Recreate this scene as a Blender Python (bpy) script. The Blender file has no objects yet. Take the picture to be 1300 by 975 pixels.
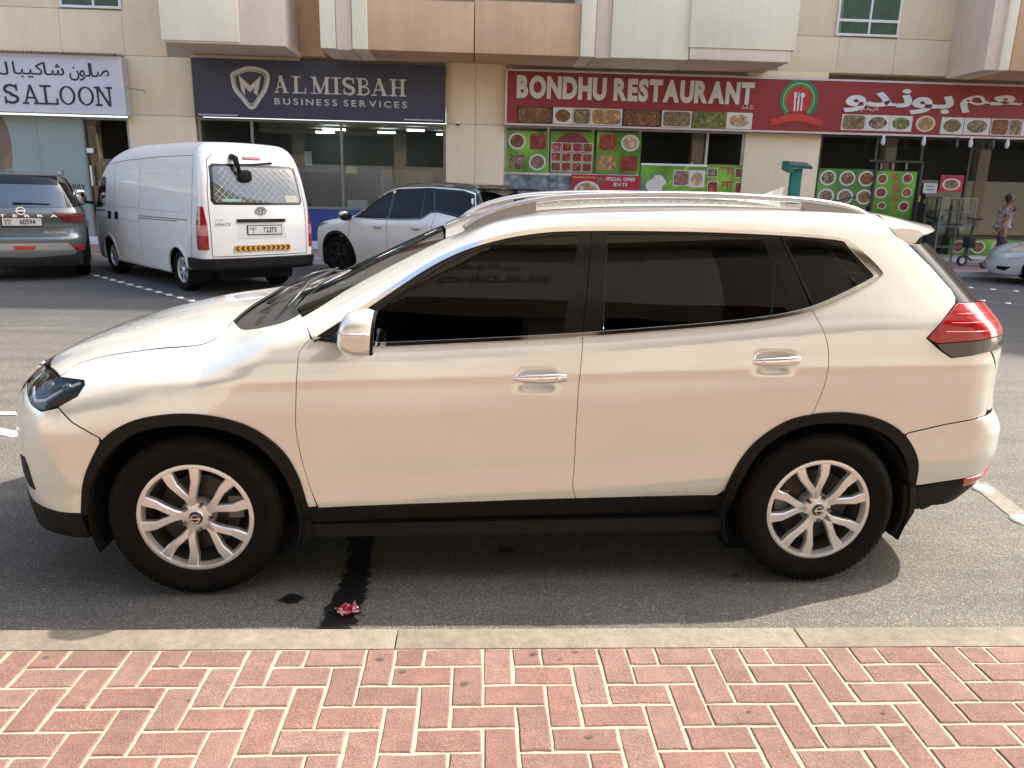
import bpy, bmesh, math, random
import numpy as np
from mathutils import Vector, Matrix
from mathutils.geometry import delaunay_2d_cdt
random.seed(7)
SC = bpy.context.scene
COL = SC.collection
R = math.radians

# ------------------------------------------------------------------ camera
CAM = np.array([3.1405, -2.3896, 1.7127]); YAW, PITCH, ROLL, FPX = 0.0485, 0.2540, 0.0243, 949.47
cam = bpy.data.cameras.new('camera'); camo = bpy.data.objects.new('camera', cam); COL.objects.link(camo)
cam.sensor_width = 36.0; cam.lens = 36.0 * FPX / 1300.0; cam.clip_end = 900; cam.clip_start = 0.05
_f = np.array([math.sin(YAW), math.cos(YAW), 0]); _r = np.array([math.cos(YAW), -math.sin(YAW), 0]); _u = np.array([0, 0, 1.])
_f2 = _f * math.cos(PITCH) - _u * math.sin(PITCH); _u2 = _u * math.cos(PITCH) + _f * math.sin(PITCH)
_r3 = _r * math.cos(ROLL) + _u2 * math.sin(ROLL); _u3 = _u2 * math.cos(ROLL) - _r * math.sin(ROLL)
camo.matrix_world = Matrix([[_r3[0], _u3[0], -_f2[0], CAM[0]], [_r3[1], _u3[1], -_f2[1], CAM[1]], [_r3[2], _u3[2], -_f2[2], CAM[2]], [0, 0, 0, 1]])
SC.camera = camo

def survey(u, v, Y=None, z=None):
    """world point on the vertical plane Y (or the level z) that was measured at photo position u, v"""
    d = _f2 + _r3 * (u - 650) / FPX - _u3 * (v - 487.5) / FPX
    t = (Y - CAM[1]) / d[1] if Y is not None else (z - CAM[2]) / d[2]
    return CAM + d * t

# ------------------------------------------------------------------ light
SUNV = Vector((0.93, 0.30, 1.0)).normalized()          # towards the sun
w = bpy.data.worlds.new('World'); SC.world = w; w.use_nodes = True
nt = w.node_tree; sky = nt.nodes.new('ShaderNodeTexSky'); sky.sky_type = 'NISHITA'; sky.sun_disc = False
sky.sun_elevation = math.asin(SUNV.z); sky.sun_rotation = math.atan2(SUNV.x, SUNV.y)
sky.dust_density = 3.5; sky.air_density = 1.0; sky.ozone_density = 1.0
nt.links.new(sky.outputs[0], nt.nodes['Background'].inputs[0]); nt.nodes['Background'].inputs[1].default_value = 0.15
sun = bpy.data.lights.new('sun', 'SUN'); sun.energy = 2.6; sun.angle = R(0.5); sun.color = (1.0, .92, .80)
suno = bpy.data.objects.new('sun', sun); COL.objects.link(suno); suno.rotation_euler = SUNV.to_track_quat('Z', 'Y').to_euler(); suno.location = (0, 0, 40)
SC.view_settings.view_transform = 'Standard'; SC.view_settings.look = 'None'; SC.view_settings.exposure = 1.98; SC.view_settings.gamma = 1
SC.cycles.max_bounces = 8; SC.cycles.transparent_max_bounces = 12
# ------------------------------------------------------------------ materials
MATS = {}
def mat(name, col=(.5, .5, .5), rough=.5, metal=0., coat=0., coatr=.03, noise=None, bump=None, emit=None, spec=.5, alpha=None, vor=None, world=False, rnd=0., streak=0.):
    """noise=(scale, amount[, detail]) brightness variation; bump=(scale, strength, distance)"""
    if name in MATS: return MATS[name]
    m = bpy.data.materials.new(name); m.use_nodes = True; n = m.node_tree; b = n.nodes['Principled BSDF']
    b.inputs['Base Color'].default_value = (*col, 1); b.inputs['Roughness'].default_value = rough; b.inputs['Metallic'].default_value = metal
    b.inputs['Coat Weight'].default_value = coat; b.inputs['Coat Roughness'].default_value = coatr; b.inputs['Specular IOR Level'].default_value = spec
    if emit: b.inputs['Emission Color'].default_value = (*emit[0], 1); b.inputs['Emission Strength'].default_value = emit[1]
    tc = n.nodes.new('ShaderNodeTexCoord'); CO = n.nodes.new('ShaderNodeNewGeometry').outputs['Position'] if world else tc.outputs['Object']
    if noise:
        out = None
        lst = noise if isinstance(noise, list) else [noise]
        mul = None
        for q in lst:
            t = n.nodes.new('ShaderNodeTexNoise'); t.inputs['Scale'].default_value = q[0]; t.inputs['Detail'].default_value = q[2] if len(q) > 2 else 4; t.inputs['Roughness'].default_value = .62
            n.links.new(CO, t.inputs['Vector'])
            mr = n.nodes.new('ShaderNodeMapRange'); mr.inputs[1].default_value = .25; mr.inputs[2].default_value = .75; mr.inputs[3].default_value = 1 - q[1]; mr.inputs[4].default_value = 1 + q[1]
            n.links.new(t.outputs[0], mr.inputs[0])
            if mul is None: mul = mr.outputs[0]
            else:
                k = n.nodes.new('ShaderNodeMath'); k.operation = 'MULTIPLY'; n.links.new(mul, k.inputs[0]); n.links.new(mr.outputs[0], k.inputs[1]); mul = k.outputs[0]
        if streak:
            mp = n.nodes.new('ShaderNodeMapping'); mp.inputs['Scale'].default_value = (3.2, 3.2, .22); n.links.new(CO, mp.inputs[0]); t = n.nodes.new('ShaderNodeTexNoise'); t.inputs['Scale'].default_value = 1.6; t.inputs['Detail'].default_value = 7; n.links.new(mp.outputs[0], t.inputs['Vector'])
            mr = n.nodes.new('ShaderNodeMapRange'); mr.inputs[1].default_value = .38; mr.inputs[2].default_value = .62; mr.inputs[3].default_value = 1 - streak; mr.inputs[4].default_value = 1 + streak * .4; n.links.new(t.outputs[0], mr.inputs[0]); k = n.nodes.new('ShaderNodeMath'); k.operation = 'MULTIPLY'; n.links.new(mul, k.inputs[0]); n.links.new(mr.outputs[0], k.inputs[1]); mul = k.outputs[0]
        if rnd:
            oi = n.nodes.new('ShaderNodeObjectInfo'); mr = n.nodes.new('ShaderNodeMapRange'); mr.inputs[3].default_value = 1 - rnd; mr.inputs[4].default_value = 1 + rnd; n.links.new(oi.outputs['Random'], mr.inputs[0]); k = n.nodes.new('ShaderNodeMath'); k.operation = 'MULTIPLY'; n.links.new(mul, k.inputs[0]); n.links.new(mr.outputs[0], k.inputs[1]); mul = k.outputs[0]
        vm = n.nodes.new('ShaderNodeVectorMath'); vm.operation = 'SCALE'; vm.inputs[0].default_value = col; n.links.new(mul, vm.inputs['Scale'])
        n.links.new(vm.outputs[0], b.inputs['Base Color'])
    if bump:
        t = n.nodes.new('ShaderNodeTexNoise'); t.inputs['Scale'].default_value = bump[0]; t.inputs['Detail'].default_value = 3
        n.links.new(CO, t.inputs['Vector'])
        bp = n.nodes.new('ShaderNodeBump'); bp.inputs['Strength'].default_value = bump[1]; bp.inputs['Distance'].default_value = bump[2]
        n.links.new(t.outputs[0], bp.inputs['Height']); n.links.new(bp.outputs[0], b.inputs['Normal'])
    MATS[name] = m
    return m

def glass(name, tint, refl=1.0, rough=0.0, ior=1.5):
    """thin pane: clear tint under a fresnel reflection"""
    if name in MATS: return MATS[name]
    m = bpy.data.materials.new(name); m.use_nodes = True; n = m.node_tree; n.nodes.remove(n.nodes['Principled BSDF']); out = n.nodes['Material Output']
    tr = n.nodes.new('ShaderNodeBsdfTransparent'); tr.inputs[0].default_value = (*tint, 1)
    gl = n.nodes.new('ShaderNodeBsdfGlossy'); gl.inputs['Roughness'].default_value = rough; gl.inputs[0].default_value = (refl, refl, refl, 1)
    fr = n.nodes.new('ShaderNodeFresnel'); fr.inputs[0].default_value = ior
    # both faces of a thin pane reflect the same whichever side is hit
    mx = n.nodes.new('ShaderNodeMixShader')
    geo = n.nodes.new('ShaderNodeNewGeometry'); iv = n.nodes.new('ShaderNodeMath'); iv.operation = 'MULTIPLY_ADD'
    iv.inputs[1].default_value = (1 / ior - ior); iv.inputs[2].default_value = ior; n.links.new(geo.outputs['Backfacing'], iv.inputs[0]); n.links.new(iv.outputs[0], fr.inputs[0])
    n.links.new(fr.outputs[0], mx.inputs[0]); n.links.new(tr.outputs[0], mx.inputs[1]); n.links.new(gl.outputs[0], mx.inputs[2]); n.links.new(mx.outputs[0], out.inputs[0])
    MATS[name] = m
    return m

def food(name, cols, scale=9, rough=.45, back=None):
    """printed picture of a dish: patches of a few colours"""
    if name in MATS: return MATS[name]
    m = bpy.data.materials.new(name); m.use_nodes = True; n = m.node_tree; b = n.nodes['Principled BSDF']; b.inputs['Roughness'].default_value = rough
    tc = n.nodes.new('ShaderNodeTexCoord'); v = n.nodes.new('ShaderNodeTexVoronoi'); v.inputs['Scale'].default_value = scale
    ns = n.nodes.new('ShaderNodeTexNoise'); ns.inputs['Scale'].default_value = scale * .8; ns.inputs['Detail'].default_value = 5
    ad = n.nodes.new('ShaderNodeVectorMath'); ad.operation = 'MULTIPLY_ADD'; ad.inputs[1].default_value = (.25, .25, .25)
    n.links.new(tc.outputs['Object'], ns.inputs['Vector']); n.links.new(ns.outputs['Color'], ad.inputs[0]); n.links.new(tc.outputs['Object'], ad.inputs[2]); oi = n.nodes.new('ShaderNodeObjectInfo'); a2 = n.nodes.new('ShaderNodeVectorMath'); a2.operation = 'MULTIPLY_ADD'; n.links.new(oi.outputs['Random'], a2.inputs[0]); a2.inputs[1].default_value = (40, 40, 40); n.links.new(ad.outputs[0], a2.inputs[2]); n.links.new(a2.outputs[0], v.inputs['Vector'])
    sp = n.nodes.new('ShaderNodeSeparateColor'); n.links.new(v.outputs['Color'], sp.inputs[0])
    cr = n.nodes.new('ShaderNodeValToRGB'); cr.color_ramp.interpolation = 'LINEAR'
    e = cr.color_ramp.elements
    while len(e) < len(cols): e.new(.5)
    for i, c in enumerate(cols): e[i].position = (i + .5) / len(cols); e[i].color = (*c, 1)
    n.links.new(sp.outputs[0], cr.inputs[0])
    mx = n.nodes.new('ShaderNodeMix'); mx.data_type = 'RGBA'; mx.blend_type = 'MULTIPLY'; mx.inputs[0].default_value = .8
    dm = n.nodes.new('ShaderNodeMapRange'); dm.inputs[1].default_value = .0; dm.inputs[2].default_value = .55; dm.inputs[3].default_value = 1.25; dm.inputs[4].default_value = .45
    n.links.new(v.outputs['Distance'], dm.inputs[0]); n.links.new(cr.outputs[0], mx.inputs[6]); n.links.new(dm.outputs[0], mx.inputs[7]); n.links.new(mx.outputs[2], b.inputs['Base Color'])
    MATS[name] = m
    return m

# ------------------------------------------------------------------ object helpers
def tag(o, label=None, cat=None, group=None, kind=None):
    if label: o['label'] = label
    if cat: o['category'] = cat
    if group: o['group'] = group
    if kind: o['kind'] = kind
    return o
def empty(name, loc=(0, 0, 0), rz=0, parent=None):
    o = bpy.data.objects.new(name, None); COL.objects.link(o); o.location = loc; o.rotation_euler = (0, 0, rz); o.empty_display_size = .1
    if parent: o.parent = parent
    return o
def link(name, me, m, parent=None, loc=None, rot=None):
    if m is not None and not me.materials: me.materials.append(m)
    o = bpy.data.objects.new(name, me); COL.objects.link(o)
    if parent is not None: o.parent = parent
    if loc is not None: o.location = loc
    if rot is not None: o.rotation_euler = rot
    return o
def copy_tree(o, parent=None):
    c = o.copy(); COL.objects.link(c); c.parent = parent
    for ch in list(o.children): copy_tree(ch, c)
    return c
class MB:
    """collects vertices and faces of one mesh"""
    def __init__(s): s.v = []; s.f = []
    def add(s, v, f): k = len(s.v); s.v += [tuple(map(float, q)) for q in v]; s.f += [tuple(i + k for i in q) for q in f]; return s
    def box(s, a, b, M=None):
        x0, y0, z0 = a; x1, y1, z1 = b
        v = [(x0, y0, z0), (x1, y0, z0), (x1, y1, z0), (x0, y1, z0), (x0, y0, z1), (x1, y0, z1), (x1, y1, z1), (x0, y1, z1)]
        if M is not None: v = [M @ Vector(q) for q in v]
        return s.add(v, [(0, 3, 2, 1), (4, 5, 6, 7), (0, 1, 5, 4), (1, 2, 6, 5), (2, 3, 7, 6), (3, 0, 4, 7)])
    def cbox(s, c, d, M=None):
        return s.box((c[0] - d[0] / 2, c[1] - d[1] / 2, c[2] - d[2] / 2), (c[0] + d[0] / 2, c[1] + d[1] / 2, c[2] + d[2] / 2), M)
    def tube(s, pts, r, n=8, cap=True, flat=1.0):
        pts = [Vector(q) for q in pts]; rs = r if isinstance(r, (list, tuple)) else [r] * len(pts); rings = []
        up0 = Vector((0, 0, 1))
        for i, q in enumerate(pts):
            d = (pts[min(i + 1, len(pts) - 1)] - pts[max(i - 1, 0)]).normalized()
            u = up0 if abs(d.z) < .95 else Vector((1, 0, 0)); a = d.cross(u).normalized(); b = a.cross(d)
            rings.append([q + a * math.cos(2 * math.pi * k / n) * rs[i] + b * math.sin(2 * math.pi * k / n) * rs[i] * flat for k in range(n)])
        v = [q for g in rings for q in g]; f = []
        for i in range(len(pts) - 1):
            for k in range(n): f.append((i * n + k, i * n + (k + 1) % n, (i + 1) * n + (k + 1) % n, (i + 1) * n + k))
        if cap: f.append(tuple(range(n))[::-1]); f.append(tuple((len(pts) - 1) * n + k for k in range(n)))
        return s.add(v, f)
    def lathe(s, prof, n=48, axis='y', c=(0, 0, 0)):
        """prof: (radius, position along the axis)"""
        v = []
        for r, h in prof:
            for k in range(n):
                a = 2 * math.pi * k / n; p = (r * math.cos(a), h, r * math.sin(a)) if axis == 'y' else ((h, r * math.cos(a), r * math.sin(a)) if axis == 'x' else (r * math.cos(a), r * math.sin(a), h))
                v.append((p[0] + c[0], p[1] + c[1], p[2] + c[2]))
        f = [(i * n + k, i * n + (k + 1) % n, (i + 1) * n + (k + 1) % n, (i + 1) * n + k) for i in range(len(prof) - 1) for k in range(n)]
        return s.add(v, f)
    def prism(s, poly, y0, y1, plane='xz'):
        """extrude a 2D outline between two planes"""
        n = len(poly)
        def P(q, d): return (q[0], d, q[1]) if plane == 'xz' else ((d, q[0], q[1]) if plane == 'yz' else (q[0], q[1], d))
        v = [P(q, y0) for q in poly] + [P(q, y1) for q in poly]
        return s.add(v, [tuple(range(n)), tuple(range(2 * n - 1, n - 1, -1))] + [(i, n + i, n + (i + 1) % n, (i + 1) % n) for i in range(n)])
    def ball(s, c, r, nu=16, nv=10, p=1.0):
        rx, ry, rz = (r, r, r) if not isinstance(r, (tuple, list)) else r
        sp = lambda t: math.copysign(abs(t) ** p, t); v = []; f = []
        for j in range(nv + 1):
            t = math.pi * j / nv - math.pi / 2
            for k in range(nu):
                a = 2 * math.pi * k / nu; v.append((c[0] + rx * sp(math.cos(t)) * sp(math.cos(a)), c[1] + ry * sp(math.cos(t)) * sp(math.sin(a)), c[2] + rz * sp(math.sin(t))))
        for j in range(nv):
            for k in range(nu): f.append((j * nu + k, j * nu + (k + 1) % nu, (j + 1) * nu + (k + 1) % nu, (j + 1) * nu + k))
        return s.add(v, f)
    def mesh(s, name='m', smooth=False, recalc=True, angle=None):
        me = bpy.data.meshes.new(name); me.from_pydata(s.v, [], s.f); me.validate()
        if recalc:
            bm = bmesh.new(); bm.from_mesh(me); bmesh.ops.remove_doubles(bm, verts=bm.verts, dist=1e-6); bmesh.ops.recalc_face_normals(bm, faces=bm.faces); bm.to_mesh(me); bm.free()
        if smooth or angle:
            me.shade_smooth()
            if angle: me.set_sharp_from_angle(angle=R(angle))
        me.update(); return me
    def build(s, name, m, parent=None, smooth=False, angle=None, loc=None, rot=None, bevel=0, recalc=True):
        me = s.mesh(name, smooth, recalc, angle)
        if bevel:
            bm = bmesh.new(); bm.from_mesh(me); bmesh.ops.bevel(bm, geom=[e for e in bm.edges if len(e.link_faces) == 2 and e.calc_face_angle(0) > .5], offset=bevel, segments=2, profile=.6, affect='EDGES'); bm.to_mesh(me); bm.free()
            me.shade_smooth(); me.set_sharp_from_angle(angle=R(50))
        return link(name, me, m, parent, loc, rot)
# ------------------------------------------------------------------ car body surfaces
def pchip(xs, ys):
    xs = np.array(xs, float); ys = np.array(ys, float); h = np.diff(xs); d = np.diff(ys) / h
    m = np.zeros(len(xs)); m[0] = d[0]; m[-1] = d[-1]
    for i in range(1, len(xs) - 1):
        if d[i - 1] * d[i] > 0:
            w1 = 2 * h[i] + h[i - 1]; w2 = h[i] + 2 * h[i - 1]; m[i] = (w1 + w2) / (w1 / d[i - 1] + w2 / d[i])
    def f(x):
        x = np.asarray(x, float); xc = np.clip(x, xs[0], xs[-1])
        i = np.clip(np.searchsorted(xs, xc, side='right') - 1, 0, len(xs) - 2)
        t = (xc - xs[i]) / h[i]; t2 = t * t; t3 = t2 * t
        v = (2 * t3 - 3 * t2 + 1) * ys[i] + (t3 - 2 * t2 + t) * h[i] * m[i] + (-2 * t3 + 3 * t2) * ys[i + 1] + (t3 - t2) * h[i] * m[i + 1]
        return v + np.where(x < xs[0], (x - xs[0]) * m[0], 0) + np.where(x > xs[-1], (x - xs[-1]) * m[-1], 0)
    return f
def smax(a, b, k):
    h = np.maximum(k - np.abs(a - b), 0) / k
    return np.maximum(a, b) + h * h * k * .25
def solve(f, O, D, tmax, n=60):
    O = np.asarray(O, float); D = np.broadcast_to(np.asarray(D, float), O.shape)
    N = len(O); lo = np.zeros(N); hi = np.zeros(N); best = np.full(N, 1e9); bt = np.zeros(N); done = np.zeros(N, bool)
    for t in np.linspace(0, tmax, n):
        P = O + D * t; v = f(P[:, 0], P[:, 1], P[:, 2])
        new = (~done) & (v <= 0); hi[new] = t; lo[new] = max(t - tmax / (n - 1), 0); done |= new
        b = (v < best) & ~done; best[b] = v[b]; bt[b] = t
    miss = ~done; hi[miss] = bt[miss]; lo[miss] = bt[miss]
    for _ in range(26):
        m = .5 * (lo + hi); P = O + D * m[:, None]; v = f(P[:, 0], P[:, 1], P[:, 2]); ins = v <= 0
        hi = np.where(ins, m, hi); lo = np.where(ins, lo, m)
    return O + D * (.5 * (lo + hi))[:, None]
def grad(f, P, e=.004):
    x, y, z = P[:, 0], P[:, 1], P[:, 2]
    g = np.stack([f(x + e, y, z) - f(x - e, y, z), f(x, y + e, z) - f(x, y - e, z), f(x, y, z + e) - f(x, y, z - e)], 1)
    return g / np.maximum(np.linalg.norm(g, axis=1, keepdims=True), 1e-9)

# charts: how a flat outline is laid on the body
def ch_side(s): return (lambda q: (np.stack([q[:, 0], np.full(len(q), s * 1.5), q[:, 1]], 1), np.array([0, -s, 0.]), 1.5), lambda P: (P[0], P[2]))
def ch_top(): return (lambda q: (np.stack([q[:, 0], q[:, 1], np.full(len(q), 3.0)], 1), np.array([0, 0, -1.]), 2.9), lambda P: (P[0], P[1]))
def ch_end(x, s): return (lambda q: (np.stack([np.full(len(q), x), q[:, 0], q[:, 1]], 1), np.array([s, 0, 0.]), 1.6), lambda P: (P[1], P[2]))
def ch_cyl(xc, mid, rad=.9):
    def ray(q):
        a = mid + q[:, 0] / rad; d = np.stack([np.cos(a), np.sin(a), np.zeros(len(q))], 1)
        return np.stack([xc + 2.2 * d[:, 0], 2.2 * d[:, 1], q[:, 1]], 1), -d, 2.1
    def par(P):
        a = math.atan2(P[1], P[0] - xc) - mid
        while a > math.pi: a -= 2 * math.pi
        while a < -math.pi: a += 2 * math.pi
        return (a * rad, P[2])
    return (ray, par)

def densify(loop, h, closed=True):
    out = []
    n = len(loop)
    for i in range(n if closed else n - 1):
        a = np.array(loop[i], float); b = np.array(loop[(i + 1) % n], float); k = max(1, int(np.ceil(np.linalg.norm(b - a) / h)))
        for j in range(k): out.append(a + (b - a) * j / k)
    if not closed: out.append(np.array(loop[-1], float))
    return np.array(out)
def curve(pts, h=.03, closed=False):
    """smooth polyline through points of any dimension (centripetal Catmull-Rom)"""
    P = [np.array(q, float) for q in pts]
    if len(P) < 3: return [tuple(q) for q in densify(P, h, False)]
    out = []
    n = len(P)
    for i in range(n if closed else n - 1):
        if closed: p0, p1, p2, p3 = P[i - 1], P[i], P[(i + 1) % n], P[(i + 2) % n]
        else:
            p1, p2 = P[i], P[i + 1]; p0 = P[i - 1] if i else 2 * p1 - p2; p3 = P[i + 2] if i + 2 < n else 2 * p2 - p1
        t0 = 0; t1 = t0 + max(np.linalg.norm(p1 - p0), 1e-6) ** .5; t2 = t1 + max(np.linalg.norm(p2 - p1), 1e-6) ** .5; t3 = t2 + max(np.linalg.norm(p3 - p2), 1e-6) ** .5
        k = max(1, int(np.ceil(np.linalg.norm(p2 - p1) / h)))
        for j in range(k):
            t = t1 + (t2 - t1) * j / k
            A1 = (t1 - t) / (t1 - t0) * p0 + (t - t0) / (t1 - t0) * p1; A2 = (t2 - t) / (t2 - t1) * p1 + (t - t1) / (t2 - t1) * p2; A3 = (t3 - t) / (t3 - t2) * p2 + (t - t2) / (t3 - t2) * p3
            B1 = (t2 - t) / (t2 - t0) * A1 + (t - t0) / (t2 - t0) * A2; B2 = (t3 - t) / (t3 - t1) * A2 + (t - t1) / (t3 - t1) * A3
            out.append(tuple((t2 - t) / (t2 - t1) * B1 + (t - t1) / (t2 - t1) * B2))
    if not closed: out.append(tuple(P[-1]))
    return out
def inset_loop(L, d):
    n = len(L); A = .5 * sum(L[i][0] * L[(i + 1) % n][1] - L[(i + 1) % n][0] * L[i][1] for i in range(n)); s = 1 if A > 0 else -1
    out = []
    for i in range(n):
        a = L[(i + 1) % n] - L[i]; b = L[i] - L[i - 1]
        na = np.array([-a[1], a[0]]) / max(np.linalg.norm(a), 1e-9); nb = np.array([-b[1], b[0]]) / max(np.linalg.norm(b), 1e-9)
        m = na + nb; l = m @ m
        m = m * (2 / l if l > .35 else 2 / .35) / 1
        out.append(L[i] + s * m * d)
    return np.array(out)
def in_poly(q, L):
    x, y = q[:, 0], q[:, 1]; ins = np.zeros(len(q), bool); n = len(L)
    for i in range(n):
        x0, y0 = L[i]; x1, y1 = L[(i + 1) % n]
        if y0 == y1: continue
        c = ((y0 > y) != (y1 > y)) & (x < (x1 - x0) * (y - y0) / (y1 - y0) + x0); ins ^= c
    return ins
def seg_dist(q, L):
    d = np.full(len(q), 1e9); n = len(L)
    for i in range(n):
        a = L[i]; b = L[(i + 1) % n]; ab = b - a; t = np.clip(((q - a) @ ab) / max(ab @ ab, 1e-12), 0, 1); d = np.minimum(d, np.linalg.norm(q - (a + t[:, None] * ab), axis=1))
    return d
def patch(name, f, chart, loop, m, parent, h=.03, off=0., thick=.012, gap=.002, holes=(), p3=False, bh=None, extra=None, flip=False, edge_r=.0016, rimdark=None):
    if m is MATS.get('pearl_white_paint'): rimdark = MATS.get('cavity_black'); gap = max(gap, .0026)
    """one panel: outline (chart coordinates, or 3D points when p3) triangulated, laid on f=0, with folded edges"""
    ray, par = chart
    def prep(L, g):
        L = [par(q) for q in L] if p3 else L
        L = densify([np.array(q) for q in L], bh or h); 
        keep = [L[0]]
        for q in L[1:]:
            if np.linalg.norm(q - keep[-1]) > 1e-4: keep.append(q)
        if np.linalg.norm(keep[0] - keep[-1]) < 1e-4: keep.pop()
        return inset_loop(np.array(keep), g) if g else np.array(keep)
    L = prep(loop, gap); H = [prep(q, -gap) for q in holes]
    x0, y0 = L.min(0); x1, y1 = L.max(0)
    gx, gy = np.meshgrid(np.arange(x0 + h * .5, x1, h), np.arange(y0 + h * .5, y1, h * .87)); gx = gx + (np.arange(gx.shape[0]) % 2)[:, None] * h * .5
    G = np.stack([gx.ravel(), gy.ravel()], 1)
    ok = in_poly(G, L)
    for q in H: ok &= ~in_poly(G, q)
    G = G[ok]
    if len(G): 
        dd = seg_dist(G, L)
        for q in H: dd = np.minimum(dd, seg_dist(G, q))
        G = G[dd > h * .45]
    V = [Vector(q) for q in L]; E = [(i, (i + 1) % len(L)) for i in range(len(L))]
    for q in H:
        k = len(V); V += [Vector(t) for t in q]; E += [(k + i, k + (i + 1) % len(q)) for i in range(len(q))]
    nb = len(V); V += [Vector(q) for q in G]
    vo, eo, fo, ov, oe, of = delaunay_2d_cdt(V, E, [], 2 if not holes else 4, 1e-6)
    if holes:
        pass
    Q = np.array([tuple(q) for q in vo]); 
    cen = np.array([Q[list(t)].mean(0) for t in fo]); good = in_poly(cen, L)
    for q in H: good &= ~in_poly(cen, q)
    F = [t for t, g in zip(fo, good) if g]
    O, D, tm = ray(Q); P = solve(f, O, D, tm); N = grad(f, P)
    P = P + N * off
    # orient
    if F:
        a, b, c = (P[F[len(F) // 2][i]] for i in range(3)); n0 = np.cross(b - a, c - a)
        if (n0 @ N[F[len(F) // 2][0]] < 0): F = [tuple(reversed(t)) for t in F]
    # boundary edges of what is left
    cnt = {}
    for t in F:
        for i in range(len(t)):
            e = (t[i], t[(i + 1) % len(t)]); cnt[e] = 1
    B = [e for e in cnt if (e[1], e[0]) not in cnt]
    vs = [tuple(q) for q in P]; ns = [tuple(q) for q in N]; faces = [tuple(t) for t in F]
    if thick > 0 and B:
        out = {}
        for a, b in B:
            t = P[b] - P[a]; o_ = np.cross(t, N[a] + N[b]); l = np.linalg.norm(o_)
            if l > 1e-12: o_ = o_ / l
            for k in (a, b): out[k] = out.get(k, 0) + o_
        idx = {}
        for k, o_ in out.items():
            o_ = o_ / max(np.linalg.norm(o_), 1e-9); r1 = P[k] + o_ * edge_r - N[k] * edge_r; r2 = r1 - N[k] * thick
            idx[k] = len(vs); vs += [tuple(r1), tuple(r2)]; m1 = N[k] * .4 + o_; ns += [tuple(m1 / np.linalg.norm(m1)), tuple(o_)]
        for a, b in B: faces += [(b, a, idx[a], idx[b]), (idx[b], idx[a], idx[a] + 1, idx[b] + 1)]
    me = bpy.data.meshes.new(name); me.from_pydata(vs, [], faces); me.shade_smooth()
    if rimdark and thick > 0:  # inner edge folds coloured black so the panel gaps look shaded
        me.materials.append(m); me.materials.append(rimdark); k_ = len(F)
        for i in range(k_ + 1, len(faces), 2): me.polygons[i].material_index = 1
    nn = np.array(ns); me.normals_split_custom_set_from_vertices([tuple(q) for q in nn])
    if extra: extra(me)
    return link(name, me, m, parent)
def on(f, chart, q):
    O, D, tm = chart[0](np.array([q], float)); O = O[0]; D = np.array(D, float).reshape(-1, 3)[0]; lo, hi = 0., tm
    for lev in range(5):
        t = np.linspace(lo, hi, 120 if lev == 0 else 24); P = O + D * t[:, None]; v = f(P[:, 0], P[:, 1], P[:, 2]); k = np.nonzero(v <= 0)[0]
        k = int(k[0]) if len(k) else int(np.argmin(v)); lo, hi = t[max(k - 1, 0)], t[k]
    P = O + D * (.5 * (lo + hi)); return P, None
def shell(name, f, lo, hi, xa, xb, zc, m, parent, n=(90, 30, 26), cut=None):
    """closed body skin: a box of rays shot at a spine"""
    nx, ny, nz = n; V = []; F = []
    def face(U, W, P):
        k = len(V); u, w_ = len(U), len(W)
        for a in U:
            for b in W: V.append(P(a, b))
        for i in range(u - 1):
            for j in range(w_ - 1): F.append((k + i * w_ + j, k + (i + 1) * w_ + j, k + (i + 1) * w_ + j + 1, k + i * w_ + j + 1))
    X = np.linspace(lo[0], hi[0], nx); Y = np.linspace(lo[1], hi[1], ny); Z = np.linspace(lo[2], hi[2], nz)
    for x in (lo[0], hi[0]): face(Y, Z, lambda a, b: (x, a, b))
    for y in (lo[1], hi[1]): face(X, Z, lambda a, b: (a, y, b))
    for z in (lo[2], hi[2]): face(X, Y, lambda a, b: (a, b, z))
    O = np.array(V); T = np.stack([np.clip(O[:, 0], xa, xb), np.zeros(len(O)), np.full(len(O), zc)], 1)
    D = T - O; L = np.linalg.norm(D, axis=1, keepdims=True); P = O.copy()
    Dn = D / L
    # normalised march
    g = lambda s_: f((O + D * s_[:, None])[:, 0], (O + D * s_[:, None])[:, 1], (O + D * s_[:, None])[:, 2])
    lo_ = np.zeros(len(O)); hi_ = np.ones(len(O)); prev = np.zeros(len(O)); done = np.zeros(len(O), bool)
    for s_ in np.linspace(0, 1, 80):
        v = g(np.full(len(O), s_)); new = ~done & (v <= 0); hi_[new] = s_; lo_[new] = max(0, s_ - 1 / 79); done |= new
    for _ in range(24):
        mm = .5 * (lo_ + hi_); ins = g(mm) <= 0; hi_ = np.where(ins, mm, hi_); lo_ = np.where(ins, lo_, mm)
    P = O + D * lo_[:, None]; N = grad(f, P)
    fs = []
    for t in F:
        c = P[list(t)].mean(0)
        if cut is not None and cut(c): continue
        a, b, c_ = P[t[0]], P[t[1]], P[t[2]]; n0 = np.cross(b - a, c_ - a)
        fs.append(t if n0 @ N[t[0]] >= 0 else tuple(reversed(t)))
    me = bpy.data.meshes.new(name); me.from_pydata([tuple(q) for q in P], [], fs); me.shade_smooth(); me.normals_split_custom_set_from_vertices([tuple(q) for q in N])
    return link(name, me, m, parent)
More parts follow.
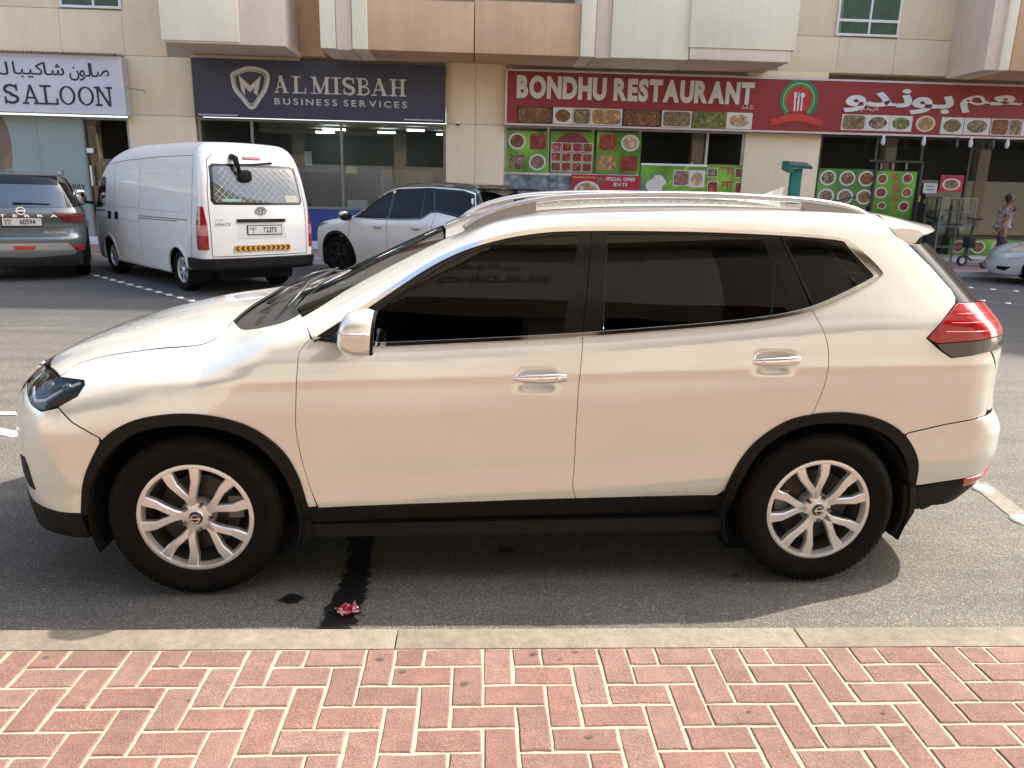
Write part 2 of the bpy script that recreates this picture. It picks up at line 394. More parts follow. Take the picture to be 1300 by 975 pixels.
# ------------------------------------------------------------------ the white SUV
def make_suv():
    W0 = pchip([-1, -.7, -.4, -.1, .3, 1.3, 2.4, 2.9, 3.3, 3.6, 3.8], [.80, .855, .885, .902, .900, .893, .902, .905, .890, .865, .84])
    zb = pchip([-1, -.3, 0, .5, .77, 1.3, 1.6, 2.1, 2.5, 2.9, 3.4], [.95, 1.0, 1.04, 1.072, 1.078, 1.105, 1.12, 1.165, 1.205, 1.235, 1.25])
    dS = pchip([-.9, -.78, -.64, -.56, -.48, -.38, -.26, -.14, -.06, 0, .06, .12, .30, .50, .62, .75],
               [-.12, -.06, -.030, -.030, -.020, -.008, -.000, -.004, -.016, -.040, -.066, -.092, -.170, -.265, -.335, -.45])
    zt = pchip([-1.05, -.95, -.85, -.75, -.6, -.4, -.1, .1, .22, .36, .66, 1.01, 1.2, 1.45, 1.8, 2.2, 2.7, 3.1, 3.4, 3.6],
               [.60, .78, .885, .945, 1.01, 1.075, 1.145, 1.175, 1.195, 1.235, 1.370, 1.53, 1.605, 1.655, 1.682, 1.692, 1.682, 1.655, 1.605, 1.56])
    xf = pchip([.15, .25, .35, .5, .7, .82, .92, 1.05], [-.86, -.905, -.925, -.935, -.94, -.93, -.885, -.80])
    xr = pchip([.2, .3, .4, .5, .6, .68, .74, .80, .95, 1.08, 1.16, 1.25, 1.40, 1.55, 1.7], [3.50, 3.62, 3.70, 3.745, 3.765, 3.765, 3.74, 3.70, 3.685, 3.685, 3.66, 3.58, 3.425, 3.26, 3.09])
    ycr = pchip([-.9, .2], [.36, .66]); zcr = pchip([-.6, .4, 1.5, 2.6, 3.3], [.90, .955, .985, 1.02, 1.03])
    def f(x, y, z):
        s = np.abs(y); zr = z - zb(x)
        S = W0(x) + dS(zr) - .12 * np.maximum(x - 2.6, 0) ** 2 * np.clip(zr / .4, 0, 1.5)
        for hx, hz in ((1.415, .955), (2.415, 1.035)):                       # hollows behind the door handles
            S = S - .026 * np.exp(-((x - hx) / .080) ** 4 - ((z - hz) / .040) ** 4)
        S = S + .0045 * np.exp(-((z - zcr(x)) / .028) ** 2) * np.clip((x + .5) / .5, 0, 1)
        hoodz = 1 - np.clip((x - .15) / .15, 0, 1); ws = np.clip((x - .1) / .3, 0, 1) * np.clip((1.5 - x) / .4, 0, 1)
        T = zt(x - .12 * (s / .7) ** 2 * ws) - (.035 * (1 - ws) * np.clip((.6 - x) / .4, 0, 1) + .045) * (s / .75) ** 2.4
        T = T - .012 * hoodz * (.5 + .5 * np.tanh((s - ycr(x)) / .03))
        XF = xf(z) + .09 * (s / .6) ** 2 + .10 * (s / .8) ** 4; XR = xr(z) - .05 * (s / .6) ** 2 - .09 * (s / .8) ** 4
        k = .065 + .195 * np.clip((.35 - x) / .3, 0, 1)
        g = smax(s - S, z - T, k); g = smax(g, XF - x, .16); return smax(g, x - XR, .14)
    return f
def ch_roll(s, zc=.5, rad=1.0):
    def ray(q):
        a = q[:, 1] / rad; d = np.stack([np.zeros(len(q)), s * np.cos(a), np.sin(a)], 1)
        return np.stack([q[:, 0], 1.9 * d[:, 1], zc + 1.9 * d[:, 2]], 1), -d, 1.8
    return (ray, lambda P: (P[0], math.atan2(P[2] - zc, s * P[1]) * rad))

def ribbon(name, f, chart, c, wd, m, parent, p3=False, off=.0, thick=.006, wf=None, h=.02, gap=0.0005):
    """strip of width wd to the left of a curve"""
    c = [chart[1](q) for q in c] if p3 else c
    P = densify([np.array(q) for q in c], .03, False); n = len(P); o = []
    for i in range(n):
        t = P[min(i + 1, n - 1)] - P[max(i - 1, 0)]; t = t / max(np.linalg.norm(t), 1e-9); k = wd * (wf(i / (n - 1)) if wf else 1); o.append(P[i] + np.array([-t[1], t[0]]) * k)
    return patch(name, f, chart, [tuple(q) for q in P] + [tuple(q) for q in o[::-1]], m, parent, h=h, off=off, thick=thick, gap=gap, edge_r=.001)

def wheel(parent, x, y, z, s, R0=.355, rr=.232, style='suv', m_rim=None, w=.22, detail=True, steer=0):
    """s = -1: outer face towards -y"""
    g = empty('wheel', (x, y, z), parent=parent)
    rub = mat('tyre_rubber', (.0075, .007, .0065), .8, spec=.12, noise=(18, .25), bump=(60, .3, .002))
    rim = m_rim or mat('alloy_silver', (.76, .76, .755), .30, .65, noise=(6, .06)); dark = mat('brake_dark', (.008, .008, .008), .7, .0)
    n = 96 if detail else 32
    T = MB(); S = s
    pr = [(rr + .004, .010), (rr + .012, -.004), (rr + .035, -.012), (R0 - .062, -.016), (R0 - .050, -.018), (R0 - .03, -.012), (R0 - .012, .004), (R0 - .002, .018)]
    if detail:
        yy = .022
        while yy < w - .03:
            pr += [(R0, yy), (R0, yy + .026), (R0 - .009, yy + .028), (R0 - .009, yy + .034)]; yy += .037
    pr += [(R0, .04), (R0, w - .03), (R0 - .02, w - .005), (rr + .02, w), (rr, w - .01)] if not detail else [(R0, w - .022), (R0 - .02, w - .005), (rr + .02, w), (rr, w - .01)]
    T.lathe([(r, -S * h_ if False else h_ * (1 if S < 0 else -1)) for r, h_ in pr], n)
    T.build('tyre', rub, g, angle=35)
    if detail:
        B = MB(); t0 = 1 if S < 0 else -1
        for k in range(76):                                        # shoulder blocks
            M = Matrix.Rotation(2 * math.pi * k / 76, 4, 'Y'); B.cbox((0, t0 * .012, R0 - .0135), (.020, .020, .010), M)
        B.build('tread_block', rub, g, bevel=0)['kind'] = 'stuff'
    t0 = 1 if S < 0 else -1
    b = MB().lathe([(rr + .004, .012 * t0), (rr + .006, .002 * t0), (rr - .002, -.002 * t0), (rr - .012, .000 * t0), (rr - .016, .010 * t0), (rr - .022, .030 * t0)], n)
    b.build('rim', rim, g, angle=40); MB().lathe([(rr - .024, .034 * t0), (rr - .033, .088 * t0), (rr - .033, .18 * t0)], n).build('rim_barrel', mat('barrel_grey', (.10, .095, .09), .5, .6), g, angle=40)
    MB().lathe([(rr * .75, .085 * t0), (rr * .72, .075 * t0), (rr * .3, .075 * t0), (.0, .075 * t0)], 40).build('brake_disc', mat('disc_steel', (.05, .048, .045), .45, .7, noise=(30, .3)), g, angle=40)
    MB().lathe([(rr * .95, .11 * t0), (0.0, .11 * t0)], 32).build('inner_shield', dark, g)
    if detail:
        c = MB().box((-.035, .045 * t0, -.05), (.03, .09 * t0, .05)); c.build('brake_caliper', mat('caliper', (.16, .15, .14), .5, .5), g, bevel=.008, loc=(rr * .68, 0, .03) if x < 1 else (-rr * .66, 0, .03))
        # ten spokes in five splayed pairs
        sp_me = []
        for sgn in (1, -1):
            sp = MB()
            st = [(.052, 0.0, .017, .012), (.085, .008 * sgn, .0175, .008), (.120, .026 * sgn, .0175, .002), (.160, .047 * sgn, .0195, .000), (rr - .018, .059 * sgn, .0235, .003), (rr - .006, .061 * sgn, .0255, .006)]
            rows = []
            for r, lat, hw, d in st:
                rows.append([(lat - hw, t0 * (d + .030), r), (lat - hw, t0 * (d + .006), r), (lat - hw + .005, t0 * d, r), (lat + hw - .005, t0 * d, r), (lat + hw, t0 * (d + .006), r), (lat + hw, t0 * (d + .030), r)])
            v = [q for g_ in rows for q in g_]; f_ = []
            for i in range(len(rows) - 1):
                for k in range(6): f_.append((i * 6 + k, i * 6 + (k + 1) % 6, (i + 1) * 6 + (k + 1) % 6, (i + 1) * 6 + k))
            f_ += [tuple(range(6)), tuple(range(30, 36))]
            sp.add(v, f_); me = sp.mesh('spoke', angle=25); me.materials.append(rim); sp_me.append(me)
        for k in range(5):
            for j in (0, 1):
                a = R(-13 + 72 * k) if S < 0 else R(13 + 72 * k); o = link('spoke', sp_me[j], None, g, rot=(0, a, 0))
        hub = MB().lathe([(.0, .004 * t0), (.030, .004 * t0), (.033, .008 * t0), (.045, .010 * t0), (.062, .014 * t0), (.070, .030 * t0), (.072, .07 * t0)], 40); hub.build('hub', rim, g, angle=30)
        for k in range(5):
            a = R(23 + 72 * k); px, pz = .057 * math.sin(a), .057 * math.cos(a)
            MB().lathe([(.011, -.004 * t0), (.010, .01 * t0), (.0, .01 * t0)], 14, c=(px * .98, .012 * t0, pz * .98)).build('nut_well', dark, g)
            MB().lathe([(.0, -.002 * t0), (.006, -.002 * t0), (.0075, .012 * t0)], 6, c=(px * .98, .004 * t0, pz * .98)).build('wheel_nut', mat('nut', (.25, .24, .23), .35, .9), g)
        cap = MB().lathe([(0, -.003 * t0), (.024, -.002 * t0), (.028, .003 * t0), (.029, .008 * t0)], 32).build('hub_cap', mat('cap_black', (.012, .012, .013), .25, .2, coat=.6), g, angle=30)
        lg = MB(); lg.lathe([(.019, -.0035 * t0), (.019, -.006 * t0), (.0155, -.006 * t0), (.0155, -.0035 * t0)], 28); lg.box((-.023, -.0068 * t0, -.0028), (.023, -.0035 * t0, .0028)); lg.build('cap_emblem', mat('chrome', (.82, .82, .82), .06, 1.), g, angle=30)
    else:
        for k in range(6 if style == 'van' else 5):
            a = 2 * math.pi * k / (6 if style == 'van' else 5); M = Matrix.Rotation(a, 4, 'Y')
            q = MB(); v = [(-.022, t0 * .012, .05), (.022, t0 * .012, .05), (.034, t0 * .006, rr - .01), (-.034, t0 * .006, rr - .01), (-.022, t0 * .04, .05), (.022, t0 * .04, .05), (.034, t0 * .04, rr - .01), (-.034, t0 * .04, rr - .01)]
            q.add([M @ Vector(t) for t in v], [(0, 1, 2, 3), (4, 5, 6, 7), (0, 1, 5, 4), (1, 2, 6, 5), (2, 3, 7, 6), (3, 0, 4, 7)]); q.build('spoke', rim, g)
        MB().lathe([(0, .0), (.03, .002 * t0), (.06, .014 * t0), (.06, .05 * t0)], 20).build('hub', rim, g, angle=30)
    return g

PAINT = mat('pearl_white_paint', (.775, .785, .745), .22, .40, coat=1.0, coatr=.015, noise=[(900, .03, 1), (3, .015)])
CHROME = mat('chrome', (.82, .82, .82), .06, 1.)
BLKP = mat('black_plastic', (.010, .0095, .009), .6, spec=.18, noise=(40, .12), bump=(400, .25, .0006))
BLKG = mat('black_gloss', (.006, .006, .006), .10, spec=.4)
SHUT = mat('cavity_black', (.004, .004, .004), .9)
TINT = glass('tinted_glass', (.04, .037, .032), 1.0, ior=1.52)
CLEAR = glass('clear_glass', (.62, .70, .66), .95)
SEAT = mat('seat_fabric', (.035, .032, .030), .85)

def build_suv():
    f = make_suv()
    cy = .04051; root = empty('parked_suv', (1.97552 - math.sin(cy) * .905, .52336 + math.cos(cy) * .905, 0), cy)
    tag(root, 'large white SUV parked side-on along the near kerb, its front pointing left', 'suv', 'cars parked in the street')
    doorF = [(.494, 1.113), (.487, 1.104), (.455, 1.067), (.445, .980), (.437, .871), (.431, .764), (.431, .736), (.445, .608), (.468, .491), (.502, .385)]
    doorB = [(1.661, 1.565), (1.605, 1.135), (1.590, .934), (1.588, .732), (1.592, .554), (1.589, .477), (1.607, .411)]
    doorR = [(2.459, 1.566), (2.520, 1.410), (2.580, 1.250), (2.626, 1.157), (2.647, 1.082), (2.650, .965), (2.635, .883), (2.616, .804)]
    belt = [(.505, 1.105), (.622, 1.092), (.769, 1.084), (.963, 1.092), (1.311, 1.111), (1.604, 1.130), (2.098, 1.174), (2.318, 1.198), (2.488, 1.226), (2.580, 1.250), (2.640, 1.272), (2.757, 1.322), (2.841, 1.362), (2.882, 1.383)]
    ctop = [(.505, 1.110), (.607, 1.176), (.702, 1.237), (.810, 1.308), (.910, 1.374), (1.011, 1.432), (1.113, 1.478), (1.214, 1.510), (1.317, 1.535), (1.474, 1.558), (1.661, 1.567), (1.989, 1.572), (2.252, 1.571), (2.459, 1.566), (2.645, 1.557), (2.730, 1.549), (2.760, 1.540)]
    cend = [(2.760, 1.540), (2.790, 1.520), (2.896, 1.418), (2.902, 1.402), (2.882, 1.383)]
    aFo = [(-.468, .367), (-.450, .472), (-.420, .555), (-.369, .647), (-.335, .698), (-.280, .745), (-.197, .786), (-.086, .809), (.023, .813), (.141, .797), (.248, .758), (.324, .702), (.380, .636), (.425, .530), (.457, .395), (.46, .384)]
    aFi = [(-.425, .367), (-.396, .508), (-.348, .602), (-.278, .680), (-.190, .738), (-.089, .764), (.020, .769), (.137, .752), (.244, .705), (.318, .633), (.370, .538), (.408, .422), (.415, .33)]
    aRo = [(2.271, .413), (2.294, .521), (2.341, .617), (2.416, .709), (2.519, .779), (2.616, .804), (2.70, .813), (2.788, .811), (2.910, .786), (3.015, .738), (3.085, .677), (3.143, .585), (3.178, .446)]
    aRi = [(2.315, .319), (2.335, .48), (2.386, .605), (2.455, .685), (2.548, .742), (2.660, .767), (2.799, .764), (2.910, .737), (3.005, .683), (3.070, .611), (3.115, .520), (3.135, .42)]
    sill = [(.502, .385), (.792, .394), (1.088, .400), (1.607, .411), (2.209, .415), (2.271, .413)]
    hl = [(-.554, -.719, .922), (-.535, -.715, .932), (-.516, -.678, .956), (-.418, -.668, .989), (-.208, -.697, 1.030), (-.003, -.721, 1.055), (.045, -.715, 1.064), (.091, -.690, 1.085), (.114, -.655, 1.105), (.122, -.575, 1.135)]
    cowl = [(.122, -.575), (.156, -.640), (.20, -.693), (.294, -.735), (.363, -.732), (.427, -.672)]
    lampo = [(-.634, -.619, .929), (-.554, -.719, .922), (-.492, -.756, .922), (-.429, -.781, .921), (-.420, -.799, .908), (-.438, -.826, .869), (-.515, -.832, .825), (-.598, -.803, .799), (-.660, -.750, .812), (-.70, -.69, .835), (-.735, -.60, .855), (-.735, -.55, .895), (-.69, -.565, .918)]
    top = ch_top()
    def at_top(x, y): return tuple(on(f, top, (x, y))[0])
    hl = [at_top(q[0], q[1]) for q in hl]
    def at_side(x, z, s=-1): return tuple(on(f, ch_side(s), (x, z))[0])
    mir = lambda L: [(q[0], -q[1], q[2]) for q in L]
    HB = (curve(belt, .04))
    def cut(c, x0=None, x1=None): return [q for q in c if (x0 is None or q[0] > x0 + 1e-4) and (x1 is None or q[0] < x1 - 1e-4)]
    cb = curve(belt, .03); ct = curve(ctop, .03); ce = curve(cend, .015)
    cdF = curve(doorF, .03); cdB = curve(doorB[1:], .03); cdR = curve(doorR[2:], .03); caFo = curve(aFo, .03); caFi = curve(aFi, .03); caRo = curve(aRo, .03); caRi = curve(aRi, .03); csl = curve(sill, .05)
    for s in (-1, 1):
        sd = ch_side(s); rl = ch_roll(s); M3 = (lambda L: L) if s < 0 else mir
        h = .021 if s < 0 else .05
        S3 = lambda L: [at_side(q[0], q[1], s) for q in L]
        # doors
        fd = empty('front_door', parent=root); rd = empty('rear_door', parent=root)
        patch('door_panel', f, sd, cdF[::-1] + cut(cb, .51, 1.600) + cdB + cut(csl, .51, 1.60)[::-1], PAINT, fd, h=h)
        patch('door_panel', f, sd, [q for q in cb if 1.61 < q[0] < 2.57] + cdR + cut(caRo, 2.272, 2.615)[::-1] + cut(csl, 1.615, 2.27)[::-1] + cdB[::-1], PAINT, rd, h=h)
        # fender
        fl = [(-.345, -.888, .712), (-.449, -.870, .771), (-.515, -.831, .823), (-.438, -.826, .866), (-.418, -.799, .908), (-.429, -.781, .924), (-.492, -.756, .925)] + curve(hl, .03)
        fend = M3(fl) + [at_top(x, -s * abs(y) * -1) for x, y in curve([(a, b) for a, b in cowl], .03)][1:] + S3([(.476, 1.152), (.494, 1.113)]) + S3(curve(doorF[:-1], .03)[1:]) + S3([(.496, .392), (.462, .389)]) + S3([q for q in caFo[::-1] if q[0] > -.345 and q[1] > .392])
        patch('front_fender', f, rl, fend, PAINT, root, h=h, p3=True)
        # side frame: pillars, roof edge, rear quarter
        ditch = [(2.93, .60), (2.7, .605), (2.4, .60), (2.0, .590), (1.6, .578), (1.3, .56), (1.15, .535), (1.03, .503), (.8, .548), (.6, .603), (.427, .668)]
        fr = S3(ct[::-1])[::-1] if False else None
        lo = [at_side(.437, 1.176, s), at_side(.476, 1.152, s), at_side(.498, 1.118, s)]
        win = S3(ct) + S3(ce[1:]) + S3([q for q in cb[::-1] if 2.585 < q[0] < 2.878])
        qtr = S3(cdR) + S3([q for q in caRo if 2.62 < q[0] < 3.06]) + S3([(3.068, .706)]) + S3(curve([(3.077, .714), (3.256, .754), (3.45, .783)], .04))
        rear = S3([(3.462, .80), (3.468, .9), (3.465, 1.0), (3.40, 1.082), (3.30, 1.070), (3.201, 1.059), (3.14, 1.095), (3.077, 1.143), (3.15, 1.215), (3.223, 1.285), (3.229, 1.307), (3.216, 1.339), (3.13, 1.437), (3.036, 1.527), (2.977, 1.566), (2.96, 1.592)])
        patch('body_side_frame', f, rl, lo + win + qtr + rear + [at_top(x, s * y) for x, y in ditch[:-1]], PAINT, root, h=h, p3=True)
        # black strips under the shut lines, painting in the shade of the gaps
        for L_, pa in ((cdF, fd), (cdB, fd), (cdR, rd), (curve([(-.345, .712), (-.449, .771), (-.515, .823)], .03), root), (curve([(3.077, .713), (3.256, .753), (3.45, .781)], .04), root)):
            P_ = [(q[0] + .006, q[1]) for q in L_]; ribbon('gap_shade', f, sd, P_, .012 if P_[0][1] < P_[-1][1] else -.012, SHUT, pa, off=-.0045, thick=0)
        ribbon('hood_gap_shade', f, rl, M3(curve(hl, .03)), .012, SHUT, root, off=-.004, thick=0, p3=True); ribbon('hood_gap_shade', f, rl, M3(curve(hl, .03)), -.012, SHUT, root, off=-.004, thick=0, p3=True)
        # window surround
        ribbon('window_trim', f, sd, ct[::-1], .016, CHROME, root, off=.004, thick=.012)
        ribbon('window_trim', f, sd, ce[::-1], .030, CHROME, root, off=.004, thick=.012, wf=lambda t: .6 + 1.0 * math.sin(math.pi * min(1, max(0, t)))) if False else patch('window_trim', f, sd, ce + [(2.862, 1.386), (2.857, 1.402), (2.76, 1.508), (2.745, 1.527)], CHROME, root, h=.02, off=.003, thick=.012, gap=.0005)
        ribbon('belt_trim', f, sd, cb, .016, CHROME, root, off=.004, thick=.012)
        gF = [(.640, 1.131), (.762, 1.218), (.889, 1.312), (1.019, 1.398), (1.118, 1.448), (1.217, 1.481), (1.349, 1.508), (1.483, 1.526), (1.600, 1.533), (1.561, 1.339), (1.525, 1.146), (1.311, 1.131), (.956, 1.113), (.778, 1.106)]
        gR = [(1.725, 1.540), (1.988, 1.545), (2.258, 1.544), (2.387, 1.540), (2.424, 1.434), (2.398, 1.216), (2.099, 1.193), (1.870, 1.173), (1.695, 1.160), (1.707, 1.341)]
        tri = [(2.436, 1.432), (2.492, 1.238), (2.410, 1.222)]
        gQ = [(2.485, 1.537), (2.598, 1.532), (2.722, 1.519), (2.748, 1.505), (2.838, 1.394), (2.832, 1.379), (2.592, 1.272)]
        inn = inset_loop(np.array(ct + ce[1:] + cb[::-1][1:]), .012)
        n1 = len(ct); inn = [tuple(q) for q in inn]
        up = inn[:n1]; dn = [q for q in inn[n1:] if q[1] < 1.30]
        c = .003
        patch('window_frame', f, sd, [q for q in up if q[0] < 1.655] + [(1.657, 1.556), (1.606, 1.145)] + [q for q in dn if q[0] < 1.600], BLKG, fd, h=.035, off=-.003, holes=[gF], gap=c, thick=.02)
        patch('window_frame', f, sd, [q for q in up if 1.665 < q[0] < 2.455] + [(2.458, 1.556), (2.520, 1.410), (2.578, 1.264)] + [q for q in dn if 1.612 < q[0] < 2.57] + [(1.606, 1.145), (1.657, 1.556)], BLKG, rd, h=.035, off=-.003, holes=[gR, tri], gap=c, thick=.02)
        patch('quarter_window_frame', f, sd, [(2.462, 1.556)] + [q for q in up if 2.466 < q[0]] + [(2.752, 1.522), (2.86, 1.41), (2.865, 1.39), (2.80, 1.352), (2.7, 1.308), (2.583, 1.266), (2.520, 1.410)], BLKG, root, h=.035, off=-.003, holes=[gQ], gap=c, thick=.02)
        for nm, L, pa in (('window_glass', gF, fd), ('window_glass', gR, rd), ('fixed_glass', tri, rd), ('quarter_glass', gQ, root)):
            patch(nm, f, sd, L, TINT, pa, h=.02 if s < 0 else .05, off=-.007, thick=0, gap=-.004)
        # arches and sills
        patch('wheel_arch_trim', f, sd, caFo + [(.415, .30)] + caFi[::-1], BLKP, root, h=.03, off=.010, thick=.03, gap=.0)
        patch('wheel_arch_trim', f, sd, caRo + [(3.19, .40)] + caRi[::-1] + [(2.25, .30)], BLKP, root, h=.03, off=.010, thick=.03, gap=.0)
        patch('sill_trim', f, sd, csl + [(2.28, .33), (2.083, .325), (1.646, .338), (1.088, .333), (.508, .314), (.42, .31), (.43, .385)], BLKP, root, h=.03, off=.004, thick=.05, gap=.001)
        patch('side_skirt', f, sd, [(.45, .30), (1.1, .318), (2.2, .31), (2.3, .23), (.45, .235)], SHUT, root, h=.06, off=-.035, thick=.04, gap=0)
        # lamps
        fc = ch_cyl(-.25, math.pi)
        hd = empty('headlight', parent=root)
        patch('lamp_bowl', f, fc, M3(lampo), mat('lamp_dark', (.020, .018, .015), .5, spec=.06), hd, h=.03, off=-.035, thick=0, gap=0, p3=True)
        patch('lamp_bezel', f, fc, M3([(-.60, -.80, .805), (-.66, -.75, .818), (-.62, -.765, .862), (-.55, -.80, .90), (-.50, -.765, .918), (-.56, -.74, .905), (-.585, -.785, .865)]), mat('lamp_smoke', (.04, .036, .03), .4, spec=.1), hd, h=.02, off=-.012, thick=.01, gap=0, p3=True)
        ribbon('lamp_line', f, fc, M3([(-.70, -.63, .86), (-.655, -.745, .822), (-.60, -.785, .835), (-.52, -.79, .885), (-.45, -.785, .912)]), .010, mat('lamp_chrome', (.42, .40, .37), .4, .3), hd, p3=True, off=-.010, thick=.006)
        for q, r_ in (((-.60, s * .70, .868), .034), ((-.66, s * .61, .885), .026), ((-.50, s * .765, .885), .022)):
            MB().ball(q, r_, 20, 12).build('lamp_lens', mat('lens', (.10, .105, .11), .05, .7), hd, smooth=True)
        patch('lamp_cover', f, fc, M3(lampo), glass('lamp_glass', (.86, .88, .88), .6), hd, h=.025, off=-.001, thick=.0, gap=.001, p3=True)
        rc = ch_cyl(3.0, 0.0)
        tl = empty('tail_light', parent=root)
        er = lambda y, z: tuple(on(f, ch_end(4.2, -1), (y * -s, z))[0]) if False else tuple(on(f, ch_end(4.2, -1), (s * y, z))[0])
        red = S3([(3.223, 1.283), (3.33, 1.281)]) + [er(.72, 1.275), er(.62, 1.262), er(.60, 1.16), er(.72, 1.150)] + S3([(3.425, 1.144), (3.28, 1.132), (3.120, 1.122), (3.079, 1.143), (3.15, 1.215)])
        patch('red_lens', f, rc, red, mat('red_lens', (.30, .003, .008), .12, coat=1., noise=(25, .25)), tl, h=.02, off=.012, thick=.02, p3=True)
        for k_, zz in enumerate((1.165, 1.20, 1.235)):
            ribbon('lens_rib', f, rc, [at_side(3.13 + .033 * k_ + .02, zz, s), at_side(3.28, zz, s), er(.80, zz), er(.66, zz)], .006, mat('red_bright', (.55, .012, .02), .2, coat=1.), tl, p3=True, off=.0135, thick=.002)
        clr = S3([(3.123, 1.120), (3.28, 1.130), (3.425, 1.141)]) + [er(.74, 1.147), er(.74, 1.10)] + S3([(3.394, 1.084), (3.30, 1.072), (3.201, 1.061), (3.14, 1.10)])
        patch('clear_lens', f, rc, clr, mat('smoke_lens', (.045, .04, .035), .1, coat=1.), tl, h=.02, off=.008, thick=.02, p3=True)
        pg = S3([(3.038, 1.525), (3.13, 1.437), (3.216, 1.339), (3.229, 1.307), (3.225, 1.287), (3.33, 1.285)]) + [er(.72, 1.279), er(.56, 1.279), er(.56, 1.40), er(.56, 1.50), er(.60, 1.53)]
        patch('pillar_glass', f, rc, pg, mat('pillar_black', (.010, .009, .008), .18, spec=.25), root, h=.025, p3=True)
        bj = [(3.077, .712), (3.256, .752), (3.45, .779)]
        # reflector
        patch('bumper_reflector', f, rc, S3([(3.413, .474), (3.52, .483)]) + [er(.70, .492), er(.70, .45)] + S3([(3.53, .436), (3.43, .430)]), mat('red_reflector', (.45, .01, .01), .2, coat=1.), root, h=.02, off=.006, thick=.01, p3=True)
        # handles
        for (x0, z0), (x1, z1), pa in (((1.310, .960), (1.553, .966), fd), ((2.310, 1.036), (2.551, 1.046), rd)):
            P0, _n = on(f, sd, ((x0 + x1) / 2, (z0 + z1) / 2 + .035)); yb = s * (abs(P0[1]) + .022)
            q = MB(); n_ = 16; L_ = (x1 - x0) / 2; rows = []
            for i in range(n_ + 1):
                t = -1 + 2 * i / n_; xx = (x0 + x1) / 2 + t * L_; zz = (z0 + z1) / 2 + t * (z1 - z0) / 2; e = (1 - abs(t) ** 3.5) ** .5 if abs(t) < 1 else .02; e = max(e, .05)
                hh = .0195 * e * (1.0 + .15 * t); yy = yb - s * .022 * (t * t)
                rows.append([(xx, yy + s * .010 * math.cos(a) * e, zz + hh * math.sin(a)) for a in [2 * math.pi * k / 12 for k in range(12)]])
            v = [p for g_ in rows for p in g_]; ff = [(i * 12 + k, i * 12 + (k + 1) % 12, (i + 1) * 12 + (k + 1) % 12, (i + 1) * 12 + k) for i in range(n_) for k in range(12)] + [tuple(range(12)), tuple(range(n_ * 12, n_ * 12 + 12))]
            q.add(v, ff); q.build('door_handle', CHROME, pa, smooth=True)
        if s < 0:
            MB().lathe([(0, -.002), (.006, -.0015), (.0065, .002)], 16, c=(1.502, yb * 0 + s * .925, .967)).build('key_cap', CHROME, fd, angle=40)
        # mirror
        mr = empty('wing_mirror', parent=root); mc = (.690, s * .985, 1.17)
        B = MB(); rows = []; N_ = 20
        prof = [(-.060, .030, .028), (-.055, .055, .050), (-.035, .078, .074), (0, .086, .084), (.04, .086, .090), (.066, .078, .082)]
        for dx, ry, rz in prof:
            rows.append([(mc[0] + dx + .01 * math.sin(a), mc[1] + ry * math.copysign(abs(math.cos(a)) ** .88, math.cos(a)), mc[2] + rz * math.copysign(abs(math.sin(a)) ** .88, math.sin(a)) - (.012 if math.sin(a) < 0 else 0)) for a in [2 * math.pi * k / N_ for k in range(N_)]])
        v = [p for g_ in rows for p in g_]; ff = [(i * N_ + k, i * N_ + (k + 1) % N_, (i + 1) * N_ + (k + 1) % N_, (i + 1) * N_ + k) for i in range(len(rows) - 1) for k in range(N_)] + [tuple(range(N_))]
        B.add(v, ff); B.build('mirror_housing', PAINT, mr, smooth=True)
        B = MB(); v2 = [tuple(q) for q in rows[-1]]; v3 = [(x + .012, mc[1] + (y - mc[1]) * .97, mc[2] + (z - mc[2]) * .97) for x, y, z in v2]
        B.add(v2 + v3, [(k, (k + 1) % N_, N_ + (k + 1) % N_, N_ + k) for k in range(N_)] + [tuple(range(N_, 2 * N_))]); B.build('mirror_rim', BLKP, mr, smooth=False)
        MB().add([(x + .013, mc[1] + (y - mc[1]) * .88, mc[2] + (z - mc[2]) * .88) for x, y, z in rows[-1]], [tuple(range(N_))]).build('mirror_glass', mat('mirror_silver', (.8, .8, .8), .02, 1.), mr)
        st = MB(); arc = [(mc[0] + dx, mc[1] + s * (ry + .002) * math.cos(a), mc[2] + .004 + rz * .04 * math.sin(a)) for dx, ry, rz, a in ((-.056, .05, .05, .3), (-.036, .079, .07, .1), (0, .088, .08, 0), (.04, .086, .08, 0), (.062, .082, .08, 0))]
        st.tube(arc, .005, 8); st.build('indicator_strip', mat('indicator', (.75, .70, .66), .15, .3, coat=1.), mr, smooth=True)
        MB().tube([(.62, s * .835, 1.12), (.64, s * .89, 1.10), (.67, s * .96, 1.09)], [.045, .035, .03], 12, flat=.55).build('mirror_stalk', BLKP, mr, smooth=True)
        patch('mirror_base', f, sd, [(.515, 1.118), (.625, 1.185), (.64, 1.108)], BLKG, fd, h=.03, off=.006, thick=.01)
        # roof rail
        rr_ = empty('roof_rail', parent=root)
        pts = [(1.12, .515, 1.548), (1.20, .545, 1.602), (1.32, .56, 1.648), (1.50, .575, 1.684), (1.75, .59, 1.702), (2.10, .600, 1.711), (2.45, .603, 1.705), (2.70, .603, 1.690), (2.84, .603, 1.664), (2.90, .603, 1.640)]
        cp = curve(pts, .04)
        MB().tube([(x, s * y, z) for x, y, z in cp], [.019 + .004 * math.sin(math.pi * i / (len(cp) - 1)) for i in range(len(cp))], 12, flat=.62).build('rail_bar', mat('rail_silver', (.60, .60, .61), .25, .8), rr_, smooth=True)
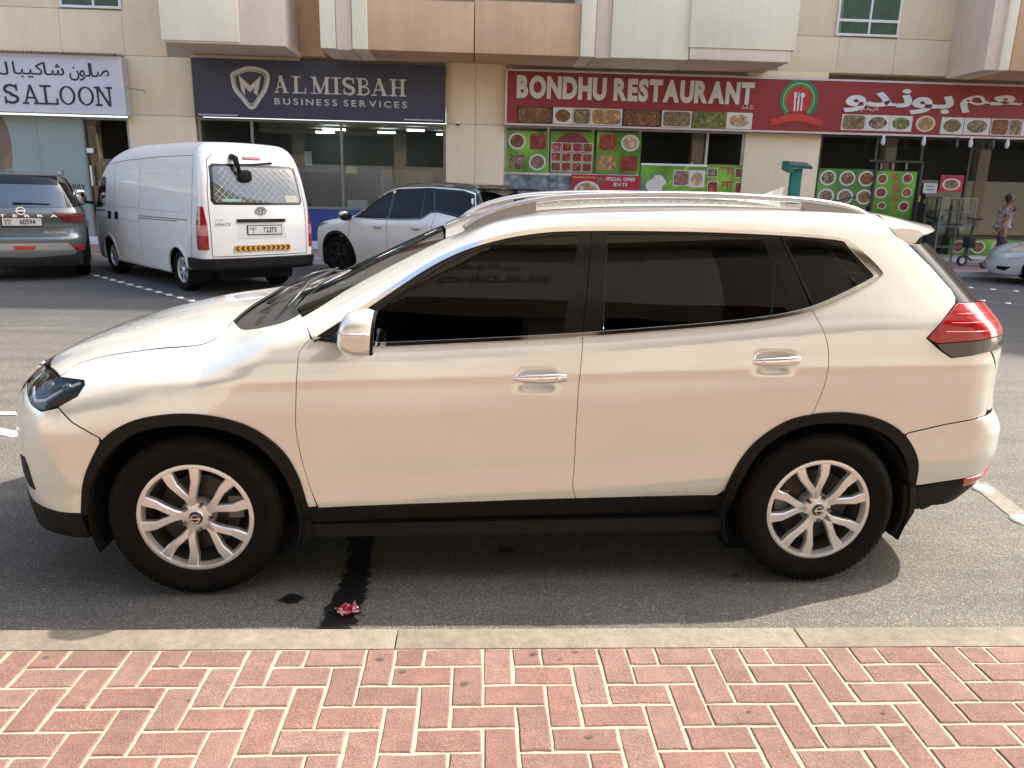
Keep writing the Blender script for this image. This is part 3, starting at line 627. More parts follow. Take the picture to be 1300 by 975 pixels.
        for nm, rng in (('rail_foot', (1.12, 1.44)), ('rail_foot', (2.60, 2.90))):
            t_ = [q for q in cp if rng[0] - .001 <= q[0] <= rng[1]]; q = MB(); v = []
            for x, y, z in t_:
                zr_ = at_top(x, s * y)[2] - .004
                v += [(x, s * (y - .014), z - .008), (x, s * (y + .016), z - .008), (x, s * (y + .020), zr_), (x, s * (y - .018), zr_)]
            n_ = len(t_); ff = [(i * 4 + k, i * 4 + (k + 1) % 4, (i + 1) * 4 + (k + 1) % 4, (i + 1) * 4 + k) for i in range(n_ - 1) for k in range(4)] + [(0, 1, 2, 3), tuple((n_ - 1) * 4 + k for k in range(4))]
            q.add(v, ff).build(nm, mat('rail_grey', (.34, .335, .33), .45, .4), rr_, angle=40)
        ribbon('roof_ditch', f, top, [(x, s * y) for x, y in ([(2.93, .612), (2.4, .612), (2.0, .602), (1.6, .59), (1.2, .556), (1.05, .515)] if s > 0 else [(1.05, .515), (1.2, .556), (1.6, .59), (2.0, .602), (2.4, .612), (2.93, .612)])], .016, BLKP, root, off=-.001, thick=.004)
        # mud flaps
        MB().prism([(3.10, .47), (3.165, .44), (3.175, .33), (3.12, .215), (3.075, .215), (3.115, .30), (3.11, .40)], s * .60, s * .868).build('mud_flap', BLKP, root, bevel=.006)
        MB().prism([(.40, .40), (.455, .35), (.47, .28), (.435, .20), (.40, .21), (.42, .30)], s * .60, s * .85).build('mud_flap', BLKP, root, bevel=.006)
        # wells
        for xc_, zc_ in ((0, .355), (2.705, .355)):
            q = MB(); N_ = 28; v = []
            for i in range(N_ + 1):
                a = math.pi * (-.12 + 1.24 * i / N_); v += [(xc_ + .43 * math.cos(a), s * .885, zc_ + .425 * math.sin(a)), (xc_ + .43 * math.cos(a), s * .55, zc_ + .425 * math.sin(a))]
            q.add(v, [(2 * i, 2 * i + 1, 2 * i + 3, 2 * i + 2) for i in range(N_)]); k = len(q.v); q.add([(xc_ + .44 * math.cos(a), s * .55, zc_ + .44 * math.sin(a)) for a in [2 * math.pi * i / 24 for i in range(24)]], [tuple(range(24))])
            q.build('wheel_well', SHUT, root, recalc=False)
            wheel(root, xc_, s * .888, zc_, s, detail=(s < 0))
    # hood
    hs = curve(hl, .03); L = [tuple(q) for q in hs] + [at_top(x, y) for x, y in ((.135, -.45), (.15, -.3), (.165, -.15), (.17, 0), (.165, .15), (.15, .3), (.135, .45))] + mir(hs)[::-1] + [at_top(x, y) for x, y in ((-.60, .66), (-.66, .58), (-.72, .45), (-.765, .3), (-.785, .15), (-.79, 0), (-.785, -.15), (-.765, -.3), (-.72, -.45), (-.66, -.58), (-.60, -.66))]
    patch('hood', f, top, L, PAINT, root, h=.02, p3=True, gap=.0058)
    gb = [(.40, -.672), (.37, -.5), (.33, -.25), (.32, 0), (.33, .25), (.37, .5), (.40, .672)]
    patch('cowl_panel', f, top, curve(cowl, .03) + curve([(.427, -.660)] + gb[1:-1] + [(.427, .660)], .04) + [(x, -y) for x, y in curve(cowl, .03)[::-1]] + [(.135, .45), (.15, .3), (.165, .15), (.17, 0), (.165, -.15), (.15, -.3), (.135, -.45)], mat('cowl_plastic', (.035, .034, .033), .6), root, h=.03, off=-.022, gap=.0, thick=.02)
    wl = [(.427, -.668), (.6, -.603), (.8, -.548), (1.03, -.503)]; wt = [(1.03, -.503), (1.025, -.3), (1.02, -.1), (1.02, .1), (1.025, .3), (1.03, .503)]
    Lw = curve(wl, .04) + curve(wt, .05)[1:] + [(x, -y) for x, y in curve(wl, .04)[::-1]][1:] + curve([(.427, .660)] + gb[1:-1][::-1] + [(.427, -.660)], .05)[1:-1]
    patch('windshield', f, top, Lw, glass('windshield_glass', (.55, .66, .60), 1.0), root, h=.04, off=-.004, thick=0, gap=.003)
    for sg in (-1, 1): ribbon('windshield_seal', f, top, [(x, sg * y * -1) for x, y in (curve(wl, .04) if sg < 0 else curve(wl, .04)[::-1])] if False else ([(x, y) for x, y in curve(wl, .04)[::-1]] if sg < 0 else [(x, -y) for x, y in curve(wl, .04)]), .014, BLKG, root, off=-.002, thick=.006)
    patch('windshield_band', f, top, [(.93, -.520), (1.03, -.500)] + curve(wt, .05)[1:-1] + [(1.03, .500), (.93, .520), (.945, .3), (.95, 0), (.945, -.3)], BLKG, root, h=.04, off=-.009, thick=0, gap=.002)
    for k in range(9):
        y0 = -.62 + k * .145; ribbon('cowl_slot', f, top, [(.245, y0), (.245, y0 + .05), (.245, y0 + .11)], .030, SHUT, root, off=-.0205, thick=0)
    # wipers
    for y0, y1, x0, x1 in ((-.42, .12, .235, .30), (.10, .60, .24, .36)):
        wp = empty('wiper', parent=root)
        a = Vector(at_top(.24, y0)) + Vector((0, 0, .012)); b = Vector(at_top(x1 + .06, y0 + .22)) + Vector((0, 0, .03)); c = Vector(at_top(.36, y0 - .18)) + Vector((0, 0, .018)); d = Vector(at_top(.47, y1 + .05)) + Vector((0, 0, .018))
        MB().tube([a, (a + b) / 2 + Vector((0, 0, .018)), b], [.014, .011, .008], 8, flat=.5).build('wiper_arm', mat('wiper_black', (.03, .03, .03), .4), wp, smooth=True)
        MB().tube([c, b * .55 + (c + d) * .225 + Vector((0, 0, .006)), d], [.005, .009, .005], 6).build('wiper_blade', mat('wiper_black', (.03, .03, .03), .4), wp, smooth=True)
    # roof, sunroof
    Lr = [at_top(x, y) for x, y in [(1.035, y) for y in np.linspace(-.49, .49, 12)]] + [at_top(x, y) for x, y in ((1.15, .53), (1.3, .553), (1.6, .573), (2.0, .585), (2.4, .595), (2.7, .60), (2.95, .596))] + [at_top(2.955, y) for y in np.linspace(.55, -.55, 10)] + [at_top(x, y) for x, y in ((2.95, -.596), (2.7, -.60), (2.4, -.595), (2.0, -.585), (1.6, -.573), (1.3, -.553), (1.15, -.53))]
    patch('roof', f, top, Lr, PAINT, root, h=.05, p3=True)
    # fin
    z0 = at_top(2.62, 0)[2]
    q = MB(); v = []
    for i in range(9):
        t = i / 8; x = 2.56 + .20 * t; hgt = .085 * (t ** 1.3) * (1 if t < .93 else .93); wd = .022 * math.sin(math.pi * min(t * .8 + .18, 1)) + .004
        v += [(x, -wd, z0 - .004), (x + .01 * t, -wd * .45, z0 + hgt * .6), (x + .02 * t, 0, z0 + hgt), (x + .01 * t, wd * .45, z0 + hgt * .6), (x, wd, z0 - .004)]
    q.add(v, [(i * 5 + k, i * 5 + k + 1, (i + 1) * 5 + k + 1, (i + 1) * 5 + k) for i in range(8) for k in range(4)] + [(40, 41, 42, 43, 44)]).build('antenna_fin', PAINT, root, angle=50)
    # spoiler
    q = MB(); ys = np.linspace(-.70, .70, 29); v = []
    for y in ys:
        a = abs(y) / .70; yy = y
        zt_ = at_top(2.965, min(.60, abs(y)) * (1 if y > 0 else -1))[2] + .004 - .055 * max(0, (abs(y) - .58) / .12) ** 1.5
        tx = 3.48 - .36 * a ** 2; tz = 1.590 - .018 * a ** 2
        ub = min(3.05, tx - .06); zu = 1.545 - .02 * a ** 2
        v += [(2.962, yy, zt_), (2.962 + (tx - 2.962) * .33, yy, zt_ * .62 + tz * .38 + .010), (2.962 + (tx - 2.962) * .66, yy, zt_ * .25 + tz * .75 + .012), (tx - .02, yy, tz + .008), (tx, yy, tz - .006), (tx - .02, yy, tz - .018), ((ub + tx) / 2, yy, zu + .005), (ub, yy, zu - .006), (2.985, yy, min(zt_ - .02, 1.565))]
    n_ = 9; q.add(v, [(i * n_ + k, i * n_ + (k + 1) % n_, (i + 1) * n_ + (k + 1) % n_, (i + 1) * n_ + k) for i in range(len(ys) - 1) for k in range(n_)] + [tuple(range(n_)), tuple((len(ys) - 1) * n_ + k for k in range(n_))])
    q.build('rear_spoiler', PAINT, root, angle=55)
    MB().tube([(3.00, .10, 1.675), (3.10, .10, 1.69), (3.2, .05, 1.72)], .004, 6).build('washer_nozzle', BLKP, root)
    # bumpers
    fc = ch_cyl(-.25, math.pi); rc = ch_cyl(3.0, 0.0); S3 = lambda L: [at_side(q[0], q[1], -1) for q in L]
    ef = lambda y, z: tuple(on(f, ch_end(-1.6, 1), (y, z))[0]); er = lambda y, z: tuple(on(f, ch_end(4.2, -1), (y, z))[0])
    half = S3([q for q in caFo if q[0] < -.345 and q[1] < .713]) + [(-.345, -.888, .709), (-.449, -.870, .768), (-.515, -.834, .820), (-.598, -.805, .796), (-.660, -.752, .809), (-.70, -.69, .832), (-.738, -.60, .852)] 
    topf = [ef(y, .84) for y in np.linspace(-.5, .5, 9)]; botf = [(-.781, .662, .382), (-.84, .5, .382)]
    bb = [(-.56, -.83, .363), (-.656, -.779, .368), (-.727, -.718, .374)] + [ef(-.62, .38), ef(-.4, .385), ef(-.2, .388)]
    patch('front_bumper', f, fc, half + topf + mir(half)[::-1] + mir(bb) + [ef(0, .388)] + bb[::-1], PAINT, root, h=.025, p3=True)
    patch('grille', f, fc, [ef(-.50, .845)] + [ef(y, .90) for y in (-.4, -.2, 0, .2, .4)] + [ef(.50, .845)] + [ef(y, .56) for y in (.3, 0, -.3)], BLKG, root, h=.04, off=.006, thick=.03, p3=True)
    for sg in (-1, 1): ribbon('grille_chrome', f, fc, [ef(sg * .34, .90), ef(sg * .26, .70), ef(sg * .15, .60), ef(0, .585)], .03, CHROME, root, p3=True, off=.014, thick=.01)
    lip = bb + [ef(0, .388)] + mir(bb)[::-1]; lipb = [(-.45, -.835, .25), (-.56, -.80, .25)] + [ef(-.66, .25), ef(-.45, .245), ef(-.2, .245), ef(0, .245)]
    patch('bumper_lip', f, fc, [at_side(-.468, .366)] + lip + [at_side(-.468, .366, 1)] + mir(lipb) + lipb[::-1][1:], BLKP, root, h=.04, p3=True, off=.004, thick=.05)
    for sg in (-1, 1):
        patch('fog_slot', f, fc, [(x, -sg * y, z) for x, y, z in ((-.733, -.726, .575), (-.713, -.746, .545), (-.688, -.760, .436), (-.723, -.730, .44), (-.76, -.70, .47), (-.80, -.64, .50), (-.79, -.65, .56))], BLKP, root, h=.03, p3=True, off=.004, thick=.01)
    hr = S3([q for q in caRo if q[0] > 3.07 and q[1] < .708]); hr = hr[::-1] + S3([(3.068, .702)]) + S3(curve([(3.077, .710), (3.256, .750), (3.45, .779)], .04))
    half = [at_side(3.205, .446)] + hr
    patch('rear_bumper', f, rc, half + [er(y, .795) for y in np.linspace(-.70, .70, 11)] + mir(half)[::-1] + mir([at_side(3.413, .474), at_side(3.52, .483)]) + [er(y, .495) for y in np.linspace(.70, -.70, 9)] + [at_side(3.52, .483), at_side(3.413, .474)], PAINT, root, h=.025, p3=True)
    lo_ = [at_side(3.182, .442), at_side(3.22, .44), at_side(3.413, .468), at_side(3.52, .477)] + [er(y, .489) for y in np.linspace(-.70, .70, 9)] + mir([at_side(3.52, .477), at_side(3.413, .468), at_side(3.22, .44), at_side(3.182, .442)])
    patch('rear_lower_bumper', f, rc, lo_ + mir([at_side(3.22, .31)]) + mir([at_side(3.40, .31)]) + [er(y, .33) for y in np.linspace(.62, -.62, 9)] + [at_side(3.40, .31), at_side(3.22, .31)], BLKP, root, h=.04, p3=True, off=.002, thick=.05)
    # tailgate, rear glass
    sm = [at_side(3.462, .80), at_side(3.468, .9), at_side(3.465, 1.0), at_side(3.40, 1.084)] + [er(-.74, 1.10), er(-.74, 1.148), er(-.60, 1.155), er(-.595, 1.27)]
    patch('tailgate', f, ch_end(4.2, -1), sm + mir(sm)[::-1] + [er(y, .80) for y in np.linspace(.70, -.70, 9)], PAINT, root, h=.04, p3=True)
    patch('rear_window', f, ch_end(4.2, -1), [er(-.553, 1.50), er(-.553, 1.40), er(-.553, 1.28), er(0, 1.272), er(.553, 1.28), er(.553, 1.40), er(.553, 1.50), er(0, 1.53)], glass('rear_tint', (.07, .07, .065), .9), root, h=.05, p3=True, thick=0)
    # skin behind the gaps, floor, seats
    g = lambda x, y, z: f(x, y, z) + .036
    def cutf(c):
        if c[2] > 1.02 and .33 < c[0] < 3.0: return True
        if c[2] > 1.27: return True
        for xc_ in (0, 2.705):
            if math.hypot(c[0] - xc_, c[2] - .355) < .45 and abs(c[1]) > .5: return True
        return c[2] < .26
    shell('inner_skin', g, (-1.1, -1.1, .2), (3.95, 1.1, 1.8), .1, 2.7, .62, SHUT, root, n=(110, 40, 40), cut=cutf)
    MB().box((-.75, -.54, .20), (3.45, .54, .42)).build('underbody', SHUT, root)
    MB().box((.45, -.84, .24), (2.28, .84, .30)).build('floor_pan', SHUT, root)
    MB().box((.42, -.76, .85), (.80, .76, 1.05)).build('dashboard', mat('dash', (.03, .03, .03), .7), root, bevel=.06)
    dark = mat('trim_dark', (.03, .028, .026), .8)
    for y in (-.38, .38):
        st = empty('seat', (1.35, y, .3), parent=root)
        MB().box((-.05, -.25, .15), (.50, .25, .36)).build('cushion', SEAT, st, bevel=.06)
        MB().box((0, -.24, 0), (.14, .24, .62), None).build('backrest', SEAT, st, bevel=.06, loc=(.46, 0, .30), rot=(0, R(12), 0))
        MB().box((0, -.13, 0), (.09, .13, .18)).build('headrest', SEAT, st, bevel=.04, loc=(.61, 0, .93), rot=(0, R(8), 0))
    bs = empty('rear_seat', (2.25, 0, .3), parent=root)
    MB().box((-.05, -.62, .15), (.45, .62, .36)).build('cushion', SEAT, bs, bevel=.06); MB().box((0, -.62, 0), (.14, .62, .62)).build('backrest', SEAT, bs, bevel=.06, loc=(.45, 0, .30), rot=(0, R(14), 0))
    sw = MB(); sw.tube([(0, .18 * math.cos(a), .18 * math.sin(a)) for a in [2 * math.pi * k / 24 for k in range(25)]], .014, 8, cap=False); sw.box((-.01, -.17, -.02), (.02, .17, .02)); sw.build('steering_wheel', dark, root, loc=(.93, -.38, 1.0), rot=(0, R(-25), 0))
    return root
# ------------------------------------------------------------------ ground
ROAD_Y0, ROAD_Y1 = .126, 14.62
asph = mat('asphalt', (.098, .096, .093), .85, noise=[(.7, .10, 6), (4.5, .13, 6), (38, .22, 3), (110, .34, 2)], bump=(110, 1., .009))
def asphalt():
    n = asph.node_tree; b = n.nodes['Principled BSDF']
    # bleached wheel tracks and rolled-in grit, darker lane beyond
    tc = n.nodes.new('ShaderNodeTexCoord'); v = n.nodes.new('ShaderNodeTexVoronoi'); v.inputs['Scale'].default_value = 95; n.links.new(tc.outputs['Object'], v.inputs['Vector'])
    mr = n.nodes.new('ShaderNodeMapRange'); mr.inputs[1].default_value = .0; mr.inputs[2].default_value = .45; mr.inputs[3].default_value = 1.7; mr.inputs[4].default_value = .6; n.links.new(v.outputs['Distance'], mr.inputs[0])
    cur = b.inputs['Base Color'].links[0].from_socket
    vm = n.nodes.new('ShaderNodeVectorMath'); vm.operation = 'SCALE'; n.links.new(cur, vm.inputs[0]); n.links.new(mr.outputs[0], vm.inputs['Scale'])
    mp = n.nodes.new('ShaderNodeMapping'); mp.inputs['Scale'].default_value = (.12, 1.6, 1); n.links.new(tc.outputs['Object'], mp.inputs[0])
    ns = n.nodes.new('ShaderNodeTexNoise'); ns.inputs['Scale'].default_value = 3; ns.inputs['Detail'].default_value = 5; n.links.new(mp.outputs[0], ns.inputs['Vector'])
    m2 = n.nodes.new('ShaderNodeMapRange'); m2.inputs[1].default_value = .3; m2.inputs[2].default_value = .7; m2.inputs[3].default_value = .82; m2.inputs[4].default_value = 1.18; n.links.new(ns.outputs[0], m2.inputs[0])
    v2 = n.nodes.new('ShaderNodeVectorMath'); v2.operation = 'SCALE'; n.links.new(vm.outputs[0], v2.inputs[0]); n.links.new(m2.outputs[0], v2.inputs['Scale'])
    # near lane lighter and warmer than the far side, with a ragged border
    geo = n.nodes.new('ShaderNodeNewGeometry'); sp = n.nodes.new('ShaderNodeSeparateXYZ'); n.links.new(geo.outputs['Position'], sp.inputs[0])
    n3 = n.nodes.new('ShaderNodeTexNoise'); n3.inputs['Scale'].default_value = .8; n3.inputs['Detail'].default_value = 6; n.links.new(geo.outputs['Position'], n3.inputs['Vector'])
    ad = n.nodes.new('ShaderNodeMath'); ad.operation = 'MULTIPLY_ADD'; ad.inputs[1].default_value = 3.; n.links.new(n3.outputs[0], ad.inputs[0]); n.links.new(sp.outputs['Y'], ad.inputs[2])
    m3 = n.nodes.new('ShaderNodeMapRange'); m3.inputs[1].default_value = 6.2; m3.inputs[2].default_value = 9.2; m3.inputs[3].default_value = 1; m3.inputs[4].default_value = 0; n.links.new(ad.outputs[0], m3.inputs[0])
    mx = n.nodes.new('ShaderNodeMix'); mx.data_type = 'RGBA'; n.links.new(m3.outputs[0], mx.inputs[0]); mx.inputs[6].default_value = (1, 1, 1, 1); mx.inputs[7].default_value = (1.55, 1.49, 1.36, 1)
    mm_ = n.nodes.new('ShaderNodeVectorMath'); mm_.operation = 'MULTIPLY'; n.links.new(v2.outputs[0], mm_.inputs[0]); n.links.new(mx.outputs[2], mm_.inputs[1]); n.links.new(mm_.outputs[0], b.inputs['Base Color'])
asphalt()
MB().box((-160, -160, -.35), (160, 160, -.02)).build('ground', mat('sand', (.30, .26, .21), .9, noise=(2, .1)))['kind'] = 'structure'
g = MB(); nx = 60
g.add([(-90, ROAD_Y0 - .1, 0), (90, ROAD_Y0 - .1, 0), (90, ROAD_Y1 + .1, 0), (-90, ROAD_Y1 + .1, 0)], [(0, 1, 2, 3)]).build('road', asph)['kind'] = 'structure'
# spill under the engine, a dark mark with ragged edge
def blot(name, cx, cy, pts, m, z=.004, parent=None):
    q = MB(); q.add([(cx, cy, z)] + [(x, y, z) for x, y in pts], [(0, i + 1, (i + 1) % len(pts) + 1) for i in range(len(pts))]); return q.build(name, m, parent, recalc=False)
def soak_mat(name, col, rough, amt):
    """liquid that has soaked in: opaque in the middle, breaking up towards the rim"""
    m = mat(name, col, rough, noise=(12, .4)); n = m.node_tree; b = n.nodes['Principled BSDF']
    at = n.nodes.new('ShaderNodeAttribute'); at.attribute_name = 'soak'; tc = n.nodes.new('ShaderNodeTexCoord'); ns = n.nodes.new('ShaderNodeTexNoise'); ns.inputs['Scale'].default_value = 26; ns.inputs['Detail'].default_value = 7; n.links.new(tc.outputs['Object'], ns.inputs['Vector'])
    ad = n.nodes.new('ShaderNodeMath'); ad.operation = 'MULTIPLY_ADD'; ad.inputs[1].default_value = 1.1; n.links.new(ns.outputs[0], ad.inputs[0]); n.links.new(at.outputs['Fac'], ad.inputs[2])
    mr = n.nodes.new('ShaderNodeMapRange'); mr.interpolation_type = 'SMOOTHSTEP'; mr.inputs[1].default_value = .82; mr.inputs[2].default_value = 1.05; mr.inputs[4].default_value = amt; n.links.new(ad.outputs[0], mr.inputs[0]); n.links.new(mr.outputs[0], b.inputs['Alpha']); return m
wet = soak_mat('oil_stain', (.010, .010, .010), .35, .92)
def soak(o, vals):
    a = o.data.attributes.new('soak', 'FLOAT', 'POINT'); [setattr(a.data[i], 'value', v) for i, v in enumerate(vals)]; tag(o, kind='structure')
q = MB(); vals = []; N_ = 40
for i in range(N_):
    t = i / (N_ - 1); y = .13 + 1.15 * t; x = 2.54 + .05 * math.sin(3.6 * t + .4) + .05 * t; wd = .085 + .025 * math.sin(7 * t) + .03 * t
    for k, u in enumerate((-1, -.5, 0, .5, 1)): q.v.append((x + u * wd, y, .004)); vals.append((1 - abs(u)) * 1.0 * (1 if .03 < t < .97 else .5) + .0)
q.f = [(i * 5 + k, i * 5 + k + 1, (i + 1) * 5 + k + 1, (i + 1) * 5 + k) for i in range(N_ - 1) for k in range(4)]
me = bpy.data.meshes.new('oil_stain'); me.from_pydata(q.v, [], q.f); soak(link('oil_stain', me, wet), vals)
rnd2 = random.Random(8)
for cx, cy, r in ((2.36, .50, .06), (3.3, .95, .05), (4.35, .7, .02)):
    q = MB(); q.v = [(cx, cy, .005)] + [(cx + r * 1.5 * math.cos(a), cy + r * math.sin(a), .005) for a in [2 * math.pi * k / 16 for k in range(16)]]; me = bpy.data.meshes.new('oil_spot'); me.from_pydata(q.v, [], [(0, k + 1, (k + 1) % 16 + 1) for k in range(16)]); soak(link('oil_spot', me, wet), [.9] + [0.] * 16)
# old leak in the bay: broad, faint
old = soak_mat('old_leak', (.035, .033, .030), .6, .55)
for cx, cy, rx, ry in ():
    q = MB(); q.v = [(cx, cy, .002)] + [(cx + rx * math.cos(a), cy + ry * math.sin(a), .002) for a in [2 * math.pi * k / 20 for k in range(20)]]; me = bpy.data.meshes.new('old_leak'); me.from_pydata(q.v, [], [(0, k + 1, (k + 1) % 20 + 1) for k in range(20)]); soak(link('old_leak', me, old), [.62] + [0.] * 20)
# painted bay lines, worn
white = mat('road_paint', (.34, .33, .30), .7, noise=[(6, .2), (60, .3)])
def strip(name, a, b, wd, m=white, z=.004):
    a = Vector((*a, z)); b = Vector((*b, z)); t = (b - a).normalized(); s_ = Vector((-t.y, t.x, 0)) * wd / 2; q = MB(); q.add([a - s_, b - s_, b + s_, a + s_], [(0, 1, 2, 3)]); o = q.build(name, m, recalc=False); o['kind'] = 'structure'; return o
def SG(u, v, z=0.): P = survey(u, v, z=z); return (P[0], P[1])
stud_mat = mat('ceramic_white', (.66, .66, .64), .25, coat=.5)
sm_ = MB().lathe([(0, .018), (.03, .017), (.048, .010), (.055, 0)], 20, axis='z').mesh('road_stud', smooth=True); sm_.materials.append(stud_mat)
LINES = []
ORD = ['first', 'second', 'third', 'fourth', 'fifth', 'sixth', 'seventh', 'eighth', 'ninth', 'tenth', 'eleventh', 'twelfth', 'thirteenth', 'fourteenth']
def studs(pts, label, group, line=True, sc=1.0):
    for i, (x, y) in enumerate(pts):
        o = link('road_stud', sm_, None, loc=(x, y, .004)); o.scale = (sc, sc, sc); tag(o, label % ORD[i], 'road stud', group)
A, B_ = np.array(SG(104, 345.5)), np.array(SG(229, 378.5)); n_ = 12
far_pts = [tuple(A + (B_ - A) * i / (n_ - 1.)) for i in range(-0, n_ + 14)]
studs(far_pts[:n_ + 2], 'white stud, %s from the far end of the slanting row left of the van', 'studs of the slanting row by the van', sc=1.0)
thin = mat('faded_line', (.22, .22, .21), .8, noise=(9, .3))
strip('bay_line', tuple(A - (B_ - A) * .02), tuple(A + (B_ - A) * 1.28), .05, thin)
p0, p1 = np.array(SG(1232, 365.5)), np.array(SG(1289.5, 370)); studs([tuple(p0 + (p1 - p0) * k / 2.) for k in range(-1, 4)], 'white stud, %s from the left in the farther row by the saloon car', 'studs of the farther row at the right')
strip('bay_line', tuple(p0 - (p1 - p0) * 1.5), tuple(p0 + (p1 - p0) * 3), .04, thin)
p0, p1 = np.array(SG(1247, 382)), np.array(SG(1279.5, 385.5)); studs([tuple(p0 + (p1 - p0) * k) for k in (0, 1, 2, 3)], 'white stud, %s from the left in the nearer row by the tail light', 'studs of the nearer row at the right')
strip('bay_line', tuple(p0 - (p1 - p0) * .5), tuple(p0 + (p1 - p0) * 5), .04, thin)
# the near bay: worn white lines and two big studs
for (u, v), lb in (((1248, 622), 'big white ceramic stud on the asphalt just behind the rear bumper'), ((1297, 661), 'big white ceramic stud at the right edge of the asphalt'), ((26, 551), 'white ceramic stud on the asphalt in front of the front bumper')):
    x, y = SG(u, v); o = link('road_stud', sm_, None, loc=(x, y, .004)); o.scale = (1.1, 1.1, 1.1); tag(o, lb, 'road stud', 'big studs of the near bays')
warm = mat('bleached_line', (.17, .155, .13), .85, noise=[(20, .25), (80, .3)])
strip('bay_line', SG(1240, 612), SG(1310, 668), .12, warm)
strip('bay_line', (-.55, 2.9), (.02, 2.62), .10, white); strip('bay_line', (-1.6, 3.13), (-.2, 3.13), .09, white, .005); strip('bay_line', (-1.2, 2.25), (-.25, 2.70), .10, white, .006)
# crisp packet in the gutter
q = MB(); rn = random.Random(5); N_ = 9; v = []
for j in range(N_):
    for i in range(N_):
        a = i / (N_ - 1) - .5; b = j / (N_ - 1) - .5; v.append((a * .085 * (1 + .3 * b) + rn.uniform(-.004, .004), b * .075 + rn.uniform(-.004, .004), .006 + .018 * abs(math.sin(5 * a + 3 * b)) + rn.uniform(0, .010)))
q.add(v, [(j * N_ + i, j * N_ + i + 1, (j + 1) * N_ + i + 1, (j + 1) * N_ + i) for j in range(N_ - 1) for i in range(N_ - 1)])
x, y = SG(442, 779); o = q.build('snack_wrapper', food('wrapper_print', [(.35, .005, .03), (.45, .01, .05), (.30, .0, .02), (.8, .7, .7)], 30, .2), loc=(x, y, 0), rot=(0, 0, .6), recalc=False)
tag(o, 'small crumpled dark red snack wrapper on the asphalt beside the kerb', 'wrapper')

# ------------------------------------------------------------------ near kerb and brick pavement
HK = .10
conc = mat('kerb_concrete', (.165, .145, .112), .85, noise=[(1.3, .16, 7), (9, .22, 6), (30, .20), (200, .30, 2)], bump=(70, .5, .004))
kerb = empty('near_kerb', (0, 0, 0)); kerb['kind'] = 'structure'
xk = [SG(503, 810, HK)[0]]; xs = [xk[0] + k * 1.52 for k in range(-5, 7)]
for i in range(len(xs) - 1):
    MB().box((xs[i] + .002, -.002, -.2), (xs[i + 1] - .002, .126, HK)).build('kerbstone', conc, kerb, bevel=.007)
for a, b in ((-60, xs[0] - .002), (xs[-1] + .002, 60)): MB().box((a, -.002, -.2), (b, .126, HK)).build('kerb_run', conc, kerb)
pav = empty('pavement', (0, 0, 0)); pav['kind'] = 'structure'
mort = mat('mortar_sand', (.33, .285, .21), .9, noise=[(3, .12, 5), (14, .14), (150, .35, 2)], bump=(160, .8, .003))
MB().box((-60, -6.0, -.2), (60, -.0025, HK - .0045)).build('mortar_bed', mort, pav)
mod = .42 * .98922 / 4 * 1.0; jt = .0085
bk = [mat('brick_%d' % i, c, .85, noise=[(1.1, .10, 6), (3.6, .14, 6), (16, .20, 5), (90, .22), (300, .62, 2)], bump=(230, 1., .004), world=True, rnd=.06) for i, c in enumerate([(.165, .094, .077), (.172, .101, .083), (.160, .089, .072), (.176, .107, .088), (.168, .090, .073)])]
bm_cache = {}
def brick_mesh(w_, l_, k):
    key = (round(w_, 4), round(l_, 4), k)
    if key in bm_cache: return bm_cache[key]
    r_ = random.Random(k * 7 + int(w_ * 1e4)); c = .0045
    q = MB(); x, y = w_ / 2, l_ / 2
    j = lambda: r_.uniform(-.0022, .0022)
    bot = [(-x, -y, -.03), (x, -y, -.03), (x, y, -.03), (-x, y, -.03)]; mid = [(-x + j(), -y + j(), -c), (0, -y + j(), -c), (x + j(), -y + j(), -c), (x + j(), 0, -c), (x + j(), y + j(), -c), (0, y + j(), -c), (-x + j(), y + j(), -c), (-x + j(), 0, -c)]
    topv = [((a - c if a > 0 else a + c) if a else 0, (b - c if b > 0 else b + c) if b else 0, 0) for a, b, _ in mid]
    q.add(mid + topv, [(i, (i + 1) % 8, 8 + (i + 1) % 8, 8 + i) for i in range(8)] + [tuple(range(8, 16))])
    me = q.mesh('brick', recalc=True); me.materials.append(bk[k % 5]); bm_cache[key] = me; return me
X0 = 1.61519; rest = MB(); cnt = 0; rn = random.Random(11)
def brick(x0, y0, x1, y1):
    """module rectangle, y downwards from the kerb"""
    global cnt
    if y0 < -1e-6:
        y0 = 0
    if y1 <= .02: return
    w_, l_ = x1 - x0 - jt, y1 - y0 - jt; cx, cy = (x0 + x1) / 2, -(y0 + y1) / 2
    if w_ < .02 or l_ < .02: return
    vis = .4 < cx < 6.1 and cy > -.72
    if vis:
        o = link('brick', brick_mesh(w_, l_, rn.randrange(15)), None, pav, loc=(cx, cy - .001, HK + rn.uniform(-.002, .0014)), rot=(rn.uniform(-.008, .008), rn.uniform(-.008, .008), rn.uniform(-.011, .011))); cnt += 1
    else: rest.box((cx - w_ / 2, cy - l_ / 2, HK - .02), (cx + w_ / 2, cy + l_ / 2, HK - .001))
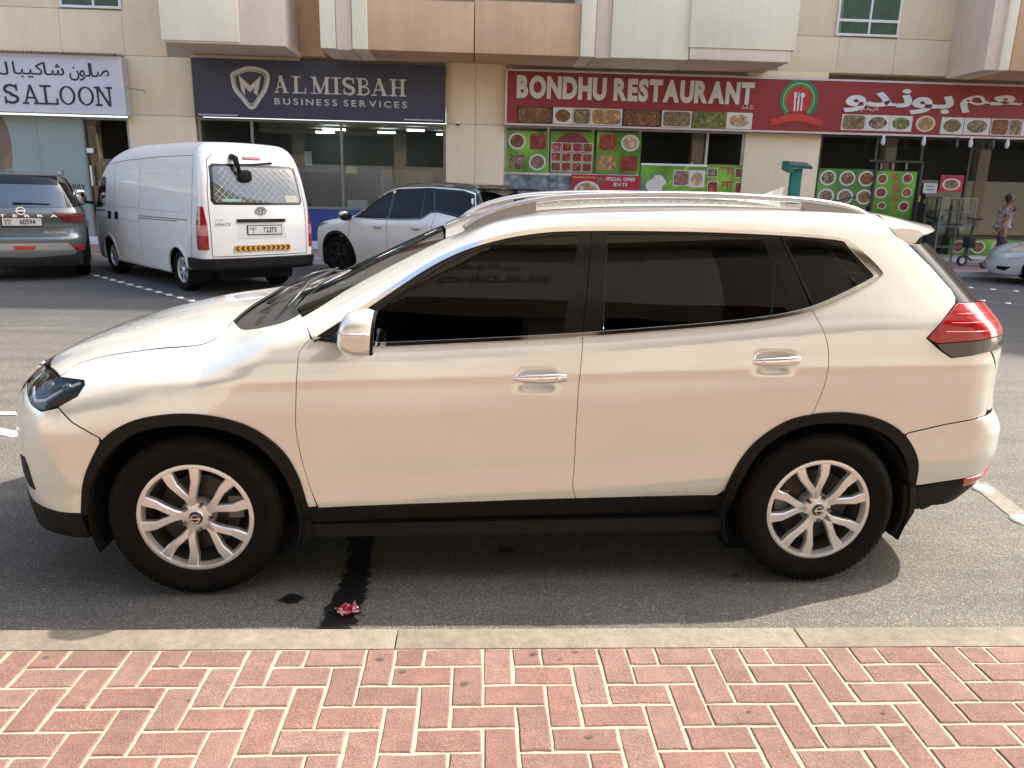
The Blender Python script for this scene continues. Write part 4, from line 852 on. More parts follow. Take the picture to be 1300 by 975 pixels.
# herringbone: unit cell of one upright and one lying brick, stepping one module down and one across
def herring(xa, xb, ya, yb):
    i0, i1 = int((xa - X0) / mod) - 6, int((xb - X0) / mod) + 6; j1 = int(yb / mod) + 4
    for j in range(-3, j1):
        for i in range(i0, i1):
            c = (i + j) % 4
            x = X0 + i * mod; y = j * mod
            if c == 3: brick(x, y, x + mod, y + 2 * mod)        # upright
            elif c == 1: brick(x, y, x + 2 * mod, y + mod)      # lying
herring(-3.5, 10, 0, 3.6)
rest.build('paver_field', bk[1], pav, recalc=False)['kind'] = 'stuff'
gum = soak_mat('gum_grey', (.06, .055, .05), .7, .6)
for u, v, r in ((59, 835, .02), (512, 853, .018), (481, 838, .022), (748, 936, .020), (676, 831, .02), (731, 829, .016), (711, 838, .014), (590, 868, .02), (950, 905, .014), (1122, 905, .012), (240, 890, .012)):
    x, y = SG(u, v, HK); q = MB(); q.v = [(x, y, HK + .0035)] + [(x + r * 1.3 * math.cos(a), y + r * math.sin(a), HK + .0035) for a in [2 * math.pi * k / 14 for k in range(14)]]; me = bpy.data.meshes.new('gum_spot'); me.from_pydata(q.v, [], [(0, k + 1, (k + 1) % 14 + 1) for k in range(14)]); soak(link('gum_spot', me, gum), [.8] + [0.] * 14)
# far kerb and pavement
HF = .13; FY = ROAD_Y1
fk = empty('far_kerb', (0, 0, 0)); fk['kind'] = 'structure'
conc2 = mat('kerb_grey', (.36, .35, .34), .85, noise=[(4, .15, 5), (60, .15)])
for i in range(-16, 30): MB().box((i * 1.0 + .01, FY, -.2), (i * 1.0 + .99, FY + .14, HF)).build('kerbstone', conc2, fk, bevel=.012)
fp = empty('far_pavement', (0, 0, 0)); fp['kind'] = 'structure'
MB().box((-60, FY + .145, -.2), (60, 18.5, HF - .006)).build('mortar_bed', mat('mortar_far', (.30, .26, .24), .9), fp)
q = MB(); r2 = random.Random(2)
for i in range(-70, 160):
    for j in range(12): q.box((i * .2 + .004 + (j % 2) * .1, FY + .15 + j * .2, HF - .02), (i * .2 + .196 + (j % 2) * .1, FY + .345 + j * .2, HF + r2.uniform(-.001, .001)))
q.build('paver', mat('paver_far', (.24, .155, .14), .85, noise=[(3, .15), (60, .2)]), fp, recalc=False)['kind'] = 'stuff'
# ------------------------------------------------------------------ lettering
def glyph(ch, off=0.0):
    c = bpy.data.curves.new('g', 'FONT'); c.body = ch; c.size = 1; c.offset = off; c.resolution_u = 4
    o = bpy.data.objects.new('g', c); COL.objects.link(o); dg = bpy.context.evaluated_depsgraph_get(); dg.update(); me = bpy.data.meshes.new_from_object(o.evaluated_get(dg))
    v = np.array([tuple(q.co) for q in me.vertices]) if len(me.vertices) else np.zeros((0, 3)); f = [tuple(p.vertices) for p in me.polygons]
    bpy.data.objects.remove(o); bpy.data.curves.remove(c); bpy.data.meshes.remove(me); return v, f
_gc = {}
def text_glyphs(s, off=0., gap=.06, adv=None):
    """list of (verts, faces) laid out left to right, unit height"""
    x = 0; out = []
    for ch in s:
        if ch == ' ': x += .32; continue
        if (ch, off) not in _gc: _gc[(ch, off)] = glyph(ch, off)
        v, f = _gc[(ch, off)]
        if not len(v): continue
        v = v.copy(); w_ = v[:, 0].max() - v[:, 0].min(); v[:, 0] += x - v[:, 0].min(); x += w_ + gap; out.append((v, f))
    return out
def place_letters(gl, box, Y, m, parent, depth=.02, name='letter', joined=None, kind=None, M=None, caps=None):
    """fit glyphs in box (x0, z0, x1, z1) on the plane Y, facing -Y; caps: (low, high) glyph heights mapped to the box"""
    A = np.concatenate([v for v, f in gl]); x0, x1 = A[:, 0].min(), A[:, 0].max(); y0, y1 = (A[:, 1].min(), A[:, 1].max()) if caps is None else caps
    sx = (box[2] - box[0]) / (x1 - x0); sz = (box[3] - box[1]) / (y1 - y0); J = MB()
    for i, (v, f) in enumerate(gl):
        q = MB() if not joined else J; P = [(box[0] + (a - x0) * sx, Y - depth - (.0004 * i if joined else 0), box[1] + (b - y0) * sz) for a, b, _ in v]
        n = len(P); q.add(P, f)
        if depth > .006:
            cnt_ = {}
            for t in f:
                for k in range(len(t)): cnt_[(t[k], t[(k + 1) % len(t)])] = 1
            be = [e for e in cnt_ if (e[1], e[0]) not in cnt_]; q.add(P, []); k0 = len(q.v) - n; q.v[k0:] = [(a, Y, c) for a, _, c in P]
            q.f += [(k0 - n + a, k0 - n + b, k0 + b, k0 + a) for a, b in be]
        if not joined: q.build(name, m, parent, recalc=False)
    if joined: J.build(joined, m, parent, recalc=False)
def stroke(q, pts, wd, y, y1):
    """thick polyline in the xz plane between depths; wd a number or one per point"""
    P = [np.array(p, float) for p in pts]; n = len(P); L_ = []; R_ = []
    for i in range(n):
        a = P[max(i - 1, 0)]; b = P[min(i + 1, n - 1)]; t = (b - a) / max(np.linalg.norm(b - a), 1e-9); nn = np.array([-t[1], t[0]])
        if 0 < i < n - 1:
            t1 = (P[i] - P[i - 1]) / np.linalg.norm(P[i] - P[i - 1]); c = max(.5, abs(t @ t1)); nn = nn / c
        w_ = (wd[i] if isinstance(wd, (list, tuple)) else wd) / 2; L_.append(P[i] + nn * w_); R_.append(P[i] - nn * w_)
    v = [(p[0], y, p[1]) for p in L_] + [(p[0], y, p[1]) for p in R_] + [(p[0], y1, p[1]) for p in L_] + [(p[0], y1, p[1]) for p in R_]
    f = []
    for i in range(n - 1): f += [(i, i + 1, n + i + 1, n + i), (2 * n + i, 2 * n + i + 1, i + 1, i), (n + i, n + i + 1, 3 * n + i + 1, 3 * n + i)]
    f += [(0, n, 3 * n, 2 * n), (n - 1, 2 * n - 1, 4 * n - 1, 3 * n - 1)]
    q.add(v, f)
def arc(cx, cy, rx, ry, a0, a1, n=14): return [(cx + rx * math.cos(R(a0 + (a1 - a0) * i / n)), cy + ry * math.sin(R(a0 + (a1 - a0) * i / n))) for i in range(n + 1)]
def serif(ch, T, t):
    """strokes ((points), width) of a slab letter in a unit box; T thick, t thin"""
    h = t / 2
    bar = lambda a, b, y: ([(a, y), (b, y)], t)
    D = {'L': (.78, [([(.24, 0), (.24, 1)], T), bar(.02, .50, 1 - h), bar(.02, .76, h), ([(.73, h), (.73, .34)], t)]),
         'I': (.44, [([(.22, 0), (.22, 1)], T), bar(0, .44, 1 - h), bar(0, .44, h)]),
         'H': (.86, [([(.2, 0), (.2, 1)], T), ([(.66, 0), (.66, 1)], T), bar(.2, .66, .5), bar(0, .38, 1 - h), bar(0, .38, h), bar(.48, .86, 1 - h), bar(.48, .86, h)]),
         'N': (.92, [([(.17, 0), (.17, 1)], t * 1.1), ([(.2, .99), (.74, .02)], T), ([(.76, 0), (.76, 1)], t * 1.1), bar(0, .30, 1 - h), bar(0, .36, h), bar(.58, .92, 1 - h)]),
         'M': (1.05, [([(.17, 0), (.17, 1)], t), ([(.17, .98), (.50, .04)], T), ([(.50, .04), (.82, .98)], t), ([(.84, 0), (.84, 1)], T), bar(0, .28, 1 - h), bar(0, .34, h), bar(.74, 1.03, 1 - h), bar(.66, 1.03, h)]),
         'A': (.92, [([(.13, .02), (.44, .98)], t), ([(.42, .99), (.74, .02)], T), bar(.24, .62, .34), bar(0, .30, h), bar(.56, .92, h)]),
         'B': (.78, [([(.2, 0), (.2, 1)], T), ([(.2, 1 - h)] + arc(.38, .74, .22, .26 - h, 90, -90) + [(.2, .48 + h)], t * 1.4), ([(.2, .5)] + arc(.40, .26, .28, .26 - h, 90, -90) + [(.2, h)], t * 1.4), bar(0, .30, 1 - h), bar(0, .30, h)]),
         'O': (.86, [(arc(.43, .5, .43 - T / 2, .5 - h, 0, 360, 30), [T * .55 + T * .45 * abs(math.cos(R(12 * i))) for i in range(31)])]),
         'S': (.70, [(arc(.35, .745, .27, .255 - h, 25, 265, 14) + arc(.35, .255, .28, .255 - h, 85, -160, 14), [t * 1.2 + (T - t) * math.sin(math.pi * i / 29) for i in range(30)]), ([(.62, .66), (.62, 1.0)], t), ([(.08, 0), (.08, .36)], t)])}
    return D[ch]
def serif_word(s, box, Y, m, parent, T=.2, t=.1, depth=.02, widths=None, name='letter'):
    ws = [serif(c, T, t)[0] for c in s]; 
    if widths is None:
        tot = sum(ws) + .10 * (len(s) - 1); k = (box[2] - box[0]) / tot; x = box[0]; widths = []
        for w_ in ws: widths.append((x, x + w_ * k)); x += (w_ + .10) * k
    for c, (a, b) in zip(s, widths):
        w_, st = serif(c, T, t); q = MB(); sz = box[3] - box[1]
        for i, (pts, wd) in enumerate(st):
            wd2 = [u * sz * .8 for u in wd] if isinstance(wd, list) else wd * sz * .8
            stroke(q, [(a + px / w_ * (b - a), box[1] + pz * sz) for px, pz in pts], wd2, Y - depth - .0006 * i, Y)
        q.build(name, m, parent, recalc=False)

# ------------------------------------------------------------------ the building across the road
YW, YS, YB = 17.2, 17.0, 15.7
def S2(u, v, Y=YS): P = survey(u, v, Y=Y); return P[0], P[2]
def bx(u0, v0, u1, v1, Y=YS):
    """x0, z0, x1, z1 of what was measured between two photo corners (upper left, lower right)"""
    a = S2(u0, v0, Y); b = S2(u1, v1, Y); return (a[0], b[1], b[0], a[1])
stone = mat('render_beige', (.77, .645, .455), .9, streak=.035, noise=[(.9, .06, 5), (25, .06), (140, .12, 2)], bump=(180, .7, .005))
stone2 = mat('render_pale', (.78, .715, .54), .9, streak=.03, noise=[(.8, .05, 5), (160, .12, 2)], bump=(200, .7, .005))
pink = mat('render_pink', (.72, .585, .47), .9, streak=.04, noise=[(.8, .05, 5), (160, .12, 2)], bump=(200, .7, .005))
tan = mat('render_tan', (.60, .39, .235), .9, streak=.06, noise=[(.7, .10, 6), (160, .12, 2)], bump=(200, .7, .005))
jointm = mat('joint_dark', (.30, .26, .20), .9)
soff = mat('soffit', (.42, .38, .33), .9, noise=(2, .1))
bld = empty('apartment_building', (5, YW, 0)); bld.location = (0, 0, 0)
tag(bld, 'beige apartment block across the road with jutting balconies over a row of shops', 'building')
ZT = S2(600, 80, YW)[1]                                            # underside of the balconies / top of the shopfronts
def slab(name, b, y0, y1, m, g=.006, bev=.0, parent=bld): return MB().box((b[0] + g, y0, b[1] + g), (b[2] - g, y1, b[3] - g)).build(name, m, parent, bevel=bev)
# backing with the joint colour, then panels proud of it
for a, b in ((-26, S2(160, 100, YW)[0] if False else S2(162, 150, YW)[0]),): pass
def X(u, v=150, Y=YW): return S2(u, v, Y)[0]
zl1_ = S2(150, 70, YW)[1]
piers = [(X(162), X(248)), (X(566), X(641)), (X(949), X(1046)), (21.5, 23.0)]
zj = S2(600, 158, YW)[1]
for i, (a, b) in enumerate(piers):
    MB().box((a + .02, YW + .015, HF - .02), (b - .02, YW + .6, ZT + .1)).build('pier_core', jointm, bld)
    cols = [a, (a + b) / 2, b] if i == 1 else [a, b]
    for k in range(len(cols) - 1):
        for z0, z1 in ((HF, zj), (zj, zl1_ if i == 0 else ZT + .05)): slab('wall_panel', (cols[k], z0, cols[k + 1], z1), YW, YW + .3, stone, .005, .004)
# wall above the shopfronts, by bays (measured joints)
ZH = 9.0
MB().box((-30, YW + .02, ZT + .1), (45, YW + .5, 31)).build('upper_core', jointm, bld)
MB().box((45, YW + .01, 0), (90, YW + 9, 38.5)).build('end_block', stone, bld)
MB().box((-40, YW + 2.5, ZT), (45, YW + 12, 31)).build('rear_block', stone, bld)
MB().box((23.0, YW, HF), (44.9, YW + .4, ZT)).build('wall', stone, bld)
zl1 = S2(150, 70, YW)[1]; zl2 = S2(60, 10, YW)[1]; zr1 = S2(1100, 48, YW)[1]
xl = X(155, 30)
for b in ((-30, zl1, -13, zl2), (-13, zl1, X(76, 40), zl2), (X(76, 40), zl1, xl, zl2), (xl, zl1, X(210, 40), 6.9), (-30, zl2, -8.8, 6.9), (-8.8, zl2, X(76, 10), 6.9)): slab('wall_panel', b, YW, YW + .3, stone, .005, .003)
xa, xb_, xc2, xd = X(1003, 60), X(1065, 60), X(1137, 60), X(1200, 60)
wtop = 7.1
for b in ((X(990, 60), ZT + .04, xb_, zr1), (xb_, ZT + .04, xc2, zr1), (xc2, ZT + .04, X(1215, 60), zr1), (X(990, 30), zr1, xb_, 7.1), (xc2, zr1, X(1215, 60), 7.1)): slab('wall_panel', b, YW, YW + .3, stone, .005, .003)
for b in ((X(375, 30), ZT + .04, X(410, 30), 7.0), (X(248), zl1 + .0, X(375, 30), 7.0)): slab('wall_panel', b, YW, YW + .3, tan if b[0] > X(370, 30) else stone, .004)
# jutting boxes: face, returns, underside; px corners on the plane YB
def jut(u0, u1, vb, m, y=YB, ztop=7.2, name='balcony_wall', z0=None, ret=None):
    x0 = S2(u0, vb, y)[0]; x1 = S2(u1, vb, y)[0]; z = S2((u0 + u1) / 2, vb, y)[1] if z0 is None else z0
    o = MB().box((x0 + .003, y, z), (x1 - .003, YW - .002, ztop)).build(name, m, bld, bevel=.01); return x0, x1, z
zb_ = S2(600, 67, YB)[1]
jut(205, 304, 52, stone2, YB - .12); jut(210, 304.5, 63, pink, YB - .09, z0=zb_, ztop=S2(250, 52, YB - .12)[1] + .0, name='balcony_ledge')
jut(305, 363, 68, pink, YB - .06, z0=zb_)
jut(407, 427, 64, stone2, YB + .02, z0=zb_); jut(427.3, 447, 64, pink, YB + .02, z0=zb_ - .02); jut(447.3, 467, 64, stone2, YB - .06, z0=zb_ - .01)
x0b, x1b, _ = jut(467.5, 601.5, 66, tan, YB + .03, z0=zb_, ztop=S2(600, 2, YB)[1]); jut(602.5, 736, 66, tan, YB + .03, z0=zb_, ztop=S2(700, 3, YB)[1])
jut(736.5, 755, 68, stone2, YB - .06, z0=zb_ - .01); jut(755.3, 775, 68, pink, YB + .02, z0=zb_ - .02); jut(775.3, 874, 72, stone2, YB - .06, z0=zb_ - .012)
jut(874.5, 1010, 62, stone2, YB - .12); jut(875, 1003, 75, pink, YB - .09, z0=zb_, ztop=S2(940, 62, YB - .12)[1] + .0, name='balcony_ledge')
jut(1249, 1268, 88, pink, YB + .02, z0=zb_); jut(1268.3, 1281, 88, stone2, YB - .05, z0=zb_ - .01); jut(1281.5, 1420, 90, tan, YB + .03, z0=zb_)
# long flat return wall left of the right-hand balcony
# windows
alu = mat('white_aluminium', (.72, .73, .72), .35, .1)
wg = glass('window_green', (.45, .60, .54), 1.0)
curt = mat('curtain_green', (.14, .24, .20), .9, noise=(3, .3))
def window(b, y, split=.45, low=None, name='window'):
    w_ = empty(name, (0, 0, 0), parent=bld); x0, z0, x1, z1 = b; t = .055
    for k, q in enumerate(((x0, z0, x1, z0 + t), (x0, z1 - t, x1, z1), (x0, z0 + t, x0 + t, z1 - t), (x1 - t, z0 + t, x1, z1 - t), (x0 + (x1 - x0) * split - .025, z0 + t, x0 + (x1 - x0) * split + .025, z1 - t))): MB().box((q[0] + .001, y - .05 - .002 * (k > 3), q[1] + .001), (q[2] - .001, y, q[3] - .001)).build('window_frame', alu, w_)
    if low: MB().box((x0 + t, y - .055, low - .03), (x1 - t, y - .004, low + .03)).build('window_frame', alu, w_)
    MB().add([(x0 + t, y - .03, z0 + t), (x1 - t, y - .03, z0 + t), (x1 - t, y - .03, z1 - t), (x0 + t, y - .03, z1 - t)], [(0, 1, 2, 3)]).build('pane', wg, w_)
    q = MB(); n = 24
    q.add([(x0 + t + (x1 - x0 - 2 * t) * i / n, y - .006 + .012 * math.sin(i * 1.7), z) for i in range(n + 1) for z in (z0, z1)], [(2 * i, 2 * i + 2, 2 * i + 3, 2 * i + 1) for i in range(n)]).build('curtain', curt, w_)
b = bx(1065, 0, 1139, 48, YW); window((b[0], b[1], b[2], b[1] + 1.5), YW + .0, .52, low=S2(1100, 27, YW)[1])
b = bx(76, 0, 155, 12, YW); window((b[0], b[1], b[2], b[1] + 1.5), YW + .0, .55)
for xx in np.arange(-24, 27, 4.6):
    for fl in range(2, 7): window((xx, 3.6 * fl + 1.6, xx + 1.5, 3.6 * fl + 3.1), YW + .03)
for xx in (x0b + .2, x0b + 2.9):
    window((xx, 6.2, xx + 1.9, 7.8), YW - .02, .5)
q = MB().box((-30, YW, 6.95), (45, YW + .3, 27)); q.build('upper_wall', stone, bld) if False else None
for xx in np.arange(-26, 29, 9.2):
    MB().box((xx, YB, 8.6), (xx + 5.2, YW - .01, 10.2)).build('balcony_wall', stone2, bld); MB().box((xx, YB, 12.2), (xx + 5.2, YW - .01, 13.8)).build('balcony_wall', tan, bld)

# ---- shop fronts
glz = glass('shop_glass', (.62, .68, .65), 1.0, ior=1.75)
steel = mat('brushed_steel', (.22, .22, .21), .45, .5, noise=(8, .1))
def shop(name, x0, x1, zt_, label, cat='shop front', wall=(.20, .20, .19), depth=3.5, mull=(), base=None, plinth=True, fm=steel, gl=glz):
    e = empty(name, (0, 0, 0)); tag(e, label, cat); wm = mat(name + '_inside', wall, .8)
    q = MB(); y0, y1 = YW + .16, YW + depth
    q.add([(x0, y0, HF), (x1, y0, HF), (x1, y1, HF), (x0, y1, HF), (x0, y0, zt_), (x1, y0, zt_), (x1, y1, zt_), (x0, y1, zt_)], [(0, 1, 2, 3), (4, 7, 6, 5), (3, 2, 6, 7), (0, 3, 7, 4), (1, 5, 6, 2)]); q.build('room', wm, e, recalc=False)
    zb0 = base[1] if base else HF + .2
    MB().add([(x0, YW + .08, zb0), (x1, YW + .08, zb0), (x1, YW + .08, zt_), (x0, YW + .08, zt_)], [(0, 1, 2, 3)]).build('shop_window', gl, e)
    for xx in (x0 + .03, *mull, x1 - .03): MB().box((xx - .03, YW + .04, zb0), (xx + .03, YW + .12, zt_)).build('mullion', fm, e)
    MB().box((x0, YW + .038, zt_ - .06), (x1, YW + .122, zt_)).build('window_rail', fm, e); MB().box((x0, YW + .038, zb0 - .03), (x1, YW + .122, zb0 + .03)).build('window_rail', fm, e)
    if base: MB().box((x0, YW + .05, HF + .2), (x1, YW + .12, base[1] - .035)).build('base_panel', base[0], e)
    if plinth: MB().box((x0, YW + .0, HF), (x1, YW + .15, HF + .195)).build('plinth', mat('plinth_white', (.60, .60, .58), .5, noise=(6, .1)), e, bevel=.008)
    return e
blue = mat('base_blue', (.02, .055, .22), .4, noise=(5, .05))
zg = S2(400, 152, YS)[1]; zg2 = S2(800, 162, YS)[1]
def strip_light(x0, x1, y, z, parent): MB().box((x0, y, z), (x1, y + .12, z + .04)).build('tube_light', mat('lit_tube', (.9, .9, .9), .5, emit=((1, 1, .97), 4.0)), parent)
mis = shop('office_shop', X(250), X(566), zg, 'glazed office front with dark blue base panel under the dark blue signboard', mull=(X(318), X(432)), base=(blue, S2(500, 266, YW)[1]), wall=(.13, .15, .14))
for a, b_, yy in ((395, 425, 1.4), (466, 490, 2.0), (512, 535, .9), (372, 398, 2.6), (548, 556, 2.2)): strip_light(X(a), X(b_), YW + yy, zg - .12, mis)
MB().box((X(430), YW + .9, HF + .21), (X(455), YW + 1.4, 1.35)).build('counter', mat('counter_white', (.6, .6, .58), .5), mis, bevel=.01)
MB().box((X(300), YW + 1.8, HF + .21), (X(420), YW + 2.5, 1.05)).build('counter', mat('counter_grey', (.25, .27, .27), .5), mis, bevel=.01)
MB().box((X(462), YW + 3.0, .5), (X(540), YW + 3.1, 2.2)).build('cabinet', mat('cabinet_grey', (.22, .23, .22), .6), mis)
MB().box((X(436), YW + .15, S2(440, 220, YW)[1]), (X(450), YW + .155, S2(440, 211, YW)[1])).build('notice', mat('notice_yellow', (.55, .45, .15), .6), mis)
MB().box((X(383), YW + .15, S2(390, 210, YW)[1]), (X(392), YW + .155, S2(390, 192, YW)[1])).build('notice', mat('notice_white', (.5, .52, .5), .6), mis)
sal = shop('salon_shop', -13.5, X(162), S2(100, 147, YS)[1], 'salon front with frosted grey-green glass and a dark doorway under the white signboard', mull=(X(54, 220),), wall=(.07, .06, .05), fm=mat('frame_frost', (.33, .38, .37), .5))
fro = mat('frosted_film', (.27, .335, .325), .42, noise=(1.2, .05))
MB().box((-13.4, YW + .03, HF + .2), (X(53, 220), YW + .036, S2(60, 147, YS)[1])).build('frosted_pane', fro, sal); MB().box((X(54, 220) + .02, YW + .03, HF + .2), (X(111, 220), YW + .036, S2(60, 147, YS)[1])).build('frosted_pane', fro, sal)
MB().box((X(111, 220), YW + .0, HF + .2), (X(112.8, 220), YW + .09, S2(60, 147, YS)[1])).build('door_post', steel, sal)
MB().box((X(110, 190), YW - .01, S2(115, 194, YW)[1]), (X(118, 190), YW + .05, S2(115, 188, YW)[1])).build('door_hinge', alu, sal)
MB().tube([(X(115.5, 210), YW - .03, S2(115, 236, YW)[1]), (X(115.5, 210), YW - .03, S2(115, 210, YW)[1])], .022, 8).build('door_handle', alu, sal)
place_letters(text_glyphs('Your beauty', .012), bx(58, 230, 108, 243, YW), YW + .028, mat('letter_black', (.015, .015, .02), .5), sal, depth=.004, name='letter')
# portrait poster at the left edge: only a warm round edge shows
pp = [(X(0, 150) - .9, S2(0, 225, YW)[1])] + [(X(u, v), S2(u, v, YW)[1]) for u, v in ((14.5, 213), (15, 200), (13, 180), (8, 160), (1, 148))] + [(X(0, 148) - .9, S2(0, 148, YW)[1])]
MB().prism(pp, YW + .020, YW + .026).build('poster', food('poster_skin', [(.30, .20, .14), (.36, .25, .18), (.42, .30, .22)], .8, .6), sal)
rn = random.Random(9); door_in = [(.25, .17, .06), (.10, .07, .04), (.30, .26, .2), (.12, .03, .03), (.05, .05, .06), (.2, .2, .18)]
for k in range(12):
    u = rn.uniform(118, 155); v = rn.uniform(185, 300); c = door_in[k % 6]; x_, z_ = S2(u, v, YW + 1.2); MB().box((x_ - rn.uniform(.04, .12), YW + 1 + .08 * k, z_ - .08), (x_ + rn.uniform(.04, .12), YW + 1.05 + .08 * k, z_ + rn.uniform(.05, .14))).build('shelf_item', mat('item_%d' % (k % 6), c, .5), sal)
res1 = shop('restaurant_shop', X(641), X(949), zg2, 'restaurant front papered with dish posters under the left half of the red signboard', mull=(X(697), X(754), X(814), X(897, 200)), wall=(.12, .11, .09), fm=mat('frame_worn', (.42, .41, .38), .5, .3, noise=(6, .35)))
res2 = shop('restaurant_shop', X(1046), 21.5, S2(1150, 172, YS)[1], 'restaurant front with posters and glass display case right of the green solar post', mull=(X(1110, 220), X(1168, 220), X(1230, 220), 18.5), wall=(.13, .13, .11), fm=mat('frame_dark', (.05, .05, .05), .4, .4))

# ---- sign boards
def board(name, b, label, m, y0=YS, dep=.17, frame=None):
    e = empty(name, (0, 0, 0)); tag(e, label, 'sign'); MB().box((b[0], y0, b[1]), (b[2], y0 + dep, b[3])).build('panel', m, e)
    if frame:
        t = .045
        for q in ((b[0], b[1], b[2], b[1] + t), (b[0], b[3] - t, b[2], b[3]), (b[0], b[1] + t, b[0] + t, b[3] - t), (b[2] - t, b[1] + t, b[2], b[3] - t)): MB().box((q[0], y0 - .012, q[1]), (q[2], y0 + .01, q[3])).build('frame', frame, e)
    return e
navy = mat('sign_navy', (.032, .033, .062), .45, noise=(.8, .06)); silver = mat('letter_silver', (.50, .49, .47), .4, .3)
b = bx(243.5, 73, 565.5, 156, YS); zS0, zS1 = S2(247, 147)[1], S2(242, 73)[1]
sb = board('office_sign', (S2(245, 110)[0], zS0, S2(565.5, 120)[0], zS1), 'dark navy signboard with a silver shield and silver serif letters', navy)
wd = [(348, 366), (370, 389), (394.5, 420), (421, 433), (435, 450.5), (452.5, 470.5), (471, 492.5), (494.5, 516)]
z0, z1 = S2(355, 118)[1], S2(355, 96)[1]; k_ = [(S2(a, 108)[0], S2(b_, 108)[0]) for a, b_ in wd]
serif_word('ALMISBAH', (k_[0][0], z0, k_[-1][1], z1), YS, silver, sb, T=.24, t=.075, widths=k_)
bsv = (S2(348.6, 130)[0], S2(350, 132.5)[1], S2(516.5, 130)[0], S2(350, 124.3)[1])
place_letters(text_glyphs('BUSINESS SERVICES', .012, gap=.28), bsv, YS, silver, sb, depth=.012)
shield = [(294.5, 94), (317, 86.5), (339.5, 94), (338, 112), (331, 124), (320, 137), (308, 125), (298, 112), (294.5, 94)]
sp = curve([S2(u, v) for u, v in shield], .04); q = MB(); stroke(q, sp, .075, YS - .025, YS); q.build('shield_rim', silver, sb, recalc=False)
q = MB(); stroke(q, [(x * .84 + .16 * S2(317, 108)[0], z * .84 + .16 * S2(317, 108)[1]) for x, z in sp], .018, YS - .018, YS); q.build('shield_line', silver, sb, recalc=False)
mm = [(303, 95.5), (312, 110), (318, 117), (331.5, 97), (326, 121.5), (322.5, 119), (323.5, 110), (318.5, 117.5), (311, 111), (310.5, 120), (306.5, 116)]
mm = [(303, 95.5), (318, 109), (331.5, 96.5), (327, 121.5), (322.5, 118), (323, 110.5), (318, 117.5), (311, 110), (311.5, 121), (307, 115.5)]
MB().prism([S2(u, v) for u, v in mm], YS - .025, YS).build('shield_letter', silver, sb)
q = MB()
for a, b_, v in ((252, 302, 146), (513, 560, 152.5)):
    x = S2(a, v)[0]; z = S2(a, v)[1]
    while x < S2(b_, v)[0]: q.box((x, YS - .004, z), (x + .035, YS, z + .03)); x += .05
q.build('small_print', mat('print_white', (.6, .6, .6), .6), sb)['kind'] = 'stuff'
wht = mat('sign_white', (.56, .55, .60), .5, noise=(1.5, .04)); blk = mat('letter_black', (.015, .015, .02), .5)
YL = YS - .10
sl = board('salon_sign', (-12.5, S2(158, 146, YL)[1], S2(157.5, 110, YL)[0], S2(152, 72, YL)[1]), 'white signboard with black slab letters and arabic script above', wht, YL, .28, frame=mat('frame_white', (.6, .6, .6), .5))
q = MB(); x = -12.6; zc_ = S2(152, 70, YL)[1]; v = []
while x < S2(150, 70, YL)[0]: v += [(x, YL - .12, zc_ + .02 * math.sin((x + 12.6) * 70)), (x, YL + .30, zc_ + .05 + .02 * math.sin((x + 12.6) * 70))]; x += .0225
n_ = len(v) // 2; q.add(v, [(2 * i, 2 * i + 2, 2 * i + 3, 2 * i + 1) for i in range(n_ - 1)]); q.build('corrugated_cover', mat('zinc', (.42, .38, .36), .6, .3, noise=(3, .3)), sl)
wds = [(4.5, 24), (28, 51.5), (51, 73.5), (75, 96), (98.5, 119.5), (120, 143)]
serif_word('SALOON', (0, S2(80, 133.5, YL)[1], 1, S2(80, 108.5, YL)[1]), YL, blk, sl, T=.155, t=.115, depth=.010, widths=[(S2(a, 120, YL)[0], S2(b_, 120, YL)[0]) for a, b_ in wds])
AR = lambda s: ''.join(reversed(s))
place_letters(text_glyphs(AR('\uFEBB\uFE8E\uFEDF\uFEEE\uFEE5'), .010, gap=-.012), (S2(88, 95, YL)[0], S2(110, 103, YL)[1], S2(139, 95, YL)[0], S2(110, 80, YL)[1]), YL, blk, sl, depth=.006, joined='arabic_word')
place_letters(text_glyphs(AR('\uFEB7\uFE8E\uFEDB\uFEF4\uFE92\uFE8E'), .010, gap=-.012), (S2(17, 95, YL)[0], S2(60, 99.5, YL)[1], S2(82, 95, YL)[0], S2(60, 79, YL)[1]), YL, blk, sl, depth=.006, joined='arabic_word')
place_letters(text_glyphs(AR('\uFEDF\uFEE0'), .010, gap=-.012), (S2(-6, 95, YL)[0], S2(5, 95, YL)[1], S2(11.5, 95, YL)[0], S2(5, 78, YL)[1]), YL, blk, sl, depth=.006, joined='arabic_word')
# bracket on the pier
MB().tube([(S2(158, 111)[0], YS, S2(158, 111)[1]), (S2(183, 115)[0], YS - .0, S2(183, 115)[1]), (S2(183, 118)[0], YS, S2(183, 119)[1])], .012, 6).build('sign_bracket', steel, sl)

